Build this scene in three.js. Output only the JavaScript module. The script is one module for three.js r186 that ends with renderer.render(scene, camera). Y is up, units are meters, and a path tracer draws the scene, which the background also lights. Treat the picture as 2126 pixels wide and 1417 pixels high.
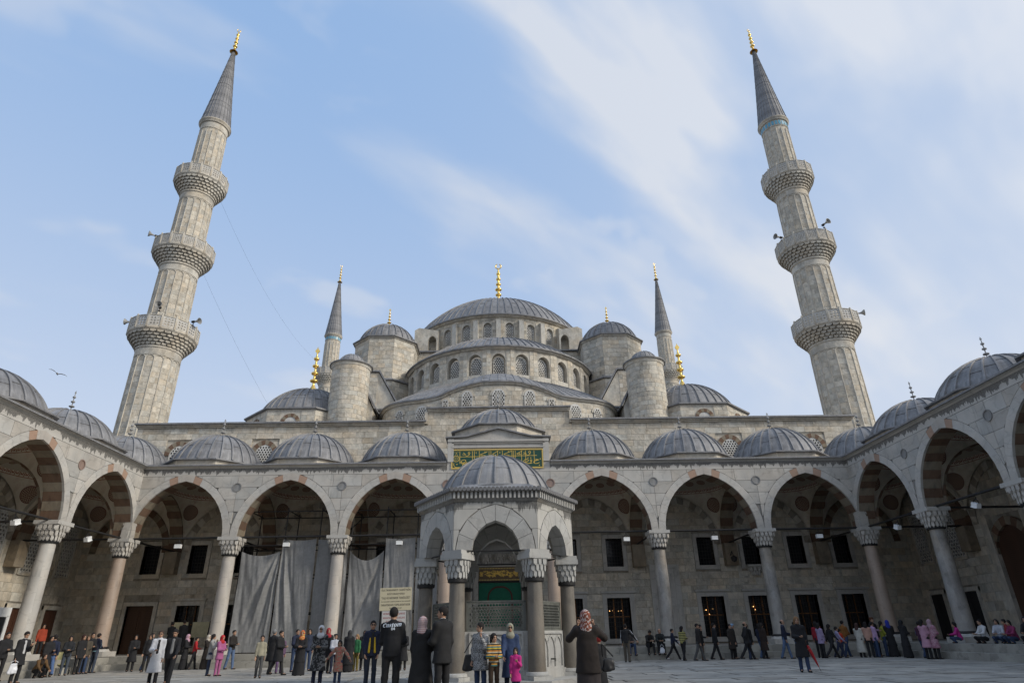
import * as THREE from 'three';
import { mergeGeometries } from 'three/addons/utils/BufferGeometryUtils.js';

// ---------------------------------------------------------------- camera, sky, sun, exposure
const scene = new THREE.Scene();
const camera = new THREE.PerspectiveCamera(57.53, 1024 / 682, 0.1, 3000);
camera.position.set(0.17, 1.2, 0);
camera.rotation.order = 'YXZ';
camera.rotation.set(0.4425, -0.021, -0.0188);
const renderer = new THREE.WebGLRenderer({ antialias: true });
renderer.toneMapping = THREE.LinearToneMapping;
renderer.toneMappingExposure = 1.0;
renderer.shadowMap.enabled = true;
const V3 = (x, y, z) => new THREE.Vector3(x, y, z);
function mulberry(a) { return () => { a |= 0; a = a + 0x6D2B79F5 | 0; let t = Math.imul(a ^ a >>> 15, 1 | a); t = t + Math.imul(t ^ t >>> 7, 61 | t) ^ t; return ((t ^ t >>> 14) >>> 0) / 4294967296; }; }
const rnd = mulberry(7);
const lerp = (a, b, t) => a + (b - a) * t, clamp = (x, a = 0, b = 1) => Math.min(b, Math.max(a, x));
const smooth = (a, b, x) => { const t = clamp((x - a) / (b - a)); return t * t * (3 - 2 * t); };
function hash3(x, y, z) { let h = Math.imul(x | 0, 374761393) ^ Math.imul(y | 0, 668265263) ^ Math.imul(z | 0, 2147483647 ^ 0x5bd1e995); h = Math.imul(h ^ h >>> 13, 1274126177); return ((h ^ h >>> 16) >>> 0) / 4294967296; }
function noise2(x, y, p = 0, s = 0) {          // value noise, periodic with p cells when p > 0
  const xi = Math.floor(x), yi = Math.floor(y), fx = x - xi, fy = y - yi, u = fx * fx * (3 - 2 * fx), v = fy * fy * (3 - 2 * fy);
  const w = (k) => p > 0 ? ((k % p) + p) % p : k;
  const a = hash3(w(xi), w(yi), s), b = hash3(w(xi + 1), w(yi), s), c = hash3(w(xi), w(yi + 1), s), d = hash3(w(xi + 1), w(yi + 1), s);
  return lerp(lerp(a, b, u), lerp(c, d, u), v);
}
function fbm(x, y, o = 5, p = 0, s = 0) { let f = 0, a = 0.5, t = 0; for (let i = 0; i < o; i++) { f += a * noise2(x, y, p, s + i); t += a; x *= 2; y *= 2; p *= 2; a *= 0.5; } return f / t; }

const SUN = V3(0.86, 0.52, 0.36).normalize();
{ // computed sky: pale blue air with thin streaked cloud, brighter toward the sun's side
  const W = 1600, H = 800, d = new Float32Array(W * H * 4);
  for (let j = 0; j < H; j++) for (let i = 0; i < W; i++) {
    const ph = ((i + 0.5) / W - 0.5) * 2 * Math.PI, th = ((j + 0.5) / H - 0.5) * Math.PI;
    const x = Math.cos(ph) * Math.cos(th), y = Math.sin(th), z = Math.sin(ph) * Math.cos(th);
    let r, g, b;
    if (y < -0.02) { r = 0.20; g = 0.20; b = 0.20; } else {
      const e = Math.max(y, 0), s = x * SUN.x + y * SUN.y + z * SUN.z;
      const h = Math.pow(1 - e, 1.85);
      r = lerp(0.265, 0.82, h); g = lerp(0.45, 0.86, h); b = lerp(0.77, 0.93, h);
      const k = 1 / (e + 0.32), px = x * k, pz = z * k;
      // domain-warped streaks, running from the lower right to the upper left
      const q = fbm(px * 1.1 + 11, pz * 1.1 + 5, 5, 0, 20), q2 = fbm(px * 1.3 + 31, pz * 1.3 + 17, 5, 0, 40);
      const ax = px * 0.80 - pz * 0.60, az = px * 0.60 + pz * 0.80;
      const fine = fbm(ax * 2.6 + q * 1.6, az * 5.2 + q2 * 1.6, 8, 0, 60), puff = fbm(ax * 5.5 + q * 2.5 + 40, az * 8.5 + q2 * 2.5, 6, 0, 66);
      const big = fbm(px * 0.75 + 21.3 + q * 0.7, pz * 0.75 + 4.4 + q2 * 0.7, 4, 0, 80);
      const str = fbm(ax * 1.7 + q * 0.9 + 7, az * 9.5 + q2 * 0.9, 7, 0, 90); let c = smooth(0.46, 0.76, big * 0.26 + fine * 0.34 + str * 0.36 + s * 0.15 + 0.015);
      c = clamp(c * (0.30 + 1.3 * str)); c = Math.max(c, smooth(0.60, 0.74, puff * 0.75 + fine * 0.28) * 0.45);
      const veil = smooth(-0.2, 0.95, s) * 0.36;
      const lum = 0.80 + 0.10 * smooth(-0.2, 0.9, s);
      c = clamp(c * 0.74 + veil * (1 - c));
      r = lerp(r, lum * 0.985, c); g = lerp(g, lum * 1.0, c); b = lerp(b, lum * 1.035, c);
      const glow = Math.pow(Math.max(s, 0), 10) * 0.35; r += glow; g += glow * 0.96; b += glow * 0.88;
    }
    const o = (j * W + i) * 4; d[o] = r * 0.97; d[o + 1] = g * 0.97; d[o + 2] = b * 0.97; d[o + 3] = 1;
  }
  const t = new THREE.DataTexture(d, W, H, THREE.RGBAFormat, THREE.FloatType);
  t.mapping = THREE.EquirectangularReflectionMapping; t.magFilter = t.minFilter = THREE.LinearFilter; t.needsUpdate = true;
  scene.background = t; scene.environment = t;
}
const sun = new THREE.DirectionalLight(new THREE.Color(1, 0.93, 0.82), 2.6);
sun.position.copy(SUN).multiplyScalar(160).add(V3(0, 10, -45)); sun.target.position.set(0, 10, -45);
sun.castShadow = true; sun.shadow.radius = 26; sun.shadow.mapSize.set(2048, 2048);
Object.assign(sun.shadow.camera, { left: -80, right: 80, top: 80, bottom: -80, near: 1, far: 360 });
scene.add(sun, sun.target);

// ---------------------------------------------------------------- textures and materials
function tex(W, H, fn, srgb = true, rep = 1) {
  const d = new Uint8Array(W * H * 4);
  for (let j = 0; j < H; j++) for (let i = 0; i < W; i++) {
    const c = fn(i / W, j / H), o = (j * W + i) * 4;
    for (let k = 0; k < 3; k++) { let v = c[k]; if (srgb) v = v <= 0.0031308 ? 12.92 * v : 1.055 * Math.pow(v, 1 / 2.4) - 0.055; d[o + k] = Math.round(clamp(v) * 255); }
    d[o + 3] = 255;
  }
  const t = new THREE.DataTexture(d, W, H); t.magFilter = THREE.LinearFilter; t.minFilter = THREE.LinearMipmapLinearFilter; t.generateMipmaps = true;
  t.wrapS = t.wrapT = THREE.RepeatWrapping; if (srgb) t.colorSpace = THREE.SRGBColorSpace; t.repeat.set(rep, rep); t.needsUpdate = true; return t;
}
const gray = (v) => [v, v, v];
// weathered limestone: mottling, pits, lichen-dark patches with ragged outlines; one tile is 5 m
const stoneMap = tex(1024, 1024, (u, v) => {
  const a = fbm(u * 8, v * 8, 6, 8, 1), b = fbm(u * 40, v * 24, 4, 40, 2), f = noise2(u * 256, v * 256, 256, 3), st = fbm(u * 28, v * 5, 4, 28, 9);
  const p = smooth(0.60, 0.72, fbm(u * 13, v * 11, 5, 13, 5)) * 0.2 + smooth(0.58, 0.74, st) * 0.14;
  let k = 0.80 + (a - 0.5) * 0.55 + (b - 0.5) * 0.30 + (f - 0.5) * 0.14; k *= 1 - p;
  const w = (fbm(u * 5, v * 5, 4, 5, 7) - 0.5) * 0.16;
  return [k * (1 + w), k, k * (1 - w * 1.3)];
}, true, 0.2);
const stoneBump = tex(512, 512, (u, v) => gray(0.5 + (fbm(u * 24, v * 24, 5, 24, 11) - 0.5) * 0.9 - smooth(0.62, 0.75, fbm(u * 50, v * 50, 3, 50, 13)) * 0.35), false, 0.2);
// veined grey marble; one tile is 4 m
const marbleMap = tex(1024, 1024, (u, v) => {
  const a = fbm(u * 5, v * 5, 6, 5, 21), vein = Math.abs(fbm(u * 4 + 0.0, v * 9, 6, 4, 23) - 0.5), f = noise2(u * 300, v * 300, 300, 25);
  const str = smooth(0.60, 0.80, fbm(u * 34, v * 4, 4, 34, 29));
  let k = 0.86 + (a - 0.5) * 0.42 + (f - 0.5) * 0.10 - smooth(0.045, 0.0, vein) * 0.13 - str * 0.14;
  const w = (fbm(u * 6, v * 6, 3, 6, 27) - 0.5) * 0.07;
  return [k * (1 + w), k, k * (1 - w)];
}, true, 0.25);
// oxidised lead sheet: cloudy pale bloom and run marks; one tile is 3 m
const leadMap = tex(512, 512, (u, v) => {
  const a = fbm(u * 7, v * 7, 6, 7, 31), b = fbm(u * 40, v * 6, 4, 40, 33), f = noise2(u * 200, v * 200, 200, 35);
  const k = 0.78 + (a - 0.5) * 0.75 + (b - 0.5) * 0.42 + (f - 0.5) * 0.12; return [k, k * 1.0, k * 1.02];
}, true, 1 / 3);
const leadBump = tex(256, 256, (u, v) => gray(fbm(u * 9, v * 9, 4, 9, 37)), false, 1 / 3);
const grainMap = tex(512, 512, (u, v) => { const k = 0.8 + (fbm(u * 6, v * 60, 4, 6, 41) - 0.5) * 0.8 + (noise2(u * 128, v * 128, 128, 43) - 0.5) * 0.1; return gray(k); }, true, 1);
const paveMap = tex(1024, 1024, (u, v) => {
  const a = fbm(u * 6, v * 6, 6, 6, 51), f = noise2(u * 300, v * 300, 300, 53), d = smooth(0.58, 0.72, fbm(u * 17, v * 17, 5, 17, 55));
  const k = 0.84 + (a - 0.5) * 0.6 + (f - 0.5) * 0.14 - d * 0.2; return [k, k, k * 0.985];
}, true, 0.2);
const clothMap = tex(512, 512, (u, v) => { const k = 0.86 + (fbm(u * 10, v * 10, 5, 10, 61) - 0.5) * 0.35 + ((Math.floor(u * 256) + Math.floor(v * 256)) % 2) * 0.05; return gray(k); }, true, 1);
const std = (o) => new THREE.MeshStandardMaterial(o);
const rgb = (r, g, b) => new THREE.Color().setRGB(r, g, b);
const M = {
  stone: std({ color: rgb(0.66, 0.60, 0.495), map: stoneMap, bumpMap: stoneBump, bumpScale: 0.02, roughness: 0.92, vertexColors: true }),
  mortar: std({ color: rgb(0.38, 0.345, 0.285), map: stoneMap, roughness: 0.97 }),
  trim: std({ color: rgb(0.63, 0.58, 0.49), map: stoneMap, bumpMap: stoneBump, bumpScale: 0.012, roughness: 0.9 }),
  marble: std({ color: rgb(0.53, 0.50, 0.45), map: marbleMap, roughness: 0.62 }),
  marbleV: std({ color: rgb(0.53, 0.50, 0.45), map: marbleMap, roughness: 0.66, vertexColors: true }),
  marbleJoint: std({ color: rgb(0.30, 0.285, 0.26), map: stoneMap, roughness: 0.95 }),
  pinkGranite: std({ color: rgb(0.42, 0.325, 0.255), map: marbleMap, roughness: 0.5 }),
  greyGranite: std({ color: rgb(0.375, 0.345, 0.305), map: stoneMap, roughness: 0.55 }),
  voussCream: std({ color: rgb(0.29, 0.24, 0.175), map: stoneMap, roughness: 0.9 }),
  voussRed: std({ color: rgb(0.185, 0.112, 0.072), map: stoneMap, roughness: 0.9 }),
  lead: std({ color: rgb(0.265, 0.262, 0.26), map: leadMap, bumpMap: leadBump, bumpScale: 0.012, roughness: 0.62, metalness: 0.12 }),
  leadB: std({ color: rgb(0.31, 0.306, 0.30), map: leadMap, bumpMap: leadBump, bumpScale: 0.012, roughness: 0.66, metalness: 0.1 }),
  gold: std({ color: rgb(0.95, 0.66, 0.20), metalness: 1, roughness: 0.34 }),
  lattice: std({ color: rgb(0.62, 0.60, 0.555), map: stoneMap, roughness: 0.95 }),
  dark: std({ color: rgb(0.018, 0.017, 0.017), roughness: 0.9 }),
  iron: std({ color: rgb(0.035, 0.034, 0.034), roughness: 0.6, metalness: 0.5 }),
  bronze: std({ color: rgb(0.19, 0.195, 0.17), roughness: 0.62, metalness: 0.3, map: leadMap }),
  plaster: std({ color: rgb(0.44, 0.41, 0.355), roughness: 0.95 }),
  wood: std({ color: rgb(0.085, 0.04, 0.022), map: grainMap, roughness: 0.6 }),
  glass: std({ color: rgb(0.02, 0.022, 0.025), roughness: 0.12, metalness: 0 }),
  whitePaint: std({ color: rgb(0.74, 0.74, 0.72), roughness: 0.55 }),
  tile: std({ color: rgb(0.10, 0.33, 0.46), roughness: 0.3 }),
  pave: std({ color: rgb(0.415, 0.395, 0.36), map: paveMap, roughness: 0.92, vertexColors: true }),
  paveJoint: std({ color: rgb(0.13, 0.125, 0.12), map: stoneMap, roughness: 0.97 }),
  step: std({ color: rgb(0.43, 0.42, 0.395), map: paveMap, roughness: 0.85, vertexColors: true }),
};

// ---------------------------------------------------------------- geometry helpers
const counts = {};
const numbered = (n) => { const k = counts[n] = (counts[n] ?? -1) + 1; return k ? `${n}_${String(k).padStart(3, '0')}` : n; };
function thing(name, label, category, pos = [0, 0, 0], ry = 0, group) {
  const o = new THREE.Group(); o.name = numbered(name); o.position.set(...pos); o.rotation.y = ry;
  o.userData.label = label; o.userData.category = category; if (group) o.userData.group = group; scene.add(o); return o;
}
function structure(o, name) { o.name = numbered(name); o.userData.kind = 'structure'; scene.add(o); return o; }
function mesh(name, geo, mat, parent, pos, ry) {
  const m = new THREE.Mesh(geo, mat); m.name = name; m.castShadow = m.receiveShadow = true;
  if (pos) m.position.set(...pos); if (ry) m.rotation.y = ry; if (parent) parent.add(m); return m;
}
function sub(name, parent, pos = [0, 0, 0], ry = 0) { const g = new THREE.Group(); g.name = name; g.position.set(...pos); g.rotation.y = ry; parent.add(g); return g; }
// plain attribute set so that everything merges: position, normal, uv (metres)
function fin(geo, uvMode = 'box') {
  let g = geo.index ? geo.toNonIndexed() : geo;
  if (!g.attributes.normal) g.computeVertexNormals();
  if (uvMode === 'box') {
    const p = g.attributes.position, n = g.attributes.normal, uv = new Float32Array(p.count * 2);
    for (let i = 0; i < p.count; i += 3) {
      const ax = Math.abs(n.getX(i) + n.getX(i + 1) + n.getX(i + 2)), ay = Math.abs(n.getY(i) + n.getY(i + 1) + n.getY(i + 2)), az = Math.abs(n.getZ(i) + n.getZ(i + 1) + n.getZ(i + 2));
      for (let k = i; k < i + 3; k++) {
        const x = p.getX(k), y = p.getY(k), z = p.getZ(k);
        if (az >= ax && az >= ay) { uv[k * 2] = x; uv[k * 2 + 1] = y; } else if (ax >= ay) { uv[k * 2] = z + 1.7; uv[k * 2 + 1] = y; } else { uv[k * 2] = x; uv[k * 2 + 1] = z + 0.9; }
      }
    }
    g.setAttribute('uv', new THREE.BufferAttribute(uv, 2));
  }
  for (const k of Object.keys(g.attributes)) if (!['position', 'normal', 'uv', 'color'].includes(k)) g.deleteAttribute(k);
  return g;
}
function merged(list) { const g = mergeGeometries(list, false); return g; }
const T = (g, x = 0, y = 0, z = 0, ry = 0, rx = 0, rz = 0) => { if (rx) g.rotateX(rx); if (rz) g.rotateZ(rz); if (ry) g.rotateY(ry); return g.translate(x, y, z); };
const box = (w, h, d, x = 0, y = 0, z = 0, ry = 0) => fin(T(new THREE.BoxGeometry(w, h, d), x, y, z, ry));
const boxMM = (x0, x1, y0, y1, z0, z1) => box(x1 - x0, y1 - y0, z1 - z0, (x0 + x1) / 2, (y0 + y1) / 2, (z0 + z1) / 2);
const cyl = (r0, r1, h, n = 24, x = 0, y = 0, z = 0, open = false) => fin(T(new THREE.CylinderGeometry(r1, r0, h, n, 1, open), x, y + h / 2, z));
function bar(a, b, r, n = 8) { // round bar between two points
  const A = V3(...a), B = V3(...b), d = B.clone().sub(A), g = new THREE.CylinderGeometry(r, r, d.length(), n);
  g.applyQuaternion(new THREE.Quaternion().setFromUnitVectors(V3(0, 1, 0), d.clone().normalize())); g.translate((A.x + B.x) / 2, (A.y + B.y) / 2, (A.z + B.z) / 2); return fin(g);
}
function lathe(pts, n = 32, ph0 = 0, phL = Math.PI * 2, crease = true) {   // pts: [r, y] from bottom to top; splits at creases so edges stay sharp
  if (!crease) return fin(new THREE.LatheGeometry(pts.map(([r, y]) => new THREE.Vector2(Math.max(r, 1e-4), y)), n, ph0, phL));
  const segs = []; let cur = [pts[0]];
  for (let i = 1; i < pts.length; i++) {
    cur.push(pts[i]);
    if (i < pts.length - 1) {
      const a1 = Math.atan2(pts[i][1] - pts[i - 1][1], pts[i][0] - pts[i - 1][0]), a2 = Math.atan2(pts[i + 1][1] - pts[i][1], pts[i + 1][0] - pts[i][0]);
      let d = Math.abs(a1 - a2); if (d > Math.PI) d = 2 * Math.PI - d; if (d > 0.6) { segs.push(cur); cur = [pts[i]]; }
    }
  }
  segs.push(cur);
  return merged(segs.map((s) => fin(new THREE.LatheGeometry(s.map(([r, y]) => new THREE.Vector2(Math.max(r, 1e-4), y)), n, ph0, phL))));
}
function polyPrism(n, r, y0, y1, rot = 0, r1 = r) { // n-gon with flat faces; r is the corner radius
  const g = new THREE.CylinderGeometry(r1, r, y1 - y0, n, 1).toNonIndexed(); g.computeVertexNormals(); g.rotateY(rot); g.translate(0, (y0 + y1) / 2, 0); return fin(g);
}
function extrude(shape, depth, z0 = 0, curveSegments = 12) { const g = new THREE.ExtrudeGeometry(shape, { depth, bevelEnabled: false, curveSegments }); g.translate(0, 0, z0); return fin(g); }
function quadGeo(quads, colors) { // quads: [[a,b,c,d],...] points counter-clockwise from outside
  const p = [], c = [];
  quads.forEach((q, i) => { for (const k of [0, 1, 2, 0, 2, 3]) { p.push(...q[k]); if (colors) c.push(...colors[i]); } });
  const g = new THREE.BufferGeometry(); g.setAttribute('position', new THREE.Float32BufferAttribute(p, 3)); if (colors) g.setAttribute('color', new THREE.Float32BufferAttribute(c, 3));
  g.computeVertexNormals(); return fin(g);
}
function tint(geo, c) { const n = geo.attributes.position.count, a = new Float32Array(n * 3); for (let i = 0; i < n; i++) { a[i * 3] = c[0]; a[i * 3 + 1] = c[1]; a[i * 3 + 2] = c[2]; } geo.setAttribute('color', new THREE.BufferAttribute(a, 3)); return geo; }
// pointed (two-centred) arch, points from the left spring to the right spring
function archPts(a, h, n = 20, t = 0) {
  const c = (h * h - a * a) / (2 * a), r = a + c + t, hh = Math.sqrt(Math.max(r * r - c * c, 0)), out = [];
  const end = Math.atan2(hh, -c);                       // angle of the apex seen from the centre of the left arc at (+c, 0)
  for (let i = 0; i <= n; i++) { const th = Math.PI + (end - Math.PI) * (i / n); out.push([c + r * Math.cos(th), r * Math.sin(th)]); }
  const right = out.slice(0, -1).reverse().map(([x, y]) => [-x, y]); return out.concat(right);
}
function archY(a, h, x, t = 0) { const c = (h * h - a * a) / (2 * a), r = a + c + t, X = -Math.abs(x) - c; const q = r * r - X * X; return q > 0 ? Math.sqrt(q) : 0; }
const shapeOf = (pts) => { const s = new THREE.Shape(); pts.forEach(([x, y], i) => i ? s.lineTo(x, y) : s.moveTo(x, y)); return s; };
const pathOf = (pts) => { const s = new THREE.Path(); pts.forEach(([x, y], i) => i ? s.lineTo(x, y) : s.moveTo(x, y)); return s; };

// ---------------------------------------------------------------- stone courses
// surf(u, v, off) -> [x,y,z]; lays courses of blocks over u0..u1, v0..v1 leaving openings [u0,u1,v0,v1] free.
// Each block stands a little proud by its own amount with an open joint round it.  Returns a list of {geo, area, u, v}.
function courses(surf, u0, u1, v0, v1, { h = 0.45, w = [0.6, 1.25], gap = 0.014, proud = 0.018, deep = 0.04, open = [], seg = 1, seed = 1, base = 1, vary = 0.16, arch = null, warm = 0.06 } = {}) {
  const R = mulberry(seed * 7919 + 13), out = []; const n = Math.max(1, Math.round((v1 - v0) / h)), hh = (v1 - v0) / n;
  for (let j = 0; j < n; j++) {
    const a = v0 + j * hh, b = a + hh; let iv = [[u0, u1]];
    for (const o of open) if (o[3] > a + 0.02 && o[2] < b - 0.02) iv = iv.flatMap(([p, q]) => (o[1] <= p || o[0] >= q) ? [[p, q]] : [[p, o[0]], [o[1], q]].filter(([s, e]) => e - s > 0.04));
    for (const [p, q] of iv) {
      let u = p; const first = lerp(w[0], w[1], R()) * (j % 2 ? 0.55 : 1);
      while (u < q - 0.01) {
        let e = u + (u === p ? first : lerp(w[0], w[1], R())); if (q - e < w[0] * 0.5) e = q;
        const pr = proud * (0.25 + R()), k = base * (1 - vary / 2 + vary * R() - (R() < 0.12 ? vary * 0.9 : 0)), t = (R() - 0.5) * warm, col = [k * (1 + t), k, k * (1 - t)];
        const A = u + gap / 2, B = e - gap / 2, C = a + gap / 2, D = b - gap / 2, quads = [];
        for (let s = 0; s < seg; s++) {
          const s0 = lerp(A, B, s / seg), s1 = lerp(A, B, (s + 1) / seg);
          quads.push([surf(s0, C, pr), surf(s1, C, pr), surf(s1, D, pr), surf(s0, D, pr)]);
          quads.push([surf(s0, D, pr), surf(s1, D, pr), surf(s1, D, -deep), surf(s0, D, -deep)]);
          quads.push([surf(s0, C, -deep), surf(s1, C, -deep), surf(s1, C, pr), surf(s0, C, pr)]);
        }
        quads.push([surf(A, C, -deep), surf(A, C, pr), surf(A, D, pr), surf(A, D, -deep)], [surf(B, C, pr), surf(B, C, -deep), surf(B, D, -deep), surf(B, D, pr)]);
        const g = quadGeo(quads, quads.map(() => col));
        { // texture runs on along the surface in metres, shifted from block to block
          const uv = g.attributes.uv, du = R() * 5, dv = R() * 5; for (let i = 0; i < uv.count; i++) uv.setXY(i, uv.getX(i) + du, uv.getY(i) + dv);
        }
        out.push({ geo: g, area: (B - A) * (D - C), u: (A + B) / 2, v: (C + D) / 2 }); u = e;
      }
    }
  }
  return out;
}
// the largest go in as parts, the rest as one joined part
function layBlocks(parent, list, mat, limit, name, stuffName, prefer) {
  const L = list.slice().sort((a, b) => (prefer ? prefer(b) - prefer(a) : 0) || b.area - a.area);
  L.slice(0, limit).forEach((b) => mesh(name, b.geo, mat, parent));
  const rest = L.slice(limit); if (rest.length) { const m = mesh(stuffName, merged(rest.map((b) => b.geo)), mat, parent); m.userData.kind = 'stuff'; }
}
const flatZ = (z) => (u, v, o) => [u, v, z + o];                     // faces +z
const cylSurf = (R, cx = 0, cz = 0) => (u, v, o) => { const a = u / R; return [cx + (R + o) * Math.sin(a), v, cz + (R + o) * Math.cos(a)]; };   // u = arc length, 0 faces +z
// ---------------------------------------------------------------- shared pieces: lattice windows, lead domes, finials
const latCache = {};
function latticeGeo(w, h, rise, hole, pitch, thick = 0.08) { // arched plate pierced with a honeycomb of round holes
  const key = [w, h, rise, hole, pitch].join(); if (latCache[key]) return latCache[key];
  const a = w / 2, sp = h - rise, top = archPts(a, rise, 8).map(([x, y]) => [x, y + sp]);
  const s = shapeOf([[-a, 0], ...(rise > 0.01 ? top : [[-a, h], [a, h]]), [a, 0]].filter((p, i, A) => !i || Math.hypot(p[0] - A[i - 1][0], p[1] - A[i - 1][1]) > 1e-4));
  const py = pitch * 0.866; let row = 0;
  for (let y = pitch * 0.75; y < h - pitch * 0.5; y += py, row++) for (let i = -20; i <= 20; i++) {
    const x = (i + (row % 2 ? 0.5 : 0)) * pitch; if (Math.abs(x) + hole + 0.012 > a || y + hole + 0.012 > h) continue;
    if (y > sp && rise > 0.01) { const c = (rise * rise - a * a) / (2 * a), r = a + c; if (Math.hypot(-Math.abs(x) - c, y - sp) > r - hole - 0.012) continue; }
    const p = new THREE.Path(); for (let k = 0; k <= 6; k++) { const t = -k / 6 * Math.PI * 2 + 0.52; const X = x + hole * Math.cos(t), Y = y + hole * Math.sin(t); k ? p.lineTo(X, Y) : p.moveTo(X, Y); }
    s.holes.push(p);
  }
  return latCache[key] = extrude(s, thick, -thick);
}
function solveX(a, h, y) { const c = (h * h - a * a) / (2 * a), r = a + c; return Math.sqrt(Math.max(0, r * r - y * y)) - c; }
function windowPart(parent, pos, ry, w, h, rise, { hole = 0.078, pitch = 0.195, recess = 0.3, name = 'window' } = {}) {
  const g = sub(name, parent, pos, ry); mesh('lattice', latticeGeo(w, h, rise, hole, pitch), M.lattice, g, [0, 0, -recess]);
  mesh('pane', paneGeo(w, h, rise), M.glass, g, [0, 0, -recess - 0.12]); return g;
}
const paneCache = {};
function paneGeo(w, h, rise) { const k = [w, h, rise].join(); if (!paneCache[k]) { const a = w / 2 + 0.03; const s = rise > 0.01 ? shapeOf([[-a, 0], ...archPts(a, rise, 6).map(([x, y]) => [x, y + h - rise]), [a, 0]]) : shapeOf([[-a, 0], [-a, h], [a, h], [a, 0]]); paneCache[k] = extrude(s, 0.02, 0); } return paneCache[k]; }

const panelCache = {};
function panelGeo(R, rise, n, lap, prof) { // one gore of lead between two standing seams
  const key = [R, rise, n, lap, prof].join(); if (panelCache[key]) return panelCache[key];
  const m = 12, da = 2 * Math.PI / n, rs = (R * R + rise * rise) / (2 * rise), yc = rise - rs, th0 = Math.asin(clamp(R / rs, 0, 1)), start = rise > R ? Math.PI - th0 : th0;
  const pt = (t, a, o) => { const th = start * (1 - t), r = (rs + o) * Math.sin(th); return [r * Math.sin(a), yc + (rs + o) * Math.cos(th), r * Math.cos(a)]; };
  const q = [], sw = Math.min(0.05, R * 0.017) / R, sh = Math.min(0.085, R * 0.028);
  for (let i = 0; i < m; i++) {
    const t0 = i / m, t1 = (i + 1) / m;
    for (let k = 0; k < 2; k++) { const a0 = lerp(-da / 2, da / 2, k / 2), a1 = lerp(-da / 2, da / 2, (k + 1) / 2); q.push([pt(t0, a0, 0), pt(t0, a1, 0), pt(t1, a1, 0), pt(t1, a0, 0)]); }
    if (i < m - 1) { const g = Math.min(1, 1 / Math.max(0.3, Math.sin(start * (1 - t0)) * rs / R)), a0 = -da / 2 - sw * g, a1 = -da / 2 + sw * g; q.push([pt(t0, a0, 0), pt(t0, a0, sh), pt(t1, a0, sh), pt(t1, a0, 0)], [pt(t0, a0, sh), pt(t0, a1, sh), pt(t1, a1, sh), pt(t1, a0, sh)], [pt(t0, a1, sh), pt(t0, a1, 0), pt(t1, a1, 0), pt(t1, a1, sh)]); }
  }
  for (const L of lap) { const t0 = L, t1 = L + 0.05 / Math.max(R, 1); q.push([pt(t0, -da / 2, sh * 0.4), pt(t0, da / 2, sh * 0.4), pt(t1, da / 2, sh * 0.15), pt(t1, -da / 2, sh * 0.15)], [pt(t0, -da / 2, 0), pt(t0, da / 2, 0), pt(t0, da / 2, sh * 0.4), pt(t0, -da / 2, sh * 0.4)]); }
  const g = quadGeo(q); { const uv = g.attributes.uv, p = g.attributes.position; for (let i = 0; i < uv.count; i++) uv.setXY(i, p.getX(i), Math.hypot(p.getY(i) - rise, p.getZ(i))); }
  return panelCache[key] = g;
}
function leadDome(parent, name, R, rise, n, pos, { a0 = 0, a1 = Math.PI * 2, mats = [M.lead, M.leadB], eave = 0.14, laps = true } = {}) {
  const g = sub(name, parent, pos), k0 = Math.round(a0 / (2 * Math.PI / n)), k1 = Math.round(a1 / (2 * Math.PI / n));
  const lapSets = laps ? [[0.3], [0.42], [0.22, 0.6]] : [[]];
  for (let k = k0; k < k1; k++) mesh('lead_panel', panelGeo(R, rise, n, lapSets[(Math.abs(k) * 7) % lapSets.length], 0), mats[rnd() < 0.25 ? 1 : 0], g, null, (k + 0.5) * 2 * Math.PI / n);
  if (eave) mesh('lead_eave', lathe([[R - 0.02, -0.02], [R + eave, -0.06], [R + eave, -0.0], [R * 0.985, 0.07]], 48, a0, a1 - a0), M.lead, g);
  return g;
}
function goldFinial(parent, pos, H, bulbs, mat = M.gold, tip = 'crescent') { // stacked bulbs on a flared foot, closed by a crescent or a leaf
  const pts = [[0.12 * H, 0], [0.075 * H, 0.05 * H], [0.035 * H, 0.14 * H]]; const nb = bulbs.length; let y = 0.17 * H; const dy = 0.66 * H / nb;
  bulbs.forEach((b) => { const r = b * H * 0.6; pts.push([0.022 * H, y]); for (let k = 0; k <= 6; k++) { const t = k / 6 * Math.PI; pts.push([0.022 * H + r * Math.sin(t), y + dy * 0.28 + (0.5 - Math.cos(t) / 2) * dy * 0.42]); } y += dy; pts.push([0.02 * H, y]); });
  pts.push([0.018 * H, y], [0.012 * H, 0.88 * H], [0.001, 0.9 * H]);
  const L = [lathe(pts, 16, 0, Math.PI * 2, false)];
  if (tip === 'crescent') { const t = new THREE.TorusGeometry(0.05 * H, 0.011 * H, 6, 18, Math.PI * 1.7); t.rotateZ(Math.PI / 2 + Math.PI * 0.15); L.push(fin(T(t, 0, 0.94 * H, 0))); } else {
    const s = new THREE.Shape(); const R = 0.055 * H; s.moveTo(0, -R * 1.2); s.quadraticCurveTo(R * 1.1, -R * 0.3, R * 0.75, R * 0.3); s.quadraticCurveTo(R * 0.2, R * 0.7, 0, R * 1.7); s.quadraticCurveTo(-R * 0.2, R * 0.7, -R * 0.75, R * 0.3); s.quadraticCurveTo(-R * 1.1, -R * 0.3, 0, -R * 1.2);
    if (tip === 'ring') { const h = new THREE.Path(); h.absarc(0, 0, R * 0.4, 0, Math.PI * 2, true); s.holes.push(h); }
    L.push(extrude(s, 0.02 * H, 0.0, 5).translate(0, 0.93 * H, -0.01 * H)); }
  return mesh('finial', merged(L), mat, parent, pos);
}
M.stoneFinial = std({ color: rgb(0.34, 0.335, 0.325), map: stoneMap, roughness: 0.8 });

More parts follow.
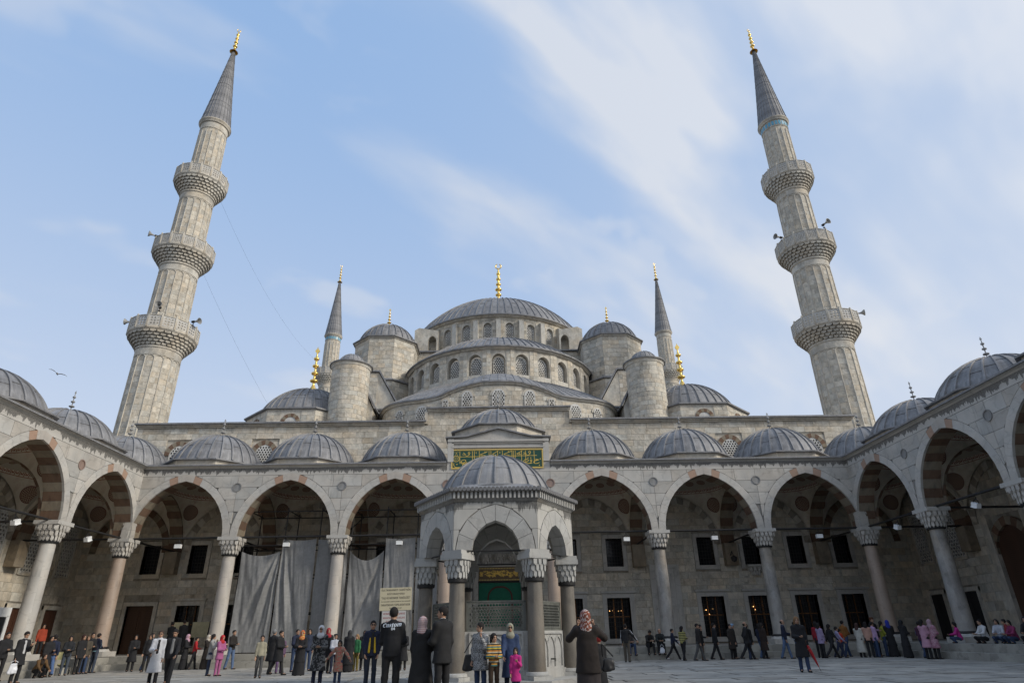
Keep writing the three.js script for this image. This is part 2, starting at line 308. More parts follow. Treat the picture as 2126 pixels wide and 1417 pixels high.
// ---------------------------------------------------------------- painted plaster of the vaults
const canvasTex = (w, h, draw) => { const c = document.createElement('canvas'); c.width = w; c.height = h; draw(c.getContext('2d'), w, h); const t = new THREE.CanvasTexture(c); t.colorSpace = THREE.SRGBColorSpace; t.magFilter = THREE.LinearFilter; return t; };
function rosette(g, x, y, r, col, bg) {
  g.fillStyle = bg; g.beginPath(); g.arc(x, y, r, 0, 7); g.fill(); g.strokeStyle = col; g.lineWidth = r * 0.07; g.beginPath(); g.arc(x, y, r * 0.93, 0, 7); g.stroke();
  for (let ring = 0; ring < 4; ring++) { const n = 6 + ring * 6, rr = r * (0.18 + ring * 0.2); for (let k = 0; k < n; k++) { const t = (k + ring * 0.5) / n * 6.2832; g.fillStyle = col; g.beginPath(); g.ellipse(x + rr * Math.cos(t), y + rr * Math.sin(t), r * 0.085, r * 0.05, t, 0, 7); g.fill(); } }
}
const pendTex = canvasTex(512, 448, (g, w, h) => { // u: -2.1..2.1 m, v: 0..3.675 m (bottom of the canvas is v = 0)
  g.fillStyle = '#d6cebf'; g.fillRect(0, 0, w, h);
  for (let i = 0; i < 260; i++) { g.fillStyle = `rgba(${120 + rnd() * 60 | 0},${110 + rnd() * 50 | 0},${95 + rnd() * 40 | 0},0.10)`; g.beginPath(); g.ellipse(rnd() * w, rnd() * h, 6 + rnd() * 26, 4 + rnd() * 14, rnd() * 3, 0, 7); g.fill(); }
  const X = (u) => (u + 2.1) / 4.2 * w, Y = (v) => h - v / 3.675 * h;
  rosette(g, X(0), Y(2.45), 58, '#5b2420', '#a89886');
  g.strokeStyle = '#8a4a34'; g.lineWidth = 3; for (const v of [3.25, 3.55]) { g.beginPath(); g.moveTo(0, Y(v)); g.lineTo(w, Y(v)); g.stroke(); }
  g.strokeStyle = '#7d3a28'; g.lineWidth = 4.5; for (let x = 0; x < w; x += 30) { g.beginPath(); g.moveTo(x, Y(3.29)); g.lineTo(x, Y(3.5)); g.lineTo(x + 20, Y(3.5)); g.lineTo(x + 20, Y(3.36)); g.lineTo(x + 9, Y(3.36)); g.lineTo(x + 9, Y(3.43)); g.stroke(); }
});
M.pendentive = std({ map: pendTex, roughness: 0.95, color: rgb(0.92, 0.92, 0.92) });
const capTex = canvasTex(512, 512, (g, w, h) => { g.fillStyle = '#b4ab9b'; g.fillRect(0, 0, w, h); for (let k = 0; k < 16; k++) { const t = k / 16 * 6.2832; rosette(g, 256 + 190 * Math.cos(t), 256 + 190 * Math.sin(t), 26, '#5b2420', '#a59684'); } rosette(g, 256, 256, 110, '#4d2c2c', '#9c8c7c'); });
M.vaultCap = std({ map: capTex, roughness: 0.95, color: rgb(0.8, 0.8, 0.8) });

// ---------------------------------------------------------------- the portico kit (local: bays run along +x, court on +z)
const BAY = 6, SPRING = 6.45, AH = 2.6, AR = 3.12, RING = 0.4, EAVE = 10.45, FLOOR = 0.6;
const NV = 10; // voussoirs on each side of the crown
function voussoirs(a, h, t, z0, z1, n, s = 0.985) { // hexahedra between intrados and extrados
  const I = archPts(a, h, n, 0), E = archPts(a, h, n, t), out = [];
  for (let i = 0; i < I.length - 1; i++) {
    const cx = (I[i][0] + I[i + 1][0] + E[i][0] + E[i + 1][0]) / 4, cy = (I[i][1] + I[i + 1][1] + E[i][1] + E[i + 1][1]) / 4;
    const p = [I[i], I[i + 1], E[i + 1], E[i]].map(([x, y]) => [cx + (x - cx) * s, cy + (y - cy) * s]);
    const f = p.map(([x, y]) => [x, y, z1]), b = p.map(([x, y]) => [x, y, z0]);
    out.push(quadGeo([[f[0], f[3], f[2], f[1]].reverse(), [b[0], b[1], b[2], b[3]].reverse(), [f[0], f[1], b[1], b[0]], [f[1], f[2], b[2], b[1]], [f[2], f[3], b[3], b[2]], [f[3], f[0], b[0], b[3]]]));
  }
  return out;
}
const vFront = voussoirs(AH, AR, RING, 0.40, 0.515, NV), vSoffit = voussoirs(AH, AR, RING - 0.01, -0.5, 0.398, NV), vCross = voussoirs(2.55, 3.05, 0.36, -0.4, 0.4, 8), vBlind = voussoirs(2.12, 2.66, 0.42, 0, 0.06, 9);
function archPart(parent, name, list, pos, ry, pick) { const g = sub(name, parent, pos, ry); list.forEach((v, i) => mesh('voussoir', v, pick(i, list.length), g)); return g; }
M.marbleRed = std({ color: rgb(0.42, 0.275, 0.195), map: marbleMap, roughness: 0.7 });
M.marbleWarm = std({ color: rgb(0.52, 0.475, 0.42), map: marbleMap, roughness: 0.7 });
M.marbleCool = std({ color: rgb(0.525, 0.50, 0.455), map: marbleMap, roughness: 0.66 });

function muqarnas(r0, r1, y0, y1, tiers, n0, square = 0.0, tw = 0.66) { // stalactite carving: tiers of hanging niches stepping outward
  const L = []; const hh = (y1 - y0) / tiers;
  const rad = (a, r) => { const c = Math.abs(Math.cos(a)), s = Math.abs(Math.sin(a)); return r * lerp(1, 1 / Math.max(c, s), square); };
  for (let k = 0; k < tiers; k++) {
    const t0 = k / tiers, t1 = (k + 1) / tiers, ra = lerp(r0, r1, t0), rb = lerp(r0, r1, t1), sq = square * t1;
    const rr = (a, r) => { const c = Math.abs(Math.cos(a)), s = Math.abs(Math.sin(a)); return r * lerp(1, Math.min(1 / Math.max(c, s), 1.22), sq); };
    const ya = y0 + k * hh, yb = ya + hh, n = n0, q = [];
    for (let i = 0; i < n; i++) {
      const c = (i + (k % 2 ? 0.5 : 0)) / n * Math.PI * 2, w = Math.PI / n;
      const P = (a, r, y) => [rr(a, r) * Math.sin(a), y, rr(a, r) * Math.cos(a)];
      const a0 = c - w * tw, a1 = c + w * tw, out = rb * 1.0, mid = lerp(ra, rb, 0.7), ym = ya + hh * 0.16, ylow = ya - hh * 0.2;
      // the tooth: flat upper face, then tapering to a hanging point
      q.push([P(a0, out, ym), P(a1, out, ym), P(a1, out, yb), P(a0, out, yb)]);
      q.push([P(c, mid, ylow), P(a1, out, ym), P(a0, out, ym), P(c, mid, ylow)].slice(0, 4));
      q.push([P(a0, ra * 0.94, ya), P(c, mid, ylow), P(a0, out, ym), P(a0, ra * 0.94, yb)]);
      q.push([P(c, mid, ylow), P(a1, ra * 0.94, ya), P(a1, ra * 0.94, yb), P(a1, out, ym)]);
      q.push([P(a1, out, ym), P(a1, ra * 0.9, ym), P(a1, ra * 0.9, yb), P(a1, out, yb)], [P(a0, ra * 0.9, ym), P(a0, out, ym), P(a0, out, yb), P(a0, ra * 0.9, yb)]);
    }
    L.push(quadGeo(q));
    // recessed backing of the tier and the thin ledge over it
    const ring = [], cap = []; const m = 48; for (let i = 0; i < m; i++) { const A = i / m * Math.PI * 2, B = (i + 1) / m * Math.PI * 2, P = (a, r, y) => [rr(a, r) * Math.sin(a), y, rr(a, r) * Math.cos(a)]; ring.push([P(A, ra * 0.93, ya), P(B, ra * 0.93, ya), P(B, ra * 0.97, yb), P(A, ra * 0.97, yb)]); cap.push([P(A, ra * 0.9, yb), P(A, rb * 1.01, yb), P(B, rb * 1.01, yb), P(B, ra * 0.9, yb)].reverse(), [P(A, rb * 1.01, yb), P(A, rb * 1.01, yb - hh * 0.13), P(B, rb * 1.01, yb - hh * 0.13), P(B, rb * 1.01, yb)].reverse(), [P(A, rb * 1.01, yb - hh * 0.13), P(A, ra * 0.9, yb - hh * 0.13), P(B, ra * 0.9, yb - hh * 0.13), P(B, rb * 1.01, yb - hh * 0.13)].reverse()); }
    L.push(quadGeo(ring), quadGeo(cap));
  }
  return merged(L);
}
const capGeo = muqarnas(0.36, 0.56, 5.58, 6.28, 3, 16, 1), abacusGeo = box(1.16, 0.17, 1.16, 0, 6.365, 0), collarGeo = lathe([[0.30, 5.46], [0.40, 5.48], [0.42, 5.54], [0.37, 5.60], [0.30, 5.61]], 24);
const shaftGeo = lathe([[0.39, 1.05], [0.365, 1.2], [0.36, 2.5], [0.335, 4.6], [0.315, 5.47]], 28, 0, Math.PI * 2, false);
const baseGeo = merged([box(1.24, 0.24, 1.24, 0, FLOOR + 0.12, 0), polyPrism(8, 0.56, FLOOR + 0.24, FLOOR + 0.36, Math.PI / 8, 0.48)]), torusGeo = lathe([[0.40, 0.94], [0.46, 0.955], [0.475, 1.0], [0.44, 1.05], [0.385, 1.07]], 24);
function columnPart(parent, x, z, mat) {
  const g = sub('column', parent, [x, 0, z]);
  mesh('pedestal', baseGeo, M.marble, g); mesh('base_ring', torusGeo, M.iron, g); mesh('shaft', shaftGeo, mat, g); mesh('collar', collarGeo, M.iron, g); mesh('capital', capGeo, M.marble, g); mesh('abacus', abacusGeo, M.marbleCool, g); return g;
}
// core of one arcade bay (behind the facing slabs)
const coreGeo = (() => { const e = archPts(AH, AR, 16, RING).map(([x, y]) => [x, y]); return extrude(shapeOf([[-3, 0], [-2.999, 0], ...e, [2.999, 0], [3, 0], [3, EAVE - SPRING - 0.12], [-3, EAVE - SPRING - 0.12]].filter((p, i, A) => !i || Math.hypot(p[0] - A[i - 1][0], p[1] - A[i - 1][1]) > 2e-3)), 0.94, -0.48); })();
// facing slabs of one bay, cut to the extrados
function spandrelSlabs(seed) {
  const R = mulberry(seed), out = [], top = EAVE - SPRING - 0.60, n = 5; let y0 = 0.0;
  for (let j = 0; j < n; j++) {
    const y1 = (j + 1) / n * top; let x = -3;
    while (x < 2.99) {
      let e = x + 0.8 + R() * 1.1; if (3 - e < 0.5) e = 3;
      const N = 12, low = [], g = 0.009; const A = x + g, B = e - g, C = y0 + g, D = y1 - g;
      for (let k = 0; k <= N; k++) { const X = lerp(A, B, k / N), f = Math.max(C, archY(AH, AR, X, RING) + 0.012); low.push([X, f]); }
      let run = [];
      const flush = () => { if (run.length > 2 && run[run.length - 1][0] - run[0][0] > 0.12) { const pts = [...run, [run[run.length - 1][0], D], [run[0][0], D]]; const s = shapeOf(pts); const k = 0.88 + R() * 0.16, t = (R() - 0.5) * 0.05; const gg = extrude(s, 0.06, 0.445 + R() * 0.007); const uv = gg.attributes.uv, du = R() * 4, dv = R() * 4; for (let i = 0; i < uv.count; i++) uv.setXY(i, uv.getX(i) + du, uv.getY(i) + dv); out.push(tint(gg, [k * (1 + t), k, k * (1 - t)])); } run = []; };
      for (const p of low) { if (p[1] < D - 0.02) run.push(p); else flush(); } flush(); x = e;
    }
    y0 = y1;
  }
  return out;
}
const slabSets = [11, 12, 13].map(spandrelSlabs);
// pendentives and shallow cap of one bay
const pendGeo = (() => {
  const ax = 2.6, az0 = -0.5, az1 = -5.9, cz = (az0 + az1) / 2, az = (az0 - az1) / 2, Rr = 2.5, yr = SPRING + 3.45, N = 96, m = 10, pos = [], uvs = [], idx = [];
  for (let i = 0; i <= N; i++) {
    const ph = i / N * Math.PI * 2, c = Math.cos(ph), s = Math.sin(ph), k = 1 / Math.max(Math.abs(c) / ax, Math.abs(s) / az), bx = c * k, bz = s * k, onX = Math.abs(c) / ax > Math.abs(s) / az;
    const yb = SPRING + (onX ? archY(2.6, 3.1, bz * 2.6 / az) : archY(2.6, 3.12, bx)) + 0.02, rb = k;
    const d = ((ph % (Math.PI / 2)) + Math.PI / 2) % (Math.PI / 2) - Math.PI / 4;
    for (let j = 0; j <= m; j++) { const t = j / m, r = rb + (Rr - rb) * (1 - Math.cos(t * Math.PI / 2)), y = yb + (yr - yb) * Math.sin(t * Math.PI / 2); pos.push(c * r, y, cz + s * r); uvs.push((d * r + 2.1) / 4.2, (y - SPRING) / 3.675); }
  }
  for (let i = 0; i < N; i++) for (let j = 0; j < m; j++) { const a = i * (m + 1) + j, b = a + m + 1; idx.push(a, b, a + 1, b, b + 1, a + 1); }
  const g = new THREE.BufferGeometry(); g.setAttribute('position', new THREE.Float32BufferAttribute(pos, 3)); g.setAttribute('uv', new THREE.Float32BufferAttribute(uvs, 2)); g.setIndex(idx); g.computeVertexNormals(); return g;
})();
const capVaultGeo = (() => { const g = new THREE.SphereGeometry(2.9, 32, 8, 0, Math.PI * 2, 0, Math.asin(2.5 / 2.9)); g.scale(1, 0.42, 1); g.translate(0, SPRING + 3.45 - 2.9 * Math.cos(Math.asin(2.5 / 2.9)) * 0.42, -3.2); const p = g.attributes.position, uv = g.attributes.uv; for (let i = 0; i < p.count; i++) uv.setXY(i, p.getX(i) / 5.2 + 0.5, (p.getZ(i) + 3.2) / 5.2 + 0.5); return g; })();
const roundelGeo = merged([lathe([[0.0, 0.0], [0.2, 0.0]], 24), lathe([[0.2, -0.02], [0.2, 0.03], [0.25, 0.03], [0.26, -0.02]], 24)].map((g) => g.rotateX(Math.PI / 2)));
M.porphyry = std({ color: rgb(0.30, 0.21, 0.17), roughness: 0.5, map: stoneMap }); M.verd = std({ color: rgb(0.26, 0.255, 0.245), roughness: 0.5, map: stoneMap });
const roundelMats = [M.porphyry, M.verd, M.verd, M.porphyry];
const octBase = merged([polyPrism(8, 3.05, 10.62, 10.98, Math.PI / 8)]), octLead = merged([polyPrism(8, 3.28, 10.98, 11.05, Math.PI / 8), polyPrism(8, 3.26, 11.05, 11.2, Math.PI / 8, 2.74)]);
const FRONTREF = { p: null };
const RED_RUN = (i, n) => { const c = Math.abs(i - (n - 1) / 2); return (c === 1.5 || c === 0.5 && false) ? M.marbleRed : c === 0.5 ? M.marbleWarm : (i % 3 === 1 ? M.marble : M.marbleCool); };
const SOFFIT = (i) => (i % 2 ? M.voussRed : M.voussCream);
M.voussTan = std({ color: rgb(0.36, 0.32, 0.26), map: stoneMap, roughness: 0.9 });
const CROSS = (i) => (i % 2 ? M.voussRed : M.voussCream);
// top course under the cornice, stained by black run-off below the gutter joints
const runoff = (seed, dens) => tex(1024, 128, (u, v) => { const a = fbm(u * 9, v * 2 + seed, 4, 9, 71 + seed), k = 0.9 + (a - 0.5) * 0.3; const col = noise2(u * 60, 0.5, 60, 75 + seed) * 0.6 + noise2(u * 150, 0.5, 150, 77 + seed) * 0.4, area = 0.18 + 0.82 * smooth(0.38, 0.58, fbm(u * 5, 3.3, 3, 5, 79 + seed)), len = col * area * dens; const s = smooth(0.02, -0.05, (1 - v) - len * 1.5) * (0.55 + 0.45 * noise2(u * 300, v * 30, 300, 81)); const m = k * (1 - 0.86 * clamp(s)); return [m, m * 0.99, m * 0.97]; }, true, 1);
const friezeGeo = (() => { const g = boxMM(-2.996, 2.996, EAVE - 0.59, EAVE - 0.17, 0.43, 0.505), p = g.attributes.position, uv = g.attributes.uv; for (let i = 0; i < uv.count; i++) uv.setXY(i, (p.getX(i) + 3) / 6, (p.getY(i) - EAVE + 0.59) / 0.42); return g; })();
const friezeMats = [1, 2, 3].map((s) => std({ color: rgb(0.52, 0.50, 0.465), map: runoff(s * 5, 0.85), roughness: 0.75 }));
// bays: indices to build; cols: indices of columns; returns the thing
function portico(name, label, pos, ry, nb, { cols, shafts, skipDome = [], blind = true, portalBay = -1, finials = true } = {}) {
  const P = thing(name, label, 'arcade', pos, ry); if (name === 'front_portico') FRONTREF.p = P;
  for (const i of cols) columnPart(P, i * BAY, 0, shafts[i % shafts.length]);
  for (let b = 0; b < nb; b++) {
    const x = b * BAY + 3;
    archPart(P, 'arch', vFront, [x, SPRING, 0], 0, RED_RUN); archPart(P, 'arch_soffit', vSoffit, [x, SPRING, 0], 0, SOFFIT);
    mesh('spandrel_core', coreGeo, M.marbleJoint, P, [x, SPRING, 0]);
    for (const s of slabSets[(b * 2 + 1) % 3]) mesh('facing_slab', s, M.marbleV, P, [x, SPRING, 0]);
    mesh('frieze_slab', friezeGeo, friezeMats[b % 3], P, [x, 0, 0]);
    mesh('pendentive_vault', pendGeo, M.pendentive, P, [x, 0, 0]); mesh('vault_cap', capVaultGeo, M.vaultCap, P, [x, 0, 0]);
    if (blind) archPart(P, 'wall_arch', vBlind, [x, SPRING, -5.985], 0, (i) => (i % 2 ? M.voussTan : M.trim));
    mesh('tie_rod', bar([x - 3, SPRING + 0.02, 0.05], [x + 3, SPRING + 0.02, 0.05], 0.055), M.iron, P);
    if (!skipDome.includes(b)) domeOn(P, x, -3.0);
  }
  for (let i = 0; i <= nb; i++) {
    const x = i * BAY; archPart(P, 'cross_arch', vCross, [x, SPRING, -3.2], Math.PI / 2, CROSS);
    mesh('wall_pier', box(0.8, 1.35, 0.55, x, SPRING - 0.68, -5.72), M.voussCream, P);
    mesh('tie_rod', bar([x, SPRING + 0.04, -0.4], [x, SPRING + 0.04, -5.9], 0.055), M.iron, P);
    const r = sub('roundel', P, [x, 9.18, 0.512]); mesh('roundel_disc', roundelGeo, roundelMats[i % 4], r);
    mesh('cross_wall', (() => { const e = archPts(2.55, 3.05, 14, 0.36); return extrude(shapeOf([[-2.92, 0], ...e, [2.92, 0], [2.92, 3.95], [-2.92, 3.95]].filter((p, k, A) => !k || Math.hypot(p[0] - A[k - 1][0], p[1] - A[k - 1][1]) > 0.02)), 0.7, -0.35).rotateY(Math.PI / 2); })(), M.plaster, P, [x, SPRING, -3.2]);
  }
  return P;
}
function domeOn(P, x, z, fin = true, y = 0, R = 2.74, rise = P === FRONTREF.p ? 2.08 : 1.85) {
  mesh('dome_base', octBase, M.trim, P, [x, y, z]); mesh('dome_base_lead', octLead, M.lead, P, [x, y, z]);
  const d = leadDome(P, 'dome', R, rise, 26, [x, 11.13 + y, z], { eave: 0 });
  if (fin) goldFinial(d, [0, rise - 0.03, 0], 1.25, [0.16, 0.11, 0.08], M.stoneFinial, 'ring');
  return d;
}
function cornice(P, x0, x1, step = 0) { // marble moulding, drip-dark lead edge and the lead-covered roof behind it
  const mould = (y0, y1, p0, p1) => extrude(shapeOf([[0, y0], [p0, y0], [p1, y1], [0, y1]]), x1 - x0, 0).rotateY(-Math.PI / 2);
  const L = [[10.27, 10.34, 0.50, 0.56], [10.34, 10.40, 0.56, 0.66]].map(([a, b, c, d]) => { const s = shapeOf([[-0.48, a], [c, a], [d, b], [-0.48, b]]); const g = new THREE.ExtrudeGeometry(s, { depth: x1 - x0, bevelEnabled: false }); g.rotateY(-Math.PI / 2); g.translate(x1, 0, 0); return fin(g); });
  mesh('cornice', merged(L), M.marble, P);
  mesh('lead_gutter', boxMM(x0, x1, 10.40, 10.475, -0.49, 0.74), M.lead, P);
  const s = shapeOf([[0.74, 10.478], [-0.6, 10.72], [-6.2, 10.78], [-6.2, 10.5], [0.74, 10.476]]); const g = new THREE.ExtrudeGeometry(s, { depth: x1 - x0, bevelEnabled: false }); g.rotateY(-Math.PI / 2); g.translate(x1, 0, 0);
  mesh('lead_roof', fin(g), M.lead, P);
}
// ---------------------------------------------------------------- ground, platform and steps
{
  const g = structure(mesh('courtyard_paving', box(400, 0.2, 400, 0, -0.118, -60), M.paveJoint), 'courtyard_paving');
  const R = mulberry(91), list = []; let z = -36.5;
  while (z < -2) {
    const d = 0.75 + R() * 0.5, z1 = Math.min(z + d, -1.5); let x = -21;
    while (x < 21) {
      const w = 1.0 + R() * 1.5, x1 = Math.min(x + w, 21), k = 0.84 + R() * 0.24, t = (R() - 0.5) * 0.04, j = () => (R() - 0.5) * 0.05, h = 0.004 + R() * 0.012, ga = 0.016 + R() * 0.026;
      const A = [x + ga + j() * 0.3, h + j() * 0.12, z1 - ga], B = [x1 - ga + j() * 0.3, h + j() * 0.12, z1 - ga + j() * 0.4], C = [x1 - ga, h + j() * 0.12, z + ga], D = [x + ga, h + j() * 0.12, z + ga + j() * 0.4], lo = (p) => [p[0], -0.015, p[2]];
      const q = [[A, B, C, D], [lo(A), lo(B), B, A], [lo(B), lo(C), C, B], [lo(C), lo(D), D, C], [lo(D), lo(A), A, D]], geo = quadGeo(q, q.map(() => [k * (1 + t), k, k * (1 - t)]));
      const uv = geo.attributes.uv, du = R() * 5, dv = R() * 5; for (let i = 0; i < uv.count; i++) uv.setXY(i, uv.getX(i) + du, uv.getY(i) + dv);
      list.push({ geo, area: z < -14 && Math.abs((x + x1) / 2) < -z * 0.9 ? (x1 - x) * (z1 - z) / (z * z) : 0 }); x = x1;
    }
    z = z1;
  }
  layBlocks(g, list, M.pave, 300, 'paving_slab', 'far_paving');
}
{ // the raised floor of the porticoes: two steps round three sides of the court
  const g = new THREE.Group(); structure(g, 'portico_platform');
  const R = mulberry(17); const run = (a, b, along, lo, hi, out, dep) => { // a..b along the side, steps facing the court
    let u = a; while (u < b - 0.01) { let e = Math.min(b, u + 1.3 + R() * 1.1); if (b - e < 0.6) e = b; const k = 0.82 + R() * 0.26, o = out + (R() - 0.5) * 0.012;
      const ge = along === 'x' ? boxMM(u + 0.006, e - 0.006, lo, hi, -36.5 - 0.4, -36.5 + o) : boxMM(along === 'l' ? -21 : 21 - o, along === 'l' ? -21 + o : 21, lo, hi, u + 0.006, e - 0.006);
      mesh('step_stone', tint(ge, [k, k, k * 0.97]), M.step, g); u = e; } };
  M.floorPave = std({ color: rgb(0.415, 0.395, 0.36), map: paveMap, roughness: 0.92 }); M.step.color.copy(M.floorPave.color);
  const IN = 1.55, OUT = 1.95;
  run(-21 + OUT, 21 - OUT, 'x', -0.05, 0.29, OUT, 1); run(-21 + IN, 21 - IN, 'x', 0.292, FLOOR, IN, 1);
  for (const s of ['l', 'r']) { run(-36.5 + OUT + 0.0, -6, s, -0.05, 0.288, OUT, 1); run(-36.5 + IN, -6, s, 0.290, FLOOR - 0.002, IN, 1); }
  mesh('platform_floor', boxMM(-27.5, 27.5, -0.1, FLOOR - 0.006, -42.5, -36.9), M.floorPave, g);
  for (const s of [-1, 1]) mesh('platform_floor', boxMM(s < 0 ? -27.5 : 21, s < 0 ? -21 : 27.5, -0.1, FLOOR - 0.008, -36.9, -5), M.floorPave, g);
}

// ---------------------------------------------------------------- porticoes
const FRONT = portico('front_portico', 'grey marble arcade of seven pointed arches below the stepped domes', [-21, 0, -36.5], 0, 7, { cols: [0, 1, 2, 3, 4, 5, 6, 7], shafts: [M.pinkGranite, M.marbleWarm, M.marbleWarm, M.pinkGranite, M.pinkGranite, M.greyGranite, M.greyGranite, M.pinkGranite], skipDome: [3] });
{
  const P = FRONT; cornice(P, -6.6, 17.95); cornice(P, 24.05, 48.6);
  // corner bays
  for (const x of [-3, 45]) { domeOn(P, x, -3.0, true); mesh('pendentive_vault', pendGeo, M.pendentive, P, [x, 0, 0]); mesh('vault_cap', capVaultGeo, M.vaultCap, P, [x, 0, 0]); archPart(P, 'corner_arch', vSoffit, [x, SPRING, 0], 0, SOFFIT); archPart(P, 'wall_arch', vBlind, [x, SPRING, -5.985], 0, CROSS); mesh('spandrel_core', coreGeo, M.plaster, P, [x, SPRING, 0]); }
  // raised portal bay in the middle with gable and dome
  const zf = 0.5; const gable = shapeOf([[-3.0, 10.45], [3.0, 10.45], [3.0, 11.9], [1.9, 11.95], [0, 12.45], [-1.9, 11.95], [-3.0, 11.9]]);
  mesh('portal_wall', extrude(gable, 1.1, -0.62), M.marbleCool, P, [21, 0, 0]);
  const edge = (y) => shapeOf([[-3.14, 11.9 + y], [-1.93, 11.95 + y], [0, 12.45 + y], [1.93, 11.95 + y], [3.14, 11.9 + y], [3.14, 11.97 + y], [1.94, 12.03 + y], [0, 12.54 + y], [-1.94, 12.03 + y], [-3.14, 11.97 + y]]);
  mesh('portal_lead_edge', extrude(edge(0), 1.4, -0.72), M.lead, P, [21, 0, 0]);
  for (const s of [-1, 1]) mesh('portal_pilaster', box(0.34, 1.42, 0.09, 21 + s * 2.81, 11.18, zf + 0.03), M.marble, P);
  mesh('portal_moulding', merged([box(6.0, 0.12, 0.14, 21, 11.72, zf + 0.05), box(5.5, 0.05, 0.09, 21, 11.6, zf + 0.03), box(5.5, 0.07, 0.1, 21, 11.33, zf + 0.04)]), M.marble, P);
  mesh('portal_base_course', boxMM(18.0, 24.0, 9.98, 10.46, 0.43, 0.506), M.marbleCool, P);
  mesh('portal_drum', merged([boxMM(18.0, 24.0, 10.4, 12.0, -5.95, -0.6), T(polyPrism(8, 3.0, 11.9, 12.95, Math.PI / 8), 21, 0, -3.0)]), M.trim, P);
  mesh('portal_drum_lead', merged([polyPrism(8, 3.25, 12.95, 13.03, Math.PI / 8), polyPrism(8, 3.2, 13.03, 13.16, Math.PI / 8, 2.6)]).translate(21, 0, -3.0), M.lead, P);
  const d = leadDome(P, 'dome', 2.62, 1.62, 26, [21, 13.1, -3.0], { eave: 0 }); goldFinial(d, [0, 1.59, 0], 1.5, [0.10, 0.07, 0.05], M.stoneFinial, 'ring');
  // green inscription panel with gilded letters, framed
  const txt = canvasTex(1536, 320, (g, w, h) => {
    g.fillStyle = '#0b4032'; g.fillRect(0, 0, w, h); g.strokeStyle = '#d9b24e'; g.fillStyle = '#d9b24e'; g.lineWidth = 7; g.lineCap = 'round'; g.lineJoin = 'round'; g.strokeRect(9, 9, w - 18, h - 18);
    g.lineWidth = 8; const Ln = (...p) => { g.beginPath(); p.forEach(([x, y], i) => i ? g.lineTo(x, y) : g.moveTo(x, y)); g.stroke(); };
    const Cv = (x, y, ...c) => { g.beginPath(); g.moveTo(x, y); for (const k of c) k.length === 4 ? g.quadraticCurveTo(...k) : g.bezierCurveTo(...k); g.stroke(); };
    // long horizontal stroke and the row of tall uprights
    Ln([140, 118], [1440, 108]);
    for (const x of [132, 345, 378, 462, 628, 660, 775, 855, 1018, 1042, 1074, 1180, 1250, 1395]) Ln([x, 20], [x + 3, 235 + (x % 3) * 12]);
    // seal at the left end
    g.beginPath(); g.arc(72, 150, 52, 0, 7); g.stroke(); g.lineWidth = 4; for (let k = 0; k < 9; k++) { const t = k * 0.7; Ln([72 + 14 * Math.cos(t), 150 + 14 * Math.sin(t)], [72 + 44 * Math.cos(t + 0.5), 150 + 44 * Math.sin(t + 0.5)]); } Ln([50, 92], [84, 30]); Ln([94, 92], [62, 30]); Ln([40, 36], [58, 44]); Ln([92, 40], [108, 30]); g.lineWidth = 8;
    // upper row: slanted strokes, loops and small signs
    for (const [x, y, l] of [[480, 82, 120], [690, 74, 90], [880, 78, 130], [1100, 74, 92]]) { Ln([x, y], [x + l, y - 52]); Cv(x, y, [x + 20, y + 22, x + l * 0.7, y + 14]); }
    const waw = (x, y, s) => { g.beginPath(); g.arc(x, y, 15 * s, 0, 7); g.stroke(); Cv(x + 13 * s, y + 4, [x + 6 * s, y + 46 * s, x - 46 * s, y + 54 * s]); };
    waw(288, 52, 1); waw(1320, 48, 1.1); waw(1340, 196, 1); waw(540, 214, 0.9); waw(900, 200, 1);
    const dal = (x, y, s) => Cv(x, y, [x + 30 * s, y + 10 * s, x + 28 * s, y + 30 * s], [x + 14 * s, y + 38 * s, x - 12 * s, y + 30 * s]); dal(190, 46, 1); dal(1130, 60, 0.9); dal(1220, 52, 0.8);
    g.lineWidth = 6; for (const [x, y] of [[410, 50], [812, 50], [560, 40], [960, 36], [1262, 84], [230, 84]]) { Ln([x - 7, y - 14], [x + 7, y - 4]); Ln([x - 7, y + 4], [x + 7, y + 14]); }
    // lower row
    g.lineWidth = 9;
    const ha = (x, y, s) => { Ln([x, y], [x + 50 * s, y + 16 * s], [x - 6 * s, y + 34 * s]); Cv(x + 52 * s, y + 18 * s, [x - 40 * s, y + 20 * s, x - 34 * s, y + 66 * s], [x - 10 * s, y + 96 * s, x + 60 * s, y + 66 * s]); }; ha(1420, 170, 1); ha(980, 180, 0.9); ha(640, 180, 0.9);
    const ta = (x, y) => { g.beginPath(); g.ellipse(x, y, 40, 24, -0.3, 0, 7); g.stroke(); Cv(x - 44, y + 8, [x - 60, y + 60, x + 100, y + 44]); }; ta(1256, 200); ta(196, 196); ta(770, 210);
    Cv(330, 206, [310, 244, 288, 212], [270, 246, 250, 214], [230, 246, 196, 232]); Cv(240, 236, [150, 250, 196, 280], [190, 312, 70, 300], [20, 280, 34, 230]);
    Cv(540, 250, [500, 300, 430, 262]); Cv(880, 250, [820, 300, 740, 270]); Cv(1120, 240, [1060, 296, 1000, 262]); Cv(1210, 240, [1180, 290, 1120, 270]);
    g.fillStyle = '#d9b24e'; for (const [x, y] of [[1290, 150], [1338, 150], [1480, 282], [1050, 140], [430, 160], [700, 150], [590, 290], [86, 250], [1498, 170]]) { g.beginPath(); g.arc(x, y, 9, 0, 7); g.fill(); }
  });
  const ins = sub('inscription_panel', P, [21 - 0.07, 10.63, zf + 0.03]); const pg = new THREE.PlaneGeometry(5.32, 1.08); const fg = [box(5.39, 0.035, 0.05, 0, 0.5575, 0.01), box(5.39, 0.035, 0.05, 0, -0.5575, 0.01), box(0.035, 1.08, 0.05, -2.6775, 0, 0.01), box(0.035, 1.08, 0.05, 2.6775, 0, 0.01)];
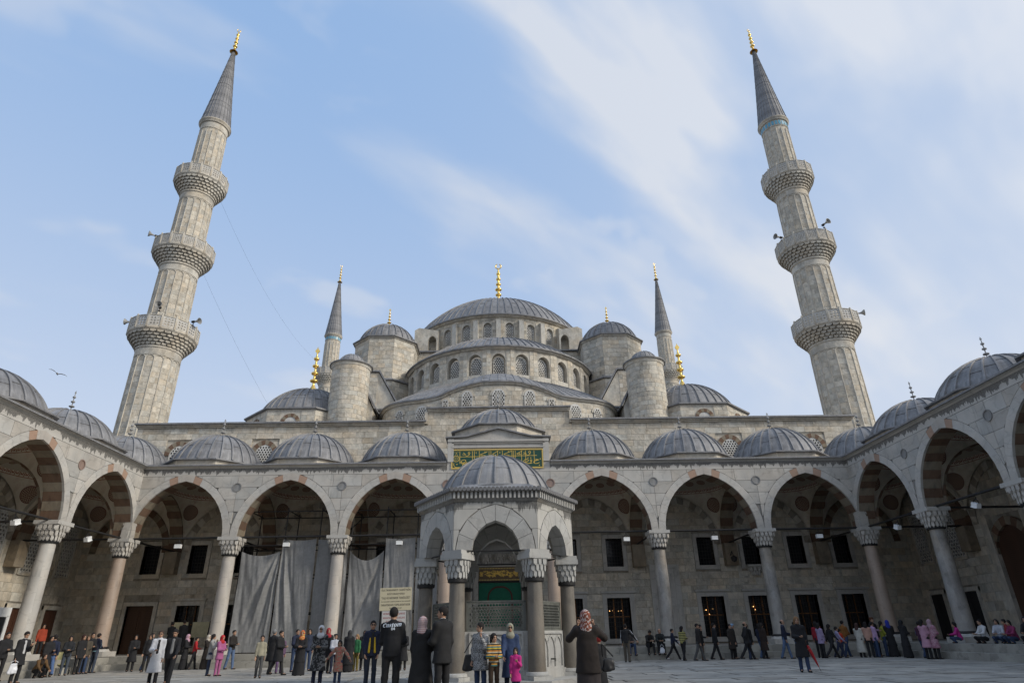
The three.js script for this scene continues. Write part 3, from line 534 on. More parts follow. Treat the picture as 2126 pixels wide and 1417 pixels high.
  mesh('inscription', pg, std({ map: txt, roughness: 0.5 }), ins, [0, 0, 0.004]).userData.label = 'green panel with gilded Arabic letters'; mesh('backing', box(5.4, 1.12, 0.05, 0, 0, -0.026), M.marbleCool, ins); mesh('gilded_frame', merged(fg), M.gold, ins);
}
// side porticoes: outer wall with stone lattices, doors below
function sideWall(P, nb, x0, x1, dir, seed, doorMat, portalAt) {
  const lats = [], doors = [];
  for (let b = dir > 0 ? 0 : -1; b < (dir > 0 ? nb + 1 : nb); b++) for (const o of [-1.5, 1.5]) { const x = b * BAY + 3 + o; if (portalAt === b) continue; lats.push(x); doors.push(x); }
  const open = [...lats.map((x) => [x - 0.62, x + 0.62, 4.9, 7.9]), ...doors.map((x) => [x - 0.8, x + 0.8, FLOOR, 3.2])];
  if (portalAt !== undefined) { const x = portalAt * BAY + 3; open.push([x - 1.7, x + 1.7, FLOOR, 6.6]); }
  mesh('wall_core', boxMM(x0, x1, 0, 10.5, -7.0, -6.06), M.mortar, P);
  const bl = courses(flatZ(-6.03), x0, x1, FLOOR, 10.45, { h: 0.46, w: [0.7, 1.35], open, seed }); layBlocks(P, bl, M.stone, 110, 'wall_block', 'wall_courses', (b) => (dir > 0 ? b.u > 8 : b.u < 16) ? 1 : 0);
  for (const x of lats) { const g = sub('lattice_window', P, [x, 4.9, -6.0]); mesh('lattice', latticeGeo(1.24, 3.0, 0, 0.085, 0.23), M.lattice, g, [0, 0, 0.03]); mesh('pane', boxMM(-0.6, 0.6, 0, 3, -0.05, -0.045), M.dark, g); mesh('window_frame', merged([box(0.12, 3.2, 0.1, -0.68, 1.5, 0.02), box(0.12, 3.2, 0.1, 0.68, 1.5, 0.02), box(1.24, 0.12, 0.1, 0, 3.06, 0.02), box(1.24, 0.12, 0.1, 0, -0.06, 0.02)]), M.trim, g); }
  for (const x of doors) { const g = sub('door', P, [x, FLOOR, -6.0]); mesh('door_frame', merged([box(0.22, 2.7, 0.14, -0.72, 1.35, 0.03), box(0.22, 2.7, 0.14, 0.72, 1.35, 0.03), box(1.66, 0.22, 0.14, 0, 2.6, 0.032)]), M.trim, g); for (const s of [-1, 1]) mesh('door_leaf', merged([box(0.59, 2.46, 0.05, s * 0.305, 1.23, -0.02), box(0.4, 0.9, 0.03, s * 0.305, 0.62, 0.014), box(0.4, 1.0, 0.03, s * 0.305, 1.75, 0.014)]), doorMat, g); }
  if (portalAt !== undefined) { const x = portalAt * BAY + 3, g = sub('gate', P, [x, FLOOR, -6.0]); mesh('gate_frame', merged([box(0.5, 6.2, 0.3, -1.45, 3.1, 0.1), box(0.5, 6.2, 0.3, 1.45, 3.1, 0.1)]), M.trim, g); const vv = voussoirs(1.2, 1.4, 0.45, -0.05, 0.12, 6); vv.forEach((q, i) => mesh('voussoir', q, i % 2 ? M.voussRed : M.voussCream, g, [0, 4.1, 0.05])); mesh('gate_leaf', extrude(shapeOf([[-1.2, 0], ...archPts(1.2, 1.4, 8).map(([a, b]) => [a, b + 4.1]), [1.2, 0]]), 0.06, -0.04), M.wood, g); }
}
M.woodRed = std({ color: rgb(0.085, 0.035, 0.02), map: grainMap, roughness: 0.6 });
const LEFT = portico('side_portico', 'grey marble arcade with one pink and one white column beside the tarpaulins', [-21, 0, -12.5], Math.PI / 2, 4, { cols: [0, 1, 2, 3], shafts: [M.greyGranite, M.pinkGranite, M.marble, M.marble] });
cornice(LEFT, 0, 23.6); sideWall(LEFT, 4, 0, 30.0, 1, 5, M.woodRed);
const RIGHT = portico('side_portico', 'shaded marble arcade beside the queue, with a seated group on its steps', [21, 0, -36.5], -Math.PI / 2, 4, { cols: [1, 2, 3, 4], shafts: [M.greyGranite, M.greyGranite, M.marbleCool, M.greyGranite] });
cornice(RIGHT, 0.4, 24); sideWall(RIGHT, 4, -6, 24, -1, 6, M.dark, 0);

// the fourth side of the court and the near ends of the side arcades close the court round the camera
{
  const rear = (name, label, pos, ry, nb, x0, x1) => { const P = thing(name, label, 'arcade', pos, ry); for (let i = 0; i <= nb; i++) columnPart(P, i * BAY, 0, M.greyGranite); for (let b = 0; b < nb; b++) mesh('spandrel', coreGeo, M.marble, P, [b * BAY + 3, SPRING, 0]); cornice(P, x0, x1); mesh('back_wall', boxMM(x0, x1, 0, 10.5, -7, -6.05), M.trim, P); mesh('portico_floor', boxMM(x0, x1, 0, FLOOR, -6, 1.5), M.marbleCool, P); return P; };
  rear('gate_portico', 'marble arcade on the gate side of the court, facing the prayer hall', [21, 0, 5.5], Math.PI, 7, -6, 48);
  rear('near_arcade', 'plain marble bays continuing the kiosk arcade toward the gate', [-21, 0, 5.5], Math.PI / 2, 3, 0, 17.98); rear('near_arcade', 'plain marble bays continuing the shaded arcade toward the gate', [21, 0, -12.5], -Math.PI / 2, 3, 0.02, 18);
}

// ---------------------------------------------------------------- the prayer hall
const HALL = thing('prayer_hall', 'huge grey stone mosque hall with a cascade of lead domes', 'mosque', [0, 0, -42.5]);
const zl = (z) => z + 42.5;
{
  const P = HALL, WX = [-22.5, -19.5, -16.5, -13.5, -7.5, -4.5, 4.5, 7.5, 13.5, 16.5, 19.5, 22.5];
  const low = WX.map((x) => [x - 0.73, x + 0.73, 0.95, 3.28]), up = WX.map((x) => [x - 0.54, x + 0.54, 5.15, 6.9]); low[0] = [-23.35, -21.65, 0.6, 3.3];
  const lun = [-22.2, -16.3, 16.3, 22.2];
  const s = shapeOf([[-27.3, 0], [27.3, 0], [27.3, 10.7], [25.4, 10.7], [25.4, 15.0], [5.05, 15.0], [5.05, 15.95], [-5.05, 15.95], [-5.05, 15.0], [-25.4, 15.0], [-25.4, 10.7], [-27.3, 10.7]]);
  for (const [a, b, c, d] of [...low, ...up]) s.holes.push(pathOf([[a, c], [a, d], [b, d], [b, c]]));
  s.holes.push(pathOf([[-2.1, 0.62], [-2.1, 5.6], ...archPts(2.1, 1.7, 8).map(([x, y]) => [x, y + 5.6]).slice(1, -1), [2.1, 5.6], [2.1, 0.62]]));
  mesh('front_wall_core', extrude(s, 0.94, -0.98), M.mortar, P);
  const op = [...low, ...up].map(([a, b, c, d]) => [a - 0.27, b + 0.27, c - 0.25, d + 0.25]); op.push([-2.7, 2.7, 0.6, 8.2]);
  const bl1 = courses(flatZ(0), -27.3, 27.3, FLOOR, 10.6, { h: 0.42, w: [0.7, 1.45], open: op, seed: 21, base: 1.0, vary: 0.14 });
  const bl2 = courses(flatZ(0), -25.4, 25.4, 10.6, 14.82, { h: 0.42, w: [0.6, 1.4], open: lun.map((x) => [x - 0.95, x + 0.95, 12.0, 13.75]), seed: 22, vary: 0.15 });
  const bl3 = courses(flatZ(0), -5.05, 5.05, 14.82, 15.78, { h: 0.48, w: [0.6, 1.3], seed: 23 });
  layBlocks(P, [...bl1, ...bl2, ...bl3], M.stone, 300, 'wall_block', 'wall_courses', (b) => (b.v > 12.6 ? 2 : b.u > 2 && b.u < 24 && b.v < 8 ? 1 : 0));
  // cornices
  const corn = (x0, x1, y) => { mesh('cornice', merged([boxMM(x0, x1, y, y + 0.1, -0.96, 0.12), boxMM(x0 - 0.06, x1 + 0.06, y + 0.1, y + 0.2, -0.95, 0.22)]), M.trim, P); mesh('lead_edge', boxMM(x0 - 0.12, x1 + 0.12, y + 0.2, y + 0.31, -1.1, 0.36), M.lead, P); };
  corn(-25.4, -5.25, 14.82); corn(5.25, 25.4, 14.82); corn(-5.05, 5.05, 15.78);
  for (const x of [-5.15, 5.15]) mesh('cornice', boxMM(x - 0.1, x + 0.1, 14.9, 15.8, -0.9, 0.16), M.trim, P);
  // rectangular windows: marble frame, iron grille, timber leaves behind
  const grille = (w, h, nx, ny) => { const L = []; for (let i = 1; i < nx; i++) L.push(bar([-w / 2 + w * i / nx, 0, 0], [-w / 2 + w * i / nx, h, 0], 0.016, 5)); for (let j = 1; j < ny; j++) L.push(bar([-w / 2, h * j / ny, 0], [w / 2, h * j / ny, 0], 0.016, 5)); return merged(L); };
  const gl = grille(1.46, 2.33, 8, 10), gu = grille(1.08, 1.75, 6, 8);
  const frame = (w, h, t, d) => merged([boxMM(-w / 2 - t, -w / 2, -t, h + t, -0.5, d), boxMM(w / 2, w / 2 + t, -t, h + t, -0.5, d), boxMM(-w / 2, w / 2, h, h + t, -0.5, d), boxMM(-w / 2, w / 2, -t, 0, -0.5, d)]);
  const fl = frame(1.46, 2.33, 0.27, 0.05), fu = frame(1.08, 1.75, 0.25, 0.05), hood = box(2.2, 0.12, 0.2, 0, 2.67, 0.06);
  M.amber = std({ color: rgb(0.30, 0.13, 0.035), map: grainMap, roughness: 0.55 });
  WX.forEach((x, i) => {
    const fm = x > 0 ? M.marbleCool : M.trim;
    if (i) { const g = sub('window', P, [x, 0.95, 0]); mesh('window_frame', merged([fl, hood]), fm, g); mesh('grille', gl, M.iron, g, [0, 0, -0.18]); mesh('mullion', merged([box(0.08, 2.3, 0.06, -0.26, 1.16, -0.42), box(0.08, 2.3, 0.06, 0.28, 1.16, -0.42), box(1.42, 0.06, 0.05, 0, 1.25, -0.42)]), M.amber, g); mesh('pane', boxMM(-0.73, 0.73, 0, 2.33, -0.52, -0.5), M.glass, g); }
    const g = sub('window', P, [x, 5.15, 0]); mesh('window_frame', fu, fm, g); mesh('grille', gu, M.iron, g, [0, 0, -0.16]); mesh('pane', boxMM(-0.54, 0.54, 0, 1.75, -0.52, -0.5), M.glass, g);
  });
  { const g = sub('door', P, [-22.5, FLOOR, 0]); mesh('door_frame', frame(1.7, 2.7, 0.22, 0.06), M.trim, g); for (const q of [-1, 1]) mesh('door_leaf', merged([box(0.84, 2.7, 0.06, q * 0.425, 1.35, -0.3), box(0.6, 0.9, 0.03, q * 0.425, 0.65, -0.26), box(0.6, 1.1, 0.03, q * 0.425, 1.9, -0.26)]), M.wood, g); }
  for (const x of [-10.6, 10.6]) { const g = sub('prayer_niche', P, [x, FLOOR, 0]); mesh('niche_frame', merged([boxMM(-0.95, -0.62, 0, 4.4, -0.03, 0.1), boxMM(0.62, 0.95, 0, 4.4, -0.03, 0.1), boxMM(-0.95, 0.95, 4.4, 4.62, -0.03, 0.14), boxMM(-0.62, -0.5, 0, 4.1, -0.03, 0.06), boxMM(0.5, 0.62, 0, 4.1, -0.03, 0.06), boxMM(-0.62, 0.62, 4.1, 4.4, -0.03, 0.06)]), M.marbleCool, g); mesh('niche_hood', muqarnas(0.1, 0.44, 2.6, 4.05, 4, 14).scale(1, 1, 0.3).translate(0, 0, 0.03), M.marbleCool, g); mesh('niche_back', boxMM(-0.5, 0.5, 0, 4.1, -0.02, 0.035), M.marbleCool, g); }
  mesh('stone_bracket', merged([muqarnas(0.12, 0.5, 4.5, 5.0, 2, 12).scale(1, 1, 0.6).translate(16.55, 0, 0.05), boxMM(15.95, 17.15, 5.0, 5.12, -0.02, 0.42)]), M.marbleCool, P);
  // lunettes with radiating red and cream voussoirs
  const lv = voussoirs(0.62, 0.7, 0.34, 0, 0.05, 5);
  for (const x of lun) { const g = sub('lunette', P, [x, 12.85, 0]); mesh('lattice', latticeGeo(1.24, 1.5, 0.7, 0.07, 0.19), M.lattice, g, [0, -0.8, 0.03]); mesh('pane', paneGeo(1.2, 1.5, 0.7), M.dark, g, [0, -0.8, -0.034]); mesh('arch_stones', merged(lv.filter((_, i) => i % 2 === 0)), M.voussRed, g); mesh('arch_stones', merged(lv.filter((_, i) => i % 2)), M.voussCream, g); mesh('surround', boxMM(-0.95, 0.95, -0.84, 0.92, -0.05, -0.036), M.trim, g); }
  // portal: marble niche, gilded inscription band, green door hanging
  const pz = -0.9; mesh('portal_frame', (() => { const q = shapeOf([[-2.7, 0.6], [2.7, 0.6], [2.7, 8.2], [-2.7, 8.2]]); q.holes.push(pathOf([[-1.75, 0.62], [-1.75, 5.4], ...archPts(1.75, 1.5, 8).map(([x, y]) => [x, y + 5.4]).slice(1, -1), [1.75, 5.4], [1.75, 0.62]])); return extrude(q, 0.22, -0.1); })(), M.marbleCool, P);
  mesh('portal_niche', merged([boxMM(-2.1, 2.1, 0.6, 7.4, pz - 0.1, pz)]), M.marbleCool, P); mesh('portal_stalactites', merged([0, 1, 2].map((k) => muqarnas(0.2, 0.5, 5.45 + k * 0.1, 6.1, 3, 10).translate((k - 1) * 0.9, 0, pz + 0.05))), M.marble, P);
  for (const q of [-1, 1]) mesh('portal_jamb', box(0.3, 5.0, 0.5, q * 1.56, 3.1, pz + 0.3), M.marble, P);
  const bandTex = canvasTex(512, 160, (g, w, h) => { g.fillStyle = '#5e4615'; g.fillRect(0, 0, w, h); g.strokeStyle = '#ecc04a'; g.lineWidth = 7; for (let k = 0; k < 80; k++) { const x = 12 + rnd() * 490, y = 46 + rnd() * 66; g.beginPath(); g.moveTo(x, y); g.bezierCurveTo(x + 20, y - 26, x + 30, y + 26, x + 48 * (rnd() - 0.4), y + 20 * (rnd() - 0.5)); g.stroke(); } g.fillStyle = '#e2c46a'; for (let x = 8; x < w; x += 19) { for (const y of [14, h - 14]) { g.beginPath(); g.arc(x, y, 6.5, 0, 7); g.fill(); } } });
  mesh('gilded_band', (() => { const g = new THREE.PlaneGeometry(2.78, 0.86); return g; })(), std({ map: bandTex, roughness: 0.4 }), P, [0, 4.9, pz + 0.012]);
  mesh('lintel', box(2.9, 0.1, 0.14, 0, 5.4, pz + 0.06), M.marble, P); mesh('lintel', box(2.9, 0.08, 0.12, 0, 4.42, pz + 0.05), M.dark, P);
  M.greenCloth = std({ color: rgb(0.014, 0.15, 0.092), roughness: 0.85, map: clothMap });
  mesh('door_hanging', box(2.74, 3.75, 0.08, 0, 2.48, pz + 0.06), M.greenCloth, P);
  mesh('hanging_trim', merged([extrude((() => { const a = archPts(0.72, 0.6, 8, 0.09), b = archPts(0.72, 0.6, 8, 0), q = shapeOf(a); q.lineTo(0.72, 0); b.reverse().forEach(([x, y]) => q.lineTo(x, y)); return q; })(), 0.05, 0).translate(0, 3.45, pz + 0.1), box(0.09, 2.8, 0.05, -0.77, 2.05, pz + 0.125), box(0.09, 2.8, 0.05, 0.77, 2.05, pz + 0.125)]), std({ color: rgb(0.09, 0.018, 0.012), roughness: 0.7 }), P);
  // side and back walls, roof
  mesh('side_wall', boxMM(-25.4, -24.6, 0, 15.0, zl(-97), -0.99), M.trim, P); mesh('side_wall', boxMM(24.6, 25.4, 0, 15.0, zl(-97), -0.99), M.trim, P); mesh('back_wall', boxMM(-24.6, 24.6, 0, 15.0, zl(-97), zl(-96.2)), M.trim, P);
  mesh('lead_roof', boxMM(-24.55, 24.55, 14.7, 14.98, zl(-96.1), -1.15), M.lead, P);
  for (const x of [-20.6, 20.6]) leadDome(P, 'roof_dome', 0.62, 0.42, 12, [x, 15.0, zl(-44.6)], { eave: 0.05, laps: false });

  // ---- curved walls
  const C = (pts) => new THREE.CatmullRomCurve3(pts.map(([x, z]) => V3(x, 0, zl(z))), false, 'catmullrom', 0.5);
  const half = [[0, -44.8], [1.3, -44.9], [2.8, -45.1], [4.2, -45.3], [5.4, -45.62], [6.6, -46.05], [7.8, -46.6], [8.7, -47.4], [9.4, -48.6], [9.9, -50.2], [10.2, -52.0]];
  const prof = [[0, 19.05], [1.3, 19.03], [2.8, 18.76], [3.7, 18.46], [4.35, 18.16], [5.0, 18.02], [6.0, 17.98], [7.7, 18.03], [9, 18.08], [11, 18.08]];
  const topAt = (x) => { const a = Math.abs(x); for (let i = 1; i < prof.length; i++) if (a <= prof[i][0]) { const t = (a - prof[i - 1][0]) / (prof[i][0] - prof[i - 1][0]); return lerp(prof[i - 1][1], prof[i][1], t * t * (3 - 2 * t) * 0.5 + t * 0.5); } return prof[prof.length - 1][1]; };
  const exc = C([...half.slice(1).reverse().map(([x, z]) => [-x, z]), ...half]), exLen = exc.getLength(), exP = exc.getSpacedPoints(240), exT = exP.map((_, i) => exc.getTangentAt(i / 240));
  const exSurf = (u, v, o) => { const k = clamp((u / exLen + 0.5) * 240, 0, 240), i = Math.min(239, Math.floor(k)), f = k - i, p = exP[i].clone().lerp(exP[i + 1], f), t = exT[i].clone().lerp(exT[i + 1], f); return [p.x - t.z * o, v, p.z + t.x * o]; };
  const exStrip = (dy0, o0, dy1, o1, n = 110) => { const q = []; for (let i = 0; i < n; i++) { const a = lerp(-L2, L2, i / n), b = lerp(-L2, L2, (i + 1) / n), A = topAt(exSurf(a, 0, 0)[0]), B = topAt(exSurf(b, 0, 0)[0]), y = (t, d) => (d < -1 ? 14.9 : t + d); q.push([exSurf(a, y(A, dy0), o0), exSurf(b, y(B, dy0), o0), exSurf(b, y(B, dy1), o1), exSurf(a, y(A, dy1), o1)]); } return quadGeo(q); };
  const L2 = exLen / 2;
  mesh('exedra_wall_core', merged([exStrip(-9, -0.03, -0.05, -0.03), exStrip(-0.05, -0.03, -0.05, -0.6)]), M.trim, P);
  { const b = courses(exSurf, -L2, L2, 15.0, 19.0, { h: 0.36, w: [0.55, 1.1], seed: 31, seg: 2, vary: 0.13 }).filter((k) => k.v + 0.2 < topAt(exSurf(k.u, 0, 0)[0]) - 0.22); layBlocks(P, b, M.stone, 0, '', 'exedra_courses'); }
  mesh('exedra_cornice', merged([exStrip(-0.27, -0.02, -0.27, 0.08), exStrip(-0.27, 0.08, -0.14, 0.14), exStrip(-0.14, 0.14, -0.12, 0.2)]), M.trim, P);
  mesh('lead_edge', merged([exStrip(-0.12, 0.0, -0.12, 0.26), exStrip(-0.12, 0.26, 0.0, 0.26), exStrip(0.0, 0.26, 0.02, -0.1)]), M.lead, P);
  const atEx = (x) => { let lo = -L2, hi = L2; for (let i = 0; i < 40; i++) { const m = (lo + hi) / 2; exSurf(m, 0, 0)[0] < x ? lo = m : hi = m; } return lo; };
  const exWin = (x, y, w, h) => { const u = atEx(x), p = exSurf(u, y, 0), q = exSurf(u, y, 1), g = sub('window', P, [p[0], y, p[2]], Math.atan2(q[0] - p[0], q[2] - p[2])); mesh('lattice', latticeGeo(w, h, w * 0.55, 0.078, 0.19), M.lattice, g, [0, 0, 0.09]); mesh('pane', paneGeo(w - 0.05, h, w * 0.55), M.dark, g, [0, 0, -0.012]); const e = voussoirs(w / 2, w * 0.55, 0.16, 0, 0.05, 5); mesh('arch_stones', merged(e.map((k) => k.translate(0, h - w * 0.55, 0))), M.trim, g); };
  exWin(0, 16.7, 0.98, 1.7); for (const q of [-1, 1]) { exWin(q * 2.4, 16.85, 0.86, 1.5); exWin(q * 4.08, 16.9, 0.5, 0.86); exWin(q * 5.93, 16.05, 1.0, 1.4); exWin(q * 7.75, 16.2, 0.76, 1.15); }
  // half-dome drum: polygon of bays with deep arched window niches
  const drumBays = (name, R, z0, y0, y1, dA, k0, k1, off, win, piers, bseed) => {
    const w = 2 * R * Math.tan(dA / 2), [ww, wy, wh, wr, rec] = win;
    const sh = shapeOf([[-w / 2, y0], [w / 2, y0], [w / 2, y1], [-w / 2, y1]]); sh.holes.push(pathOf([[-ww / 2, wy], ...archPts(ww / 2, wr, 7).map(([x, y]) => [x, y + wy + wh - wr]), [ww / 2, wy]]));
    const geo = extrude(sh, 0.6, -0.6 - 0.03);
    for (let k = k0; k <= k1; k++) {
      const a = (k + off) * dA, px = R * Math.sin(a), pz2 = z0 + R * Math.cos(a);
      mesh(name, geo, M.trim, P, [px, 0, pz2], a);
      const surf = (u, v, o) => { const s2 = Math.sin(a), c2 = Math.cos(a); return [px + u * c2 + o * s2, v, pz2 - u * s2 + o * c2]; };
      const b = courses(surf, -w / 2, w / 2, y0, y1, { h: 0.4, w: [0.5, 1.0], seed: bseed + k, open: [[-ww / 2 - 0.1, ww / 2 + 0.1, wy - 0.1, wy + wh + 0.14]], vary: 0.2 }); const m = mesh(name + '_courses', merged(b.map((q) => q.geo)), M.stone, P); m.userData.kind = 'stuff';
      windowPart(P, [px, wy, pz2], a, ww - rec[1], wh - rec[1], wr * (ww - rec[1]) / ww, { recess: rec[0] });
      if (piers) mesh('buttress', merged([box(0.55, y1 - y0 - 0.5, 0.5, 0, (y0 + y1 - 0.5) / 2, 0.15), box(0.65, 0.3, 0.3, 0, y1 - 0.6, 0.1)]), M.trim, P, [R / Math.cos(dA / 2) * Math.sin(a + dA / 2), 0, z0 + R / Math.cos(dA / 2) * Math.cos(a + dA / 2)], a + dA / 2);
    }
  };
  const D = Math.PI / 180;
  const HZ0 = zl(-60.6), DZ0 = zl(-73.4);
  drumBays('half_dome_drum', 9.35, HZ0, 20.2, 24.7, 13.2 * D, -6, 6, 0, [1.22, 22.3, 2.05, 0.68, [0.42, 0.22]], false, 100);
  mesh('half_dome_cornice', lathe([[9.3, 24.7], [9.5, 24.72], [9.58, 24.84], [9.66, 24.88]], 72, -Math.PI / 2, Math.PI).translate(0, 0, HZ0), M.trim, P);
  mesh('lead_edge', lathe([[9.3, 24.88], [9.78, 24.88], [9.78, 25.0], [9.4, 25.03]], 72, -Math.PI / 2, Math.PI).translate(0, 0, HZ0), M.lead, P);
  leadDome(P, 'half_dome', 9.5, 3.9, 88, [0, 25.0, HZ0], { a0: -Math.PI / 2, a1: Math.PI / 2, eave: 0 });
  // lead slope between the exedra cornice and the half-dome drum, with seams
  { const inner = (u) => { const p = exSurf(u, 0, 0), a = clamp(Math.atan2(p[0], Math.max(0.5, p[2] - HZ0)) * 1.12, -1.5, 1.5); return [9.2 * Math.sin(a), 0, HZ0 + 9.2 * Math.cos(a)]; };
    const q = [], sm = [], N = 96, rows = 6; const pt = (u, t, o) => { const A = exSurf(u, 0, 0.2), B = inner(u), yA = topAt(A[0]) + 0.02, bulge = Math.sin(t * Math.PI) * (0.1 + 0.42 * Math.exp(-((A[0] / 3.4) ** 2))); return [lerp(A[0], B[0], t), lerp(yA, 21.9, t) + bulge + o, lerp(A[2], B[2], t)]; };
    for (let i = 0; i < N; i++) { const a = lerp(-L2, L2, i / N), b = lerp(-L2, L2, (i + 1) / N); for (let j = 0; j < rows; j++) q.push([pt(a, j / rows, 0), pt(b, j / rows, 0), pt(b, (j + 1) / rows, 0), pt(a, (j + 1) / rows, 0)]); }
    const pa = []; mesh('lead_slope', quadGeo(q), M.lead, P);
    for (let i = 1; i < 44; i++) { const u = lerp(-L2, L2, i / 44), L = []; for (let j = 0; j < rows; j++) { const A = pt(u, j / rows, 0.02), B = pt(u, (j + 1) / rows, 0.02); L.push(bar(A, B, 0.028, 5)); } mesh('lead_seam', merged(L), M.lead, P); } }
  // main drum, dome, square base
  drumBays('main_drum', 10.8, DZ0, 29.2, 33.95, (360 / 27) * D, -7, 6, 0.5, [0.98, 31.2, 2.1, 0.55, [0.3, 0.06]], true, 200);
  mesh('main_cornice', lathe([[10.8, 33.9], [11.05, 33.92], [11.12, 34.04], [11.22, 34.08]], 96).translate(0, 0, DZ0), M.trim, P);
  mesh('lead_edge', lathe([[10.8, 34.08], [11.34, 34.08], [11.34, 34.2], [11.0, 34.26]], 96).translate(0, 0, DZ0), M.lead, P);
  mesh('drum_back', lathe([[10.5, 29.2], [10.5, 34]], 64, Math.PI / 2, Math.PI).translate(0, 0, DZ0), M.trim, P);
  const md = leadDome(P, 'main_dome', 11.2, 6.4, 80, [0, 34.2, DZ0], { eave: 0, mats: [M.leadB, M.lead] }); goldFinial(md, [0, 6.25, 0], 7.5, [0.072, 0.055, 0.064, 0.042, 0.034, 0.026], M.gold, 'crescent');
  mesh('dome_base_block', boxMM(-11.7, 11.7, 15, 29.25, zl(-85), zl(-61.9)), M.trim, P); { const m = courses(flatZ(zl(-61.85)), -11.7, 11.7, 21, 29.1, { h: 0.44, w: [0.6, 1.2], seed: 77, vary: 0.2 }); layBlocks(P, m, M.stone, 0, '', 'base_courses'); }
  mesh('lead_edge', boxMM(-11.9, 11.9, 29.25, 29.4, zl(-85.2), zl(-61.6)), M.lead, P);
  for (const q of [-1, 1]) { // big arched buttress of the drum, then tower, shoulder, turret, corner dome
    const MX = (v) => v.map(([x, y]) => [q * x, y]), bs = shapeOf(MX([[6.85, 29.4], [9.5, 29.4], [9.5, 32.7], [9.0, 33.0], [6.85, 32.65]])); bs.holes.push(pathOf(MX([[7.02, 29.42], [7.02, 31.4], ...archPts(0.46, 0.6, 5).map(([x, y]) => [x + 7.48, y + 31.4]).slice(1, -1), [7.94, 31.4], [7.94, 29.42]])));
    mesh('arched_buttress', extrude(bs, 1.5, 0), M.trim, P, [0, 0, zl(-64.8)]); mesh('buttress_niche', boxMM(Math.min(q * 6.9, q * 8.1), Math.max(q * 6.9, q * 8.1), 29.4, 32.3, zl(-64.9), zl(-64.4)), M.trim, P);
    const T0 = sub('tower', P, [q * 11.85, 0, zl(-60.2)]); mesh('tower_core', polyPrism(8, 3.27, 15, 28.95, Math.PI / 8), M.mortar, T0);
    const tw = []; const ap = 3.27 * Math.cos(Math.PI / 8) + 0.03, fw = 2 * ap * Math.tan(Math.PI / 8); for (let k = -2; k <= 2; k++) { const a = k * Math.PI / 4, surf = (u, v, o) => [ (ap + o) * Math.sin(a) + u * Math.cos(a), v, (ap + o) * Math.cos(a) - u * Math.sin(a)]; tw.push(...courses(surf, -fw / 2, fw / 2, 20, 28.8, { h: 0.46, w: [0.55, 1.15], seed: 300 + k + q * 20, vary: q > 0 ? 0.22 : 0.12, gap: 0.018 })); }
    layBlocks(T0, tw, M.stone, 0, '', 'tower_courses');
    mesh('tower_cornice', merged([polyPrism(8, 3.4, 28.8, 28.95, Math.PI / 8, 3.48)]), M.trim, T0); mesh('lead_edge', merged([polyPrism(8, 3.62, 28.95, 29.05, Math.PI / 8), polyPrism(8, 3.6, 29.05, 29.22, Math.PI / 8, 3.0)]), M.lead, T0);
    const td = leadDome(P, 'tower_dome', 3.02, 2.42, 26, [q * 11.85, 29.15, zl(-60.2)], { eave: 0 }); goldFinial(td, [0, 2.38, 0], 2.3, [0.13, 0.085, 0.06, 0.04], M.gold, 'leaf');
    mesh('tower_base', polyPrism(8, 3.75, 15, 24.0, Math.PI / 8), M.trim, T0); { const b2 = []; const ap2 = 3.75 * Math.cos(Math.PI / 8) + 0.01, f2 = 2 * ap2 * Math.tan(Math.PI / 8); for (let k = -1; k <= 1; k++) { const a = k * Math.PI / 4, surf = (u, v, o) => [(ap2 + o) * Math.sin(a) + u * Math.cos(a), v, (ap2 + o) * Math.cos(a) - u * Math.sin(a)]; b2.push(...courses(surf, -f2 / 2, f2 / 2, 17, 23.9, { h: 0.46, w: [0.55, 1.15], seed: 340 + k + q * 20, vary: 0.22 })); } layBlocks(T0, b2, M.stone, 0, '', 'tower_courses'); }
    mesh('lead_edge', merged([polyPrism(8, 3.98, 24.0, 24.14, Math.PI / 8), polyPrism(8, 3.95, 24.14, 24.5, Math.PI / 8, 3.2)]), M.lead, T0);
    { const g = sub('window', P, [q * 9.25, 24.25, zl(-58.2)], -q * Math.PI / 4 * 0.98); mesh('pane', paneGeo(0.62, 1.15, 0.3), q < 0 ? M.plaster : M.dark, g, [0, 0, 0.24]); mesh('arch_stones', merged(voussoirs(0.33, 0.32, 0.14, 0.2, 0.3, 4).map((k) => k.translate(0, 0.85, 0))), M.trim, g); }
    const X = (v) => v.map(([x, y]) => [q * x, y]); const bt = shapeOf(X([[14.6, 15], [9.4, 15], [9.4, 20.5], [11.15, 23.55], [14.6, 23.6]])); mesh('sloped_buttress', extrude(bt, 3.6, 0), M.trim, P, [0, 0, zl(-57.3)]);
    const be = shapeOf(X([[9.25, 20.4], [11.1, 23.6], [14.8, 23.65], [14.8, 23.78], [11.02, 23.75], [9.12, 20.45]])); mesh('lead_edge', extrude(be, 3.8, 0), M.lead, P, [0, 0, zl(-57.3)]);
    { const b = courses(flatZ(zl(-53.68)), Math.min(q * 11.2, q * 14.5), Math.max(q * 11.2, q * 14.5), 18.9, 23.5, { h: 0.42, w: [0.5, 1.1], seed: 360 + q }); layBlocks(P, b, M.stone, 0, '', 'buttress_courses'); }
    const st = shapeOf(X([[13.4, 15], [10.2, 15], [10.2, 18.0], [10.9, 19.4], [13.4, 19.4]])); mesh('stepped_shoulder', extrude(st, 2.6, 0), M.trim, P, [0, 0, zl(-50.5)]); const se = shapeOf(X([[10.05, 17.95], [10.82, 19.45], [13.5, 19.45], [13.5, 19.56], [10.74, 19.56], [9.95, 18.02]])); mesh('lead_edge', extrude(se, 2.75, 0), M.lead, P, [0, 0, zl(-50.5)]);
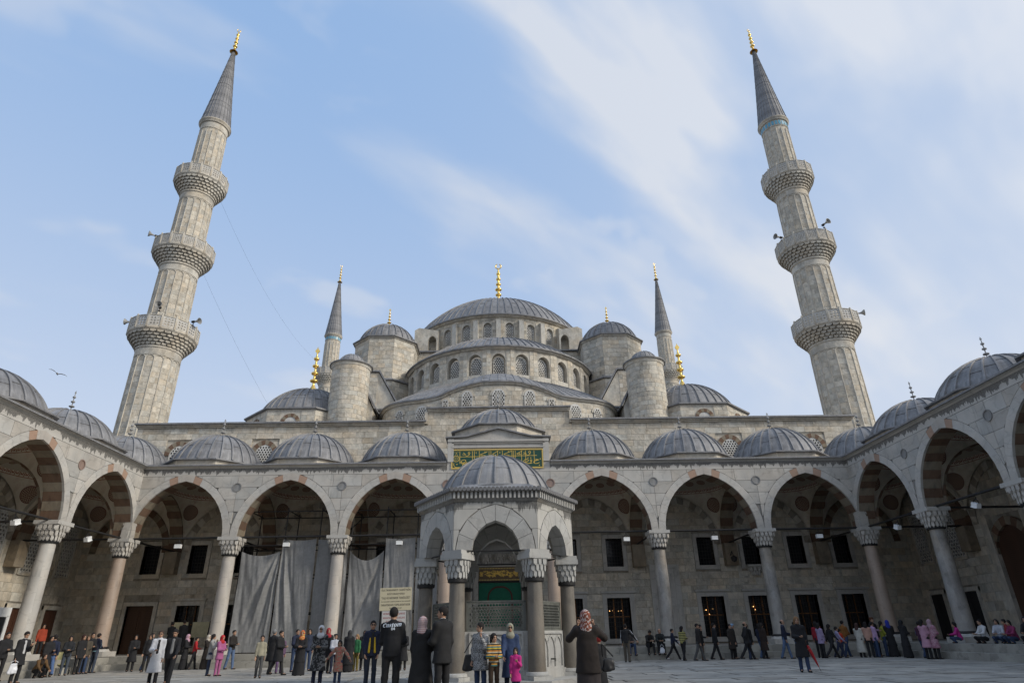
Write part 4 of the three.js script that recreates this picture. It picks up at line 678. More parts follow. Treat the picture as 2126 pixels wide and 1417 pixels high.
    mesh('shoulder_block', merged([boxMM(Math.min(q * 9.2, q * 14.6), Math.max(q * 9.2, q * 14.6), 15, 18.75, zl(-63), zl(-50.6))]), M.trim, P); mesh('lead_edge', boxMM(Math.min(q * 9.0, q * 14.8), Math.max(q * 9.0, q * 14.8), 18.75, 18.88, zl(-63), zl(-50.4)), M.lead, P);
    { const b = courses(flatZ(zl(-50.58)), Math.min(q * 9.4, q * 14.6), Math.max(q * 9.4, q * 14.6), 15.2, 18.6, { h: 0.42, w: [0.5, 1.1], seed: 380 + q }); layBlocks(P, b, M.stone, 0, '', 'shoulder_courses'); }
    const U = sub('turret', P, [q * 12.0, 0, zl(-47)]); mesh('turret_core', cyl(1.47, 1.47, 6.2, 40, 0, 15, 0), M.mortar, U); layBlocks(U, courses(cylSurf(1.5), -Math.PI * 1.5, Math.PI * 1.5, 15.05, 20.95, { h: 0.36, w: [0.5, 1.0], seed: 400 + q, seg: 3, vary: 0.10 }), M.stone, 0, '', 'turret_courses');
    mesh('turret_cornice', lathe([[1.48, 20.9], [1.56, 20.95], [1.6, 21.15], [1.66, 21.2]], 40), M.trim, U); mesh('lead_edge', lathe([[1.4, 21.2], [1.74, 21.2], [1.74, 21.29], [1.0, 21.52]], 40), M.lead, U); leadDome(P, 'turret_dome', 1.12, 0.95, 18, [q * 12.0, 21.42, zl(-47)], { eave: 0, laps: false });
    // corner dome
    const K = sub('corner_drum', P, [q * 15.9, 0, zl(-50)]); mesh('drum_wall', polyPrism(8, 4.75, 15, 17.25, Math.PI / 8), M.trim, K); mesh('lead_edge', merged([polyPrism(8, 4.98, 17.25, 17.36, Math.PI / 8), polyPrism(8, 4.95, 17.36, 17.62, Math.PI / 8, 4.0)]), M.lead, K);
    for (let k = -2; k <= 2; k++) { const a = k * Math.PI / 4, ap3 = 4.75 * Math.cos(Math.PI / 8), g = sub('window', P, [q * 15.9 + ap3 * Math.sin(a), 16.2, zl(-50) + ap3 * Math.cos(a)], a); const vv = voussoirs(0.45, 0.42, 0.28, 0, 0.05, 4); mesh('arch_stones', merged(vv.filter((_, i) => i % 2 === 0)), M.voussRed, g); mesh('arch_stones', merged(vv.filter((_, i) => i % 2)), M.voussCream, g); mesh('pane', paneGeo(0.84, 1.1, 0.42), M.lattice, g, [0, -0.68, -0.008]); }
    { const b = []; const ap3 = 4.75 * Math.cos(Math.PI / 8) + 0.01, f3 = 2 * ap3 * Math.tan(Math.PI / 8); for (let k = -2; k <= 2; k++) { const a = k * Math.PI / 4, surf = (u, v, o) => [(ap3 + o) * Math.sin(a) + u * Math.cos(a), v, (ap3 + o) * Math.cos(a) - u * Math.sin(a)]; b.push(...courses(surf, -f3 / 2, f3 / 2, 15.2, 17.15, { h: 0.39, w: [0.5, 1.0], seed: 420 + k + q * 9, open: [[-0.78, 0.78, 15.4, 16.95]] })); } layBlocks(K, b, M.stone, 0, '', 'drum_courses'); }
    const cd = leadDome(P, 'corner_dome', 3.95, 2.75, 34, [q * 15.9, 17.55, zl(-50)], { eave: 0 }); goldFinial(cd, [0, 2.7, 0], 4.2, [0.10, 0.085, 0.075, 0.06], M.gold, 'leaf');
    // low side block that carries the corner dome outward
    mesh('flank_block', merged([boxMM(Math.min(q * 16, q * 21.2), Math.max(q * 16, q * 21.2), 15, 17.2, zl(-66), zl(-51))]), M.trim, P); mesh('lead_edge', boxMM(Math.min(q * 16, q * 21.5), Math.max(q * 16, q * 21.5), 17.2, 17.34, zl(-66), zl(-50.7)), M.lead, P);
  }
}
// ---------------------------------------------------------------- minarets
const minaretKit = (() => {
  const gal = [[23.75, 26.25, 2.72, 1.78, 1.63, 25.2], [32.15, 34.65, 2.55, 1.63, 1.5, 33.65], [40.35, 42.95, 2.36, 1.5, 1.33, 41.95]]; // corbel foot, rail top, radius, shaft below, above, floor
  const segs = [[0, 23.75, 1.9, 1.78], [25.2, 32.15, 1.65, 1.6], [33.65, 40.35, 1.52, 1.47], [41.95, 49.3, 1.33, 1.28]], NF = 16;
  const shafts = segs.map(([y0, y1, r0, r1], k) => { // sixteen flat fluted faces with rounded ribs between them
    const L = [], ribs = []; const rad = (y) => lerp(r0, r1, (y - y0) / (y1 - y0));
    for (let f = 0; f < NF; f++) {
      const a = (f + 0.5) / NF * Math.PI * 2; const surf = (u, v, o) => { const R = rad(v) * Math.cos(Math.PI / NF) - 0.02, w = R * Math.tan(Math.PI / NF); return [(R + o) * Math.sin(a) + u * w * Math.cos(a), v, (R + o) * Math.cos(a) - u * w * Math.sin(a)]; };
      L.push(...courses(surf, -1, 1, Math.max(y0, 8), y1 - 0.35, { h: 0.48, w: [1.1, 2.4], gap: 0.012, proud: 0.012, seed: 500 + k * 40 + f, vary: 0.10, warm: 0.04 }).map((b) => b.geo));
      if (k < 4) { const c = f / NF * Math.PI * 2; ribs.push(bar([rad(Math.max(y0, 8)) * Math.sin(c), Math.max(y0, 8), rad(Math.max(y0, 8)) * Math.cos(c)], [rad(y1 - 1.1) * Math.sin(c), y1 - 1.1, rad(y1 - 1.1) * Math.cos(c)], 0.05, 6));
        if (k < 3) { const t = new THREE.TorusGeometry(rad(y1) * Math.sin(Math.PI / NF), 0.045, 5, 8, Math.PI); t.translate(0, 0, rad(y1 - 1) * Math.cos(Math.PI / NF)); t.rotateY(a); t.translate(0, y1 - 1.1, 0); ribs.push(fin(t)); } }
    }
    return { courses: merged(L), ribs: merged(ribs), core: polyPrism(NF, r0 - 0.05, y0, y1, 0, r1 - 0.05), band: lathe([[r1 * 0.99, y1 - 0.75], [r1 + 0.03, y1 - 0.72], [r1 + 0.03, y1 - 0.02], [r1 - 0.1, y1]], 32) };
  });
  const NP = 16;
  const galleries = gal.map(([yc, yr, R, rb, ra, yf], k) => {
    const railH = yr - yf - 0.05, w = 2 * R * Math.tan(Math.PI / NP) - 0.14; const s = shapeOf([[-w / 2, 0], [w / 2, 0], [w / 2, railH], [-w / 2, railH]]);
    const nx = k === 1 ? 5 : 3, ny = k === 1 ? 5 : 3; for (let i = 0; i < nx; i++) for (let j = 0; j < ny; j++) { const cx = (i + 0.5) / nx * w * 0.82 - w * 0.41, cy = railH * 0.14 + (j + 0.5) / ny * railH * 0.74, r = Math.min(w / nx, railH / ny) * 0.27, p = new THREE.Path(); for (let q = 0; q <= 6; q++) { const t = -q / 6 * Math.PI * 2; q ? p.lineTo(cx + r * Math.cos(t), cy + r * Math.sin(t)) : p.moveTo(cx + r, cy); } s.holes.push(p); }
    return { panel: extrude(s, 0.09, -0.09), post: merged([box(0.15, railH + 0.12, 0.16, 0, railH / 2, -0.04), fin(T(new THREE.SphereGeometry(0.08, 8, 6), 0, railH + 0.14, -0.04))]), corbel: muqarnas(rb + 0.05, R - 0.06, yc + 0.15, yf - 0.22, 5, 30, 0, 0.84), slab: lathe([[ra, yf - 0.24], [R - 0.05, yf - 0.24], [R + 0.04, yf - 0.14], [R + 0.04, yf], [R - 0.2, yf], [ra, yf]], 48), rail: lathe([[R - 0.12, yr - 0.06], [R + 0.04, yr - 0.06], [R + 0.05, yr], [R - 0.13, yr]], 48), R, yf, collar: lathe([[rb, yc - 0.12], [rb + 0.1, yc - 0.06], [rb + 0.08, yc + 0.16], [rb, yc + 0.18]], 32) };
  });
  const cone = (() => { const q = [], n = 24; for (let i = 0; i < 12; i++) { const y0 = lerp(49.7, 61, i / 12), y1 = lerp(49.7, 61, (i + 1) / 12), r = (y) => lerp(1.48, 0.13, Math.pow((y - 49.7) / 11.3, 0.93)), da = Math.PI / n; const P = (a, rr, y) => [rr * Math.sin(a), y, rr * Math.cos(a)]; q.push([P(-da, r(y0), y0), P(da, r(y0), y0), P(da, r(y1), y1), P(-da, r(y1), y1)]); const s = 0.02; q.push([P(-da, r(y0), y0), P(-da, r(y0) + 0.045, y0), P(-da, r(y1) + 0.03, y1), P(-da, r(y1), y1)], [P(-da, r(y0) + 0.045, y0), P(-da + s / r(y0), r(y0) + 0.04, y0), P(-da + s / r(y1), r(y1) + 0.025, y1), P(-da, r(y1) + 0.03, y1)], [P(-da + s / r(y0), r(y0) + 0.04, y0), P(-da + s * 2 / r(y0), r(y0), y0), P(-da + s * 2 / r(y1), r(y1), y1), P(-da + s / r(y1), r(y1) + 0.025, y1)]); if (i % 3 === 0 && i) { q.push([P(-da, r(y0) + 0.03, y0 - 0.03), P(da, r(y0) + 0.03, y0 - 0.03), P(da, r(y0), y0 + 0.05), P(-da, r(y0), y0 + 0.05)]); } } return quadGeo(q); })();
  const eave = lathe([[1.28, 49.3], [1.42, 49.35], [1.5, 49.55], [1.56, 49.6], [1.56, 49.7], [1.4, 49.8]], 40);
  return { shafts, galleries, cone, eave, NP };
})();
function minaret(label, x, z, tiled, turn) {
  const m = thing('minaret', label, 'minaret', [x, 0, z], turn), K = minaretKit; const p0 = sub('shaft', m);
  K.shafts.forEach((s) => { mesh('shaft_core', s.core, M.mortar, p0); const c = mesh('stone_courses', s.courses, M.stone, p0); c.userData.kind = 'stuff'; mesh('ribs', s.ribs, M.trim, p0); mesh('neck_band', s.band, M.trim, p0); });
  K.galleries.forEach((g) => { const b = sub('balcony', m); mesh('stalactite_corbel', g.corbel, M.trim, b); mesh('collar', g.collar, M.trim, b); mesh('balcony_floor', g.slab, M.trim, b); mesh('handrail', g.rail, M.trim, b);
    for (let i = 0; i < K.NP; i++) { const a = (i + 0.5) / K.NP * Math.PI * 2, r = g.R * 0.995; mesh('parapet_panel', g.panel, M.lattice, b, [r * Math.sin(a), g.yf, r * Math.cos(a)], a); const c = i / K.NP * Math.PI * 2, rr = g.R / Math.cos(Math.PI / K.NP); mesh('parapet_post', g.post, M.trim, b, [rr * Math.sin(c), g.yf, rr * Math.cos(c)], c); } });
  const c = sub('spire', m); for (let i = 0; i < 24; i++) mesh('lead_panel', K.cone, M.lead, c, null, i / 24 * Math.PI * 2); mesh('spire_eave', K.eave, M.trim, c);
  if (tiled) { const t = sub('tile_band', m); const tg = box(0.22, 0.5, 0.03); for (let i = 0; i < 24; i++) { const a = i / 24 * Math.PI * 2; mesh('blue_tile', tg, M.tile, t, [1.315 * Math.sin(a), 48.95, 1.315 * Math.cos(a)], a); } }
  const f = goldFinial(m, [0, 60.85, 0], 3.7, [0.075, 0.062, 0.052, 0.044], M.gold, 'crescent'); f.rotation.y = 0.5;
  return m;
}
minaret('tall minaret with three balconies and pale collar below its spire, beside bird', -29.4, -49.5, false, 0);
minaret('tall minaret with three balconies and blue tiles, above the queue of people', 29.4, -49.5, true, 0);
minaret('distant blue-tiled minaret behind the gilded dome beside the tarpaulin bays', -29.4, -99.6, true, 0);
minaret('distant plain-collared minaret behind the gilded dome above the barred windows', 29.4, -99.6, false, 0);

// ---------------------------------------------------------------- horn loudspeakers on the balconies
const hornGeo = (() => { const h = lathe([[0.05, 0], [0.08, 0.18], [0.13, 0.34], [0.27, 0.52], [0.29, 0.52], [0.28, 0.5], [0.12, 0.3]], 18); h.rotateX(Math.PI / 2); return h; })();
M.hornPaint = std({ color: rgb(0.28, 0.28, 0.27), roughness: 0.5 });
function horn(x, y, z, az, label) { const t = thing('loudspeaker', label, 'loudspeaker', [x, y, z], az, 'horn loudspeakers on the minarets'); mesh('horn', hornGeo, M.hornPaint, t, [0, 0.35, 0.1]); mesh('driver', cyl(0.11, 0.11, 0.24, 14).rotateX(-Math.PI / 2), M.iron, t, [0, 0.35, 0.1]); mesh('bracket', merged([box(0.05, 0.4, 0.05, 0, 0.15, 0.02), box(0.2, 0.04, 0.12, 0, 0.0, 0)]), M.iron, t); }
{ const at = (s, k, a, lab, dy = 0) => { const R = [2.72, 2.55][k], y = [26.25, 34.65][k]; horn(s * 29.4 + R * Math.sin(a), y + dy, -49.5 + R * Math.cos(a), a, lab); };
  at(-1, 0, -1.35, 'horn loudspeaker on lowest balcony, outer side, of plain-collared minaret'); at(-1, 0, 0.25, 'horn loudspeaker facing court above lowest balcony of plain-collared minaret', 0.35); at(-1, 0, 1.35, 'horn loudspeaker on lowest balcony, dome side, of plain-collared minaret'); at(-1, 1, -0.9, 'horn loudspeaker on middle balcony of plain-collared minaret'); at(1, 0, 1.2, 'horn loudspeaker on lowest balcony of tall blue-tiled minaret'); at(1, 1, -1.3, 'horn loudspeaker on middle balcony, dome side, of tall blue-tiled minaret'); at(1, 1, 0.35, 'horn loudspeaker facing court on middle balcony of tall blue-tiled minaret', 0.2); }
// cables strung from the tall minaret to the far one and to the hall
for (const [a, b, sag, lab] of [[[-27.2, 40.6, -48.6], [-28.0, 42.0, -97.6], 3.2, 'thin cable strung between the two minarets from top balcony'], [[-27.0, 32.0, -48.4], [-19.5, 17.4, -60], 0.8, 'thin cable sloping from middle balcony down to gilded dome']]) {
  const pts = []; for (let i = 0; i <= 24; i++) { const t = i / 24; pts.push(V3(lerp(a[0], b[0], t), lerp(a[1], b[1], t) - sag * 4 * t * (1 - t), lerp(a[2], b[2], t))); }
  const m = mesh(numbered('cable'), fin(new THREE.TubeGeometry(new THREE.CatmullRomCurve3(pts), 60, 0.006, 5)), M.iron, scene); m.userData.label = lab; m.userData.category = 'cable';
}

// ---------------------------------------------------------------- ablution fountain in the middle of the court
{
  const F = thing('ablution_fountain', 'six-sided domed marble fountain pavilion with bronze grilles', 'fountain', [0, 0, -18.72]);
  const S = 1.98, AP = S * Math.sqrt(3) / 2, sp = 3.22, a = 0.62, h = 0.74;
  M.fMarble = std({ color: rgb(0.50, 0.49, 0.46), map: marbleMap, bumpMap: stoneBump, bumpScale: 0.006, roughness: 0.7 });
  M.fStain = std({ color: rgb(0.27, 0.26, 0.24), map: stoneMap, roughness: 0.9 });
  M.fGrey = std({ color: rgb(0.215, 0.188, 0.153), map: stoneMap, roughness: 0.6 });
  mesh('plinth', polyPrism(6, S + 0.62, -0.05, 0.24, Math.PI / 6), M.fMarble, F); mesh('plinth_step', polyPrism(6, S + 1.0, -0.05, 0.11, Math.PI / 6), M.step.clone(), F).material.vertexColors = false;
  const sg = lathe([[0.235, 0.34], [0.215, 0.5], [0.21, 1.2], [0.19, 2.46]], 26, 0, Math.PI * 2, false), cg = muqarnas(0.225, 0.29, 2.56, 3.0, 3, 14, 1), bg = merged([box(0.56, 0.1, 0.56, 0, 0.28, 0), lathe([[0.26, 0.32], [0.29, 0.34], [0.27, 0.4], [0.22, 0.42]], 20)]), rg = lathe([[0.19, 2.44], [0.245, 2.46], [0.25, 2.54], [0.2, 2.57]], 22), ag = merged([box(0.66, 0.13, 0.62, 0, 3.06, 0), box(0.6, 0.1, 0.58, 0, 3.17, 0)]);
  for (let k = 0; k < 6; k++) {
    const c = (k + 0.5) * Math.PI / 3, col = sub('column', F, [S * Math.sin(c), 0, S * Math.cos(c)], c);
    mesh('base', bg, M.fMarble, col); mesh('shaft', sg, M.fGrey, col); mesh('collar', rg, M.iron, col); mesh('capital', cg, M.fMarble, col); mesh('abacus', ag, M.fMarble, col);
  }
  const wall = shapeOf([[-S / 2, 0], [-a - 0.34, 0], ...archPts(a, h, 10, 0.335).slice(1, -1), [a + 0.34, 0], [S / 2, 0], [S / 2, 1.25], [-S / 2, 1.25]]);
  const wg = extrude(wall, 0.34, -0.17), vg = voussoirs(a, h, 0.42, -0.2, 0.2, 4, 0.972), Wg = S;
  const RG = 0.42, spandrel = (x0, x1, y0, y1) => { const low = []; for (let k = 0; k <= 14; k++) { const x = lerp(x0 + 0.004, x1 - 0.004, k / 14); low.push([x, Math.max(y0 + 0.004, archY(a, h, x, RG) + 0.006)]); } const run = low.filter((q) => q[1] < y1 - 0.02); return run.length > 2 ? extrude(shapeOf([...run, [run[run.length - 1][0], y1 - 0.004], [run[0][0], y1 - 0.004]]), 0.075, 0.12) : null; };
  const slabA = [[-1.1, -0.46, 0, 0.52], [-1.1, -0.3, 0.52, 1.05], [0.46, 1.1, 0, 0.52], [0.3, 1.1, 0.52, 1.05], [-1.1, -0.36, 1.05, 1.24], [-0.36, 0.42, 1.05, 1.24], [0.42, 1.1, 1.05, 1.24], [-0.3, 0.3, 0.9, 1.05]].map((r) => spandrel(...r)).filter(Boolean);
  slabA.forEach((g) => { const q = g.attributes.position, uv = g.attributes.uv; for (let i = 0; i < uv.count; i++) uv.setXY(i, (q.getX(i) + 1.1) / 2.2, q.getY(i) / 1.25); });
  M.fRun = std({ color: rgb(0.50, 0.49, 0.46), map: runoff(30, 0.42), roughness: 0.75 });
  const lat = (() => { // pierced bronze grille of small stars
    const w = 1.42, hh = 0.62, s = shapeOf([[-w / 2, 0], [w / 2, 0], [w / 2, hh], [-w / 2, hh]]); const n = 17, m = 8; for (let i = 0; i < n; i++) for (let j = 0; j < m; j++) { const x = (i + 0.5 + (j % 2 ? 0.25 : -0.25)) / n * (w - 0.1) - (w - 0.1) / 2, y = 0.04 + (j + 0.5) / m * (hh - 0.08), r = 0.0345, p = new THREE.Path(); for (let q = 0; q <= 6; q++) { const t = -q / 6 * 6.2832; q ? p.lineTo(x + r * Math.cos(t), y + r * Math.sin(t)) : p.moveTo(x + r, y); } s.holes.push(p); } return extrude(s, 0.03, -0.015); })();
  const panelCarve = (() => { const L = []; for (const x of [-0.42, 0, 0.42]) { const o = archPts(0.19, 0.27, 8, 0.03), i = archPts(0.19, 0.27, 8, 0), q = shapeOf(o); q.lineTo(0.19, 0); i.reverse().forEach(([u, v]) => q.lineTo(u, v)); L.push(extrude(q, 0.03, 0).translate(x, 0.5, 0)); for (const s of [-1, 1]) L.push(box(0.03, 0.44, 0.03, x + s * 0.205, 0.28, 0.015)); } L.push(box(1.34, 0.05, 0.04, 0, 0.86, 0.02), box(1.34, 0.05, 0.04, 0, 0.05, 0.02), box(0.05, 0.78, 0.04, -0.65, 0.455, 0.02), box(0.05, 0.78, 0.04, 0.65, 0.455, 0.02)); return merged(L); })();
  const dent = [], scal = []; for (let i = 0; i < 20; i++) dent.push(box(0.055, 0.17, 0.07, (i - 9.5) * 0.115, 1.395, 0.28));
  const frieze = extrude(shapeOf([[-0.02, 1.36], [0.24, 1.36], [0.30, 1.46], [0.30, 1.62], [0.44, 1.66], [0.44, 1.70], [-0.02, 1.70]]), 1, 0);
  for (let k = 0; k < 6; k++) {
    const c = k * Math.PI / 3, f = sub('arch_side', F, [AP * Math.sin(c), sp, AP * Math.cos(c)], c);
    mesh('wall_core', wg, M.marbleJoint, f); vg.forEach((v) => mesh('voussoir', v, M.fMarble, f));
    slabA.forEach((g) => mesh('facing_slab', g, M.fRun, f));
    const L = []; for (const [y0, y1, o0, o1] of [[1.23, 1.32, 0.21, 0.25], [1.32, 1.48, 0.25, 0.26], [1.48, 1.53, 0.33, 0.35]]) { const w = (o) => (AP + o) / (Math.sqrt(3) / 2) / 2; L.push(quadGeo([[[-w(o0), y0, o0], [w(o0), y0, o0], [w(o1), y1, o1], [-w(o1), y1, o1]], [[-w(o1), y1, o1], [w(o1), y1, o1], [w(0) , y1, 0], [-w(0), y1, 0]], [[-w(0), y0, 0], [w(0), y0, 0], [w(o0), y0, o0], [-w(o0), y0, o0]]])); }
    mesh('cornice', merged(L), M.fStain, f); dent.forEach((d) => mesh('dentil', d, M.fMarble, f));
    // scalloped lead edge and sloping lead roof
    const w1 = (AP + 0.38) / (Math.sqrt(3) / 2) / 2, sc = []; for (let i = 0; i < 22; i++) { const x = lerp(-w1, w1, (i + 0.5) / 22); sc.push(T(cyl(w1 / 22 * 1.02, w1 / 22 * 1.02, 0.06, 10).rotateX(Math.PI / 2), x, 1.54, 0.33)); } mesh('scalloped_lead', merged(sc), M.lead, f);
    const w2 = (AP - 0.12) / (Math.sqrt(3) / 2) / 2; mesh('lead_roof', quadGeo([[[-w1, 1.535, 0.38], [w1, 1.535, 0.38], [w2, 1.76, -0.12], [-w2, 1.76, -0.12]], [[-w1, 1.53, 0.38], [-w2, 1.45, -0.12], [w2, 1.45, -0.12], [w1, 1.53, 0.38]]]), M.lead, f);
    mesh('tie_rod', bar([-a - 0.1, 0.0, 0], [a + 0.1, 0.0, 0], 0.022), M.iron, f);
    const b = sub('basin_side', F, [(AP - 0.1) * Math.sin(c), 0.24, (AP - 0.1) * Math.cos(c)], c);
    mesh('marble_panel', boxMM(-0.8, 0.8, 0, 1.08, -0.12, 0), M.fMarble, b); mesh('carved_arches', panelCarve, M.fMarble, b, [0, 0.17, 0]); mesh('panel_footing', boxMM(-0.8, 0.8, 0, 0.2, 0, 0.06), M.fMarble, b); mesh('grille', lat, M.bronze, b, [0, 1.13, -0.05]); mesh('grille_frame', merged([box(1.5, 0.05, 0.06, 0, 1.1, -0.05), box(1.5, 0.04, 0.05, 0, 1.77, -0.05), box(0.05, 0.66, 0.05, -0.73, 1.44, -0.05), box(0.05, 0.66, 0.05, 0.73, 1.44, -0.05)]), M.bronze, b);
    mesh('tap', merged([bar([0, 0.42, 0], [0, 0.42, 0.14], 0.02), bar([0, 0.44, 0.12], [0, 0.36, 0.13], 0.016)]), M.bronze, b);
  }
  mesh('basin', merged([polyPrism(6, S * 0.62, 0.24, 1.2, Math.PI / 6)]), M.fMarble, F);
  mesh('inner_vault', lathe([[1.6, 4.45], [1.48, 4.75], [1.1, 5.15], [0.5, 5.36], [0.01, 5.42]], 30, 0, Math.PI * 2, false), M.fMarble, F);
  mesh('dome_ring', lathe([[1.5, 4.88], [1.7, 4.89], [1.72, 4.96], [1.6, 5.02]], 40), M.leadB, F);
  leadDome(F, 'dome', 1.62, 1.18, 20, [0, 4.95, 0], { eave: 0, mats: [M.leadB, M.lead] });
}

// ---------------------------------------------------------------- scaffold and tarpaulins in two bays of the front portico
M.tarp = std({ color: rgb(0.235, 0.235, 0.232), map: clothMap, roughness: 0.62, side: THREE.DoubleSide });
function tarp(label, x0, x1, y0, y1, z, seed, { sag = 0.1, slant = 0, folds = [] } = {}) {
  const nx = 80, ny = 110, R = mulberry(seed), pos = [], uv = [], idx = []; const W = x1 - x0, H = y1 - y0;
  for (let j = 0; j <= ny; j++) for (let i = 0; i <= nx; i++) {
    const u = i / nx, v = j / ny; let x = lerp(x0, x1, u) + slant * v, y = y0 + H * v - sag * v * v * 4 * u * (1 - u) * (0.5 + 0.5 * v), d = 0;
    d += (fbm(u * W * 0.9 + seed, v * H * 0.3, 3) - 0.5) * 0.3; d += (fbm(u * W * 3.4 + v * 1.6 + seed * 3, v * H * 0.5 + u * 1.2, 3) - 0.5) * 0.085; d += (fbm(u * W * 9 + seed * 5 - v * 3, v * H * 2.2, 2) - 0.5) * 0.022;
    for (const [a, b, w, amp] of folds) { // fold lines radiate from the hung corners
      const c = lerp(a, b, 1 - v), s = (u - c) / w; d += amp * Math.exp(-s * s) * (0.3 + 0.7 * (1 - v)) * Math.sin(3 + v * 2); }
    d += (1 - Math.abs(u * 2 - 1)) * 0.05 * Math.sin(v * 5 + seed); pos.push(x, y, z + d); uv.push(u * W, v * H);
  }
  for (let j = 0; j < ny; j++) for (let i = 0; i < nx; i++) { const a = j * (nx + 1) + i, b = a + nx + 1; idx.push(a, a + 1, b + 1, a, b + 1, b); }
  const g = new THREE.BufferGeometry(); g.setAttribute('position', new THREE.Float32BufferAttribute(pos, 3)); g.setAttribute('uv', new THREE.Float32BufferAttribute(uv, 2)); g.setIndex(idx); g.computeVertexNormals();
  const m = mesh(numbered('tarpaulin'), g, M.tarp, scene); m.userData = { label, category: 'tarpaulin' }; return m;
}
const TZ = -36.85;
tarp('slack grey tarpaulin with low-hung top beside the beige column, next to the people by boards', -14.45, -12.35, 0.66, 5.75, TZ, 3, { sag: 0.25, folds: [[0.9, 0.05, 0.07, 0.2], [0.95, 0.35, 0.05, -0.2], [0.98, 0.6, 0.05, 0.2], [0.1, 0.2, 0.06, 0.14], [0.99, 0.85, 0.03, -0.15]] });
tarp('tall creased grey tarpaulin hung up to the tie rod, without any notice', -12.25, -10.35, 0.64, 6.38, TZ, 9, { sag: 0.08, folds: [[0.05, 0.75, 0.07, 0.22], [0.05, 0.45, 0.05, -0.2], [0.04, 0.2, 0.05, 0.2], [0.95, 0.9, 0.05, 0.1], [0.3, 0.6, 0.04, 0.1]] });
tarp('smooth narrow grey tarpaulin tight behind the marble column', -10.28, -8.55, 0.66, 6.36, TZ - 0.1, 15, { sag: 0.05, folds: [[0.1, 0.2, 0.1, 0.08], [0.8, 0.7, 0.08, 0.07]] });
tarp('grey tarpaulin with sagging top edge and one long diagonal crease', -8.42, -6.5, 0.66, 5.72, TZ, 21, { sag: 0.55, folds: [[0.97, 0.05, 0.06, 0.24], [0.03, 0.3, 0.06, 0.12], [0.9, 0.7, 0.05, 0.1]] });
tarp('grey tarpaulin behind the restoration notices', -6.42, -4.75, 0.66, 6.36, TZ, 27, { sag: 0.06, folds: [[0.1, 0.3, 0.07, 0.1], [0.9, 0.8, 0.07, -0.12]] });
tarp('grey tarpaulin half hidden behind the fountain, beside the notices', -4.66, -3.45, 0.66, 6.36, TZ, 33, { sag: 0.05, folds: [[0.2, 0.5, 0.1, 0.14], [0.7, 0.5, 0.1, -0.12]] });
{
  const sc = thing('scaffold', 'dark steel tube scaffold behind the grey tarpaulins', 'scaffold', [-9, 0.6, -38.2]); const xs = [-5.6, -3.3, -1.32, 0.52, 2.52, 4.3], P = (name, a, b, r = 0.035) => mesh(name, bar(a, b, r, 7), M.iron, sc);
  for (const x of xs) for (const z of [0.95, -1.2]) P('standard', [x, 0, z], [x, 7.6, z]);
  for (const y of [0.12, 1.95, 3.9, 5.5, 7.4]) { P('ledger', [-5.8, y, 1.0], [4.6, y, 1.0]); P('ledger', [-5.8, y, -1.25], [4.6, y, -1.25]); for (const x of xs) P('transom', [x + 0.05, y + 0.05, 1.05], [x + 0.05, y + 0.05, -1.3]); }
  for (const [x, y] of [[-5.6, 3.9], [0.52, 3.9], [-1.32, 5.5]]) P('brace', [x, y, -1.2], [x + 2, y + 1.9, -1.2]);
  for (const x of [-4.4, -0.4, 1.5]) mesh('plank', box(2.1, 0.05, 0.9, x, 5.6, -0.2), M.wood, sc); P('bracket', [2.2, 0.12, 1.05], [1.7, 0.9, 1.2], 0.03); P('bracket', [-0.2, 0.3, 1.3], [3.5, 1.0, 1.3], 0.028);
}
// notices on the tarpaulin
function notice(label, w, h, pos, tilt, draw) { const t = canvasTex(640, Math.round(640 * h / w), draw), m = thing('notice_board', label, 'sign', pos); m.rotation.z = tilt; mesh('printed_sheet', new THREE.PlaneGeometry(w, h), std({ map: t, roughness: 0.7 }), m, [0, 0, 0.008]); mesh('backing_board', box(w, h, 0.012), M.whitePaint, m); return m; }
const lines = (g, w, L, col) => { g.textAlign = 'center'; g.textBaseline = 'middle'; for (const [s, y, px, c, mw] of L) { g.fillStyle = c || col; g.font = `bold ${px}px sans-serif`; g.fillText(s, w / 2, y, mw || w * 0.92); } };
notice('cream restoration notice with six lines of dark lettering, on tarpaulin', 1.72, 1.14, [-5.62, 3.13, -36.42], 0.018, (g, w, h) => { g.fillStyle = '#beb599'; g.fillRect(0, 0, w, h); g.fillStyle = 'rgba(120,110,70,0.28)'; for (let i = 0; i < 40; i++) g.fillRect(rnd() * w, rnd() * h, 4 + rnd() * 60, 2 + rnd() * 8); lines(g, w, [['SULTANAHMET CAMİİ\'NİN', 46, 50], ['RESTORASYONU', 118, 46], ['"TAŞ VE MERMER TEMİZLİĞİ"', 194, 54], ['SULTANAHMET CAMİİ KORUMA VE İHYA DERNEĞİ', 260, 28], ['TARAFINDAN YAPILMAKTADIR', 322, 52], ['TEL: 458 11 87', 384, 38]], '#1c1b1a'); });
notice('white notice with red lettering below the cream one', 1.28, 1.0, [-5.66, 2.04, -36.43], 0.012, (g, w, h) => { g.fillStyle = '#b9b7b4'; g.fillRect(0, 0, w, h); lines(g, w, [['VERMİŞ OLDUĞUMUZ', 70, 62], ['RAHATSIZLIKTAN DOLAYI', 172, 62], ['ÖZÜR DİLERİZ', 270, 64]], '#7c1f2a'); lines(g, w, [['SULTANAHMET CAMİİ KORUMA', 400, 34], ['VE İHYA DERNEĞİ', 444, 34]], '#2a2626'); });

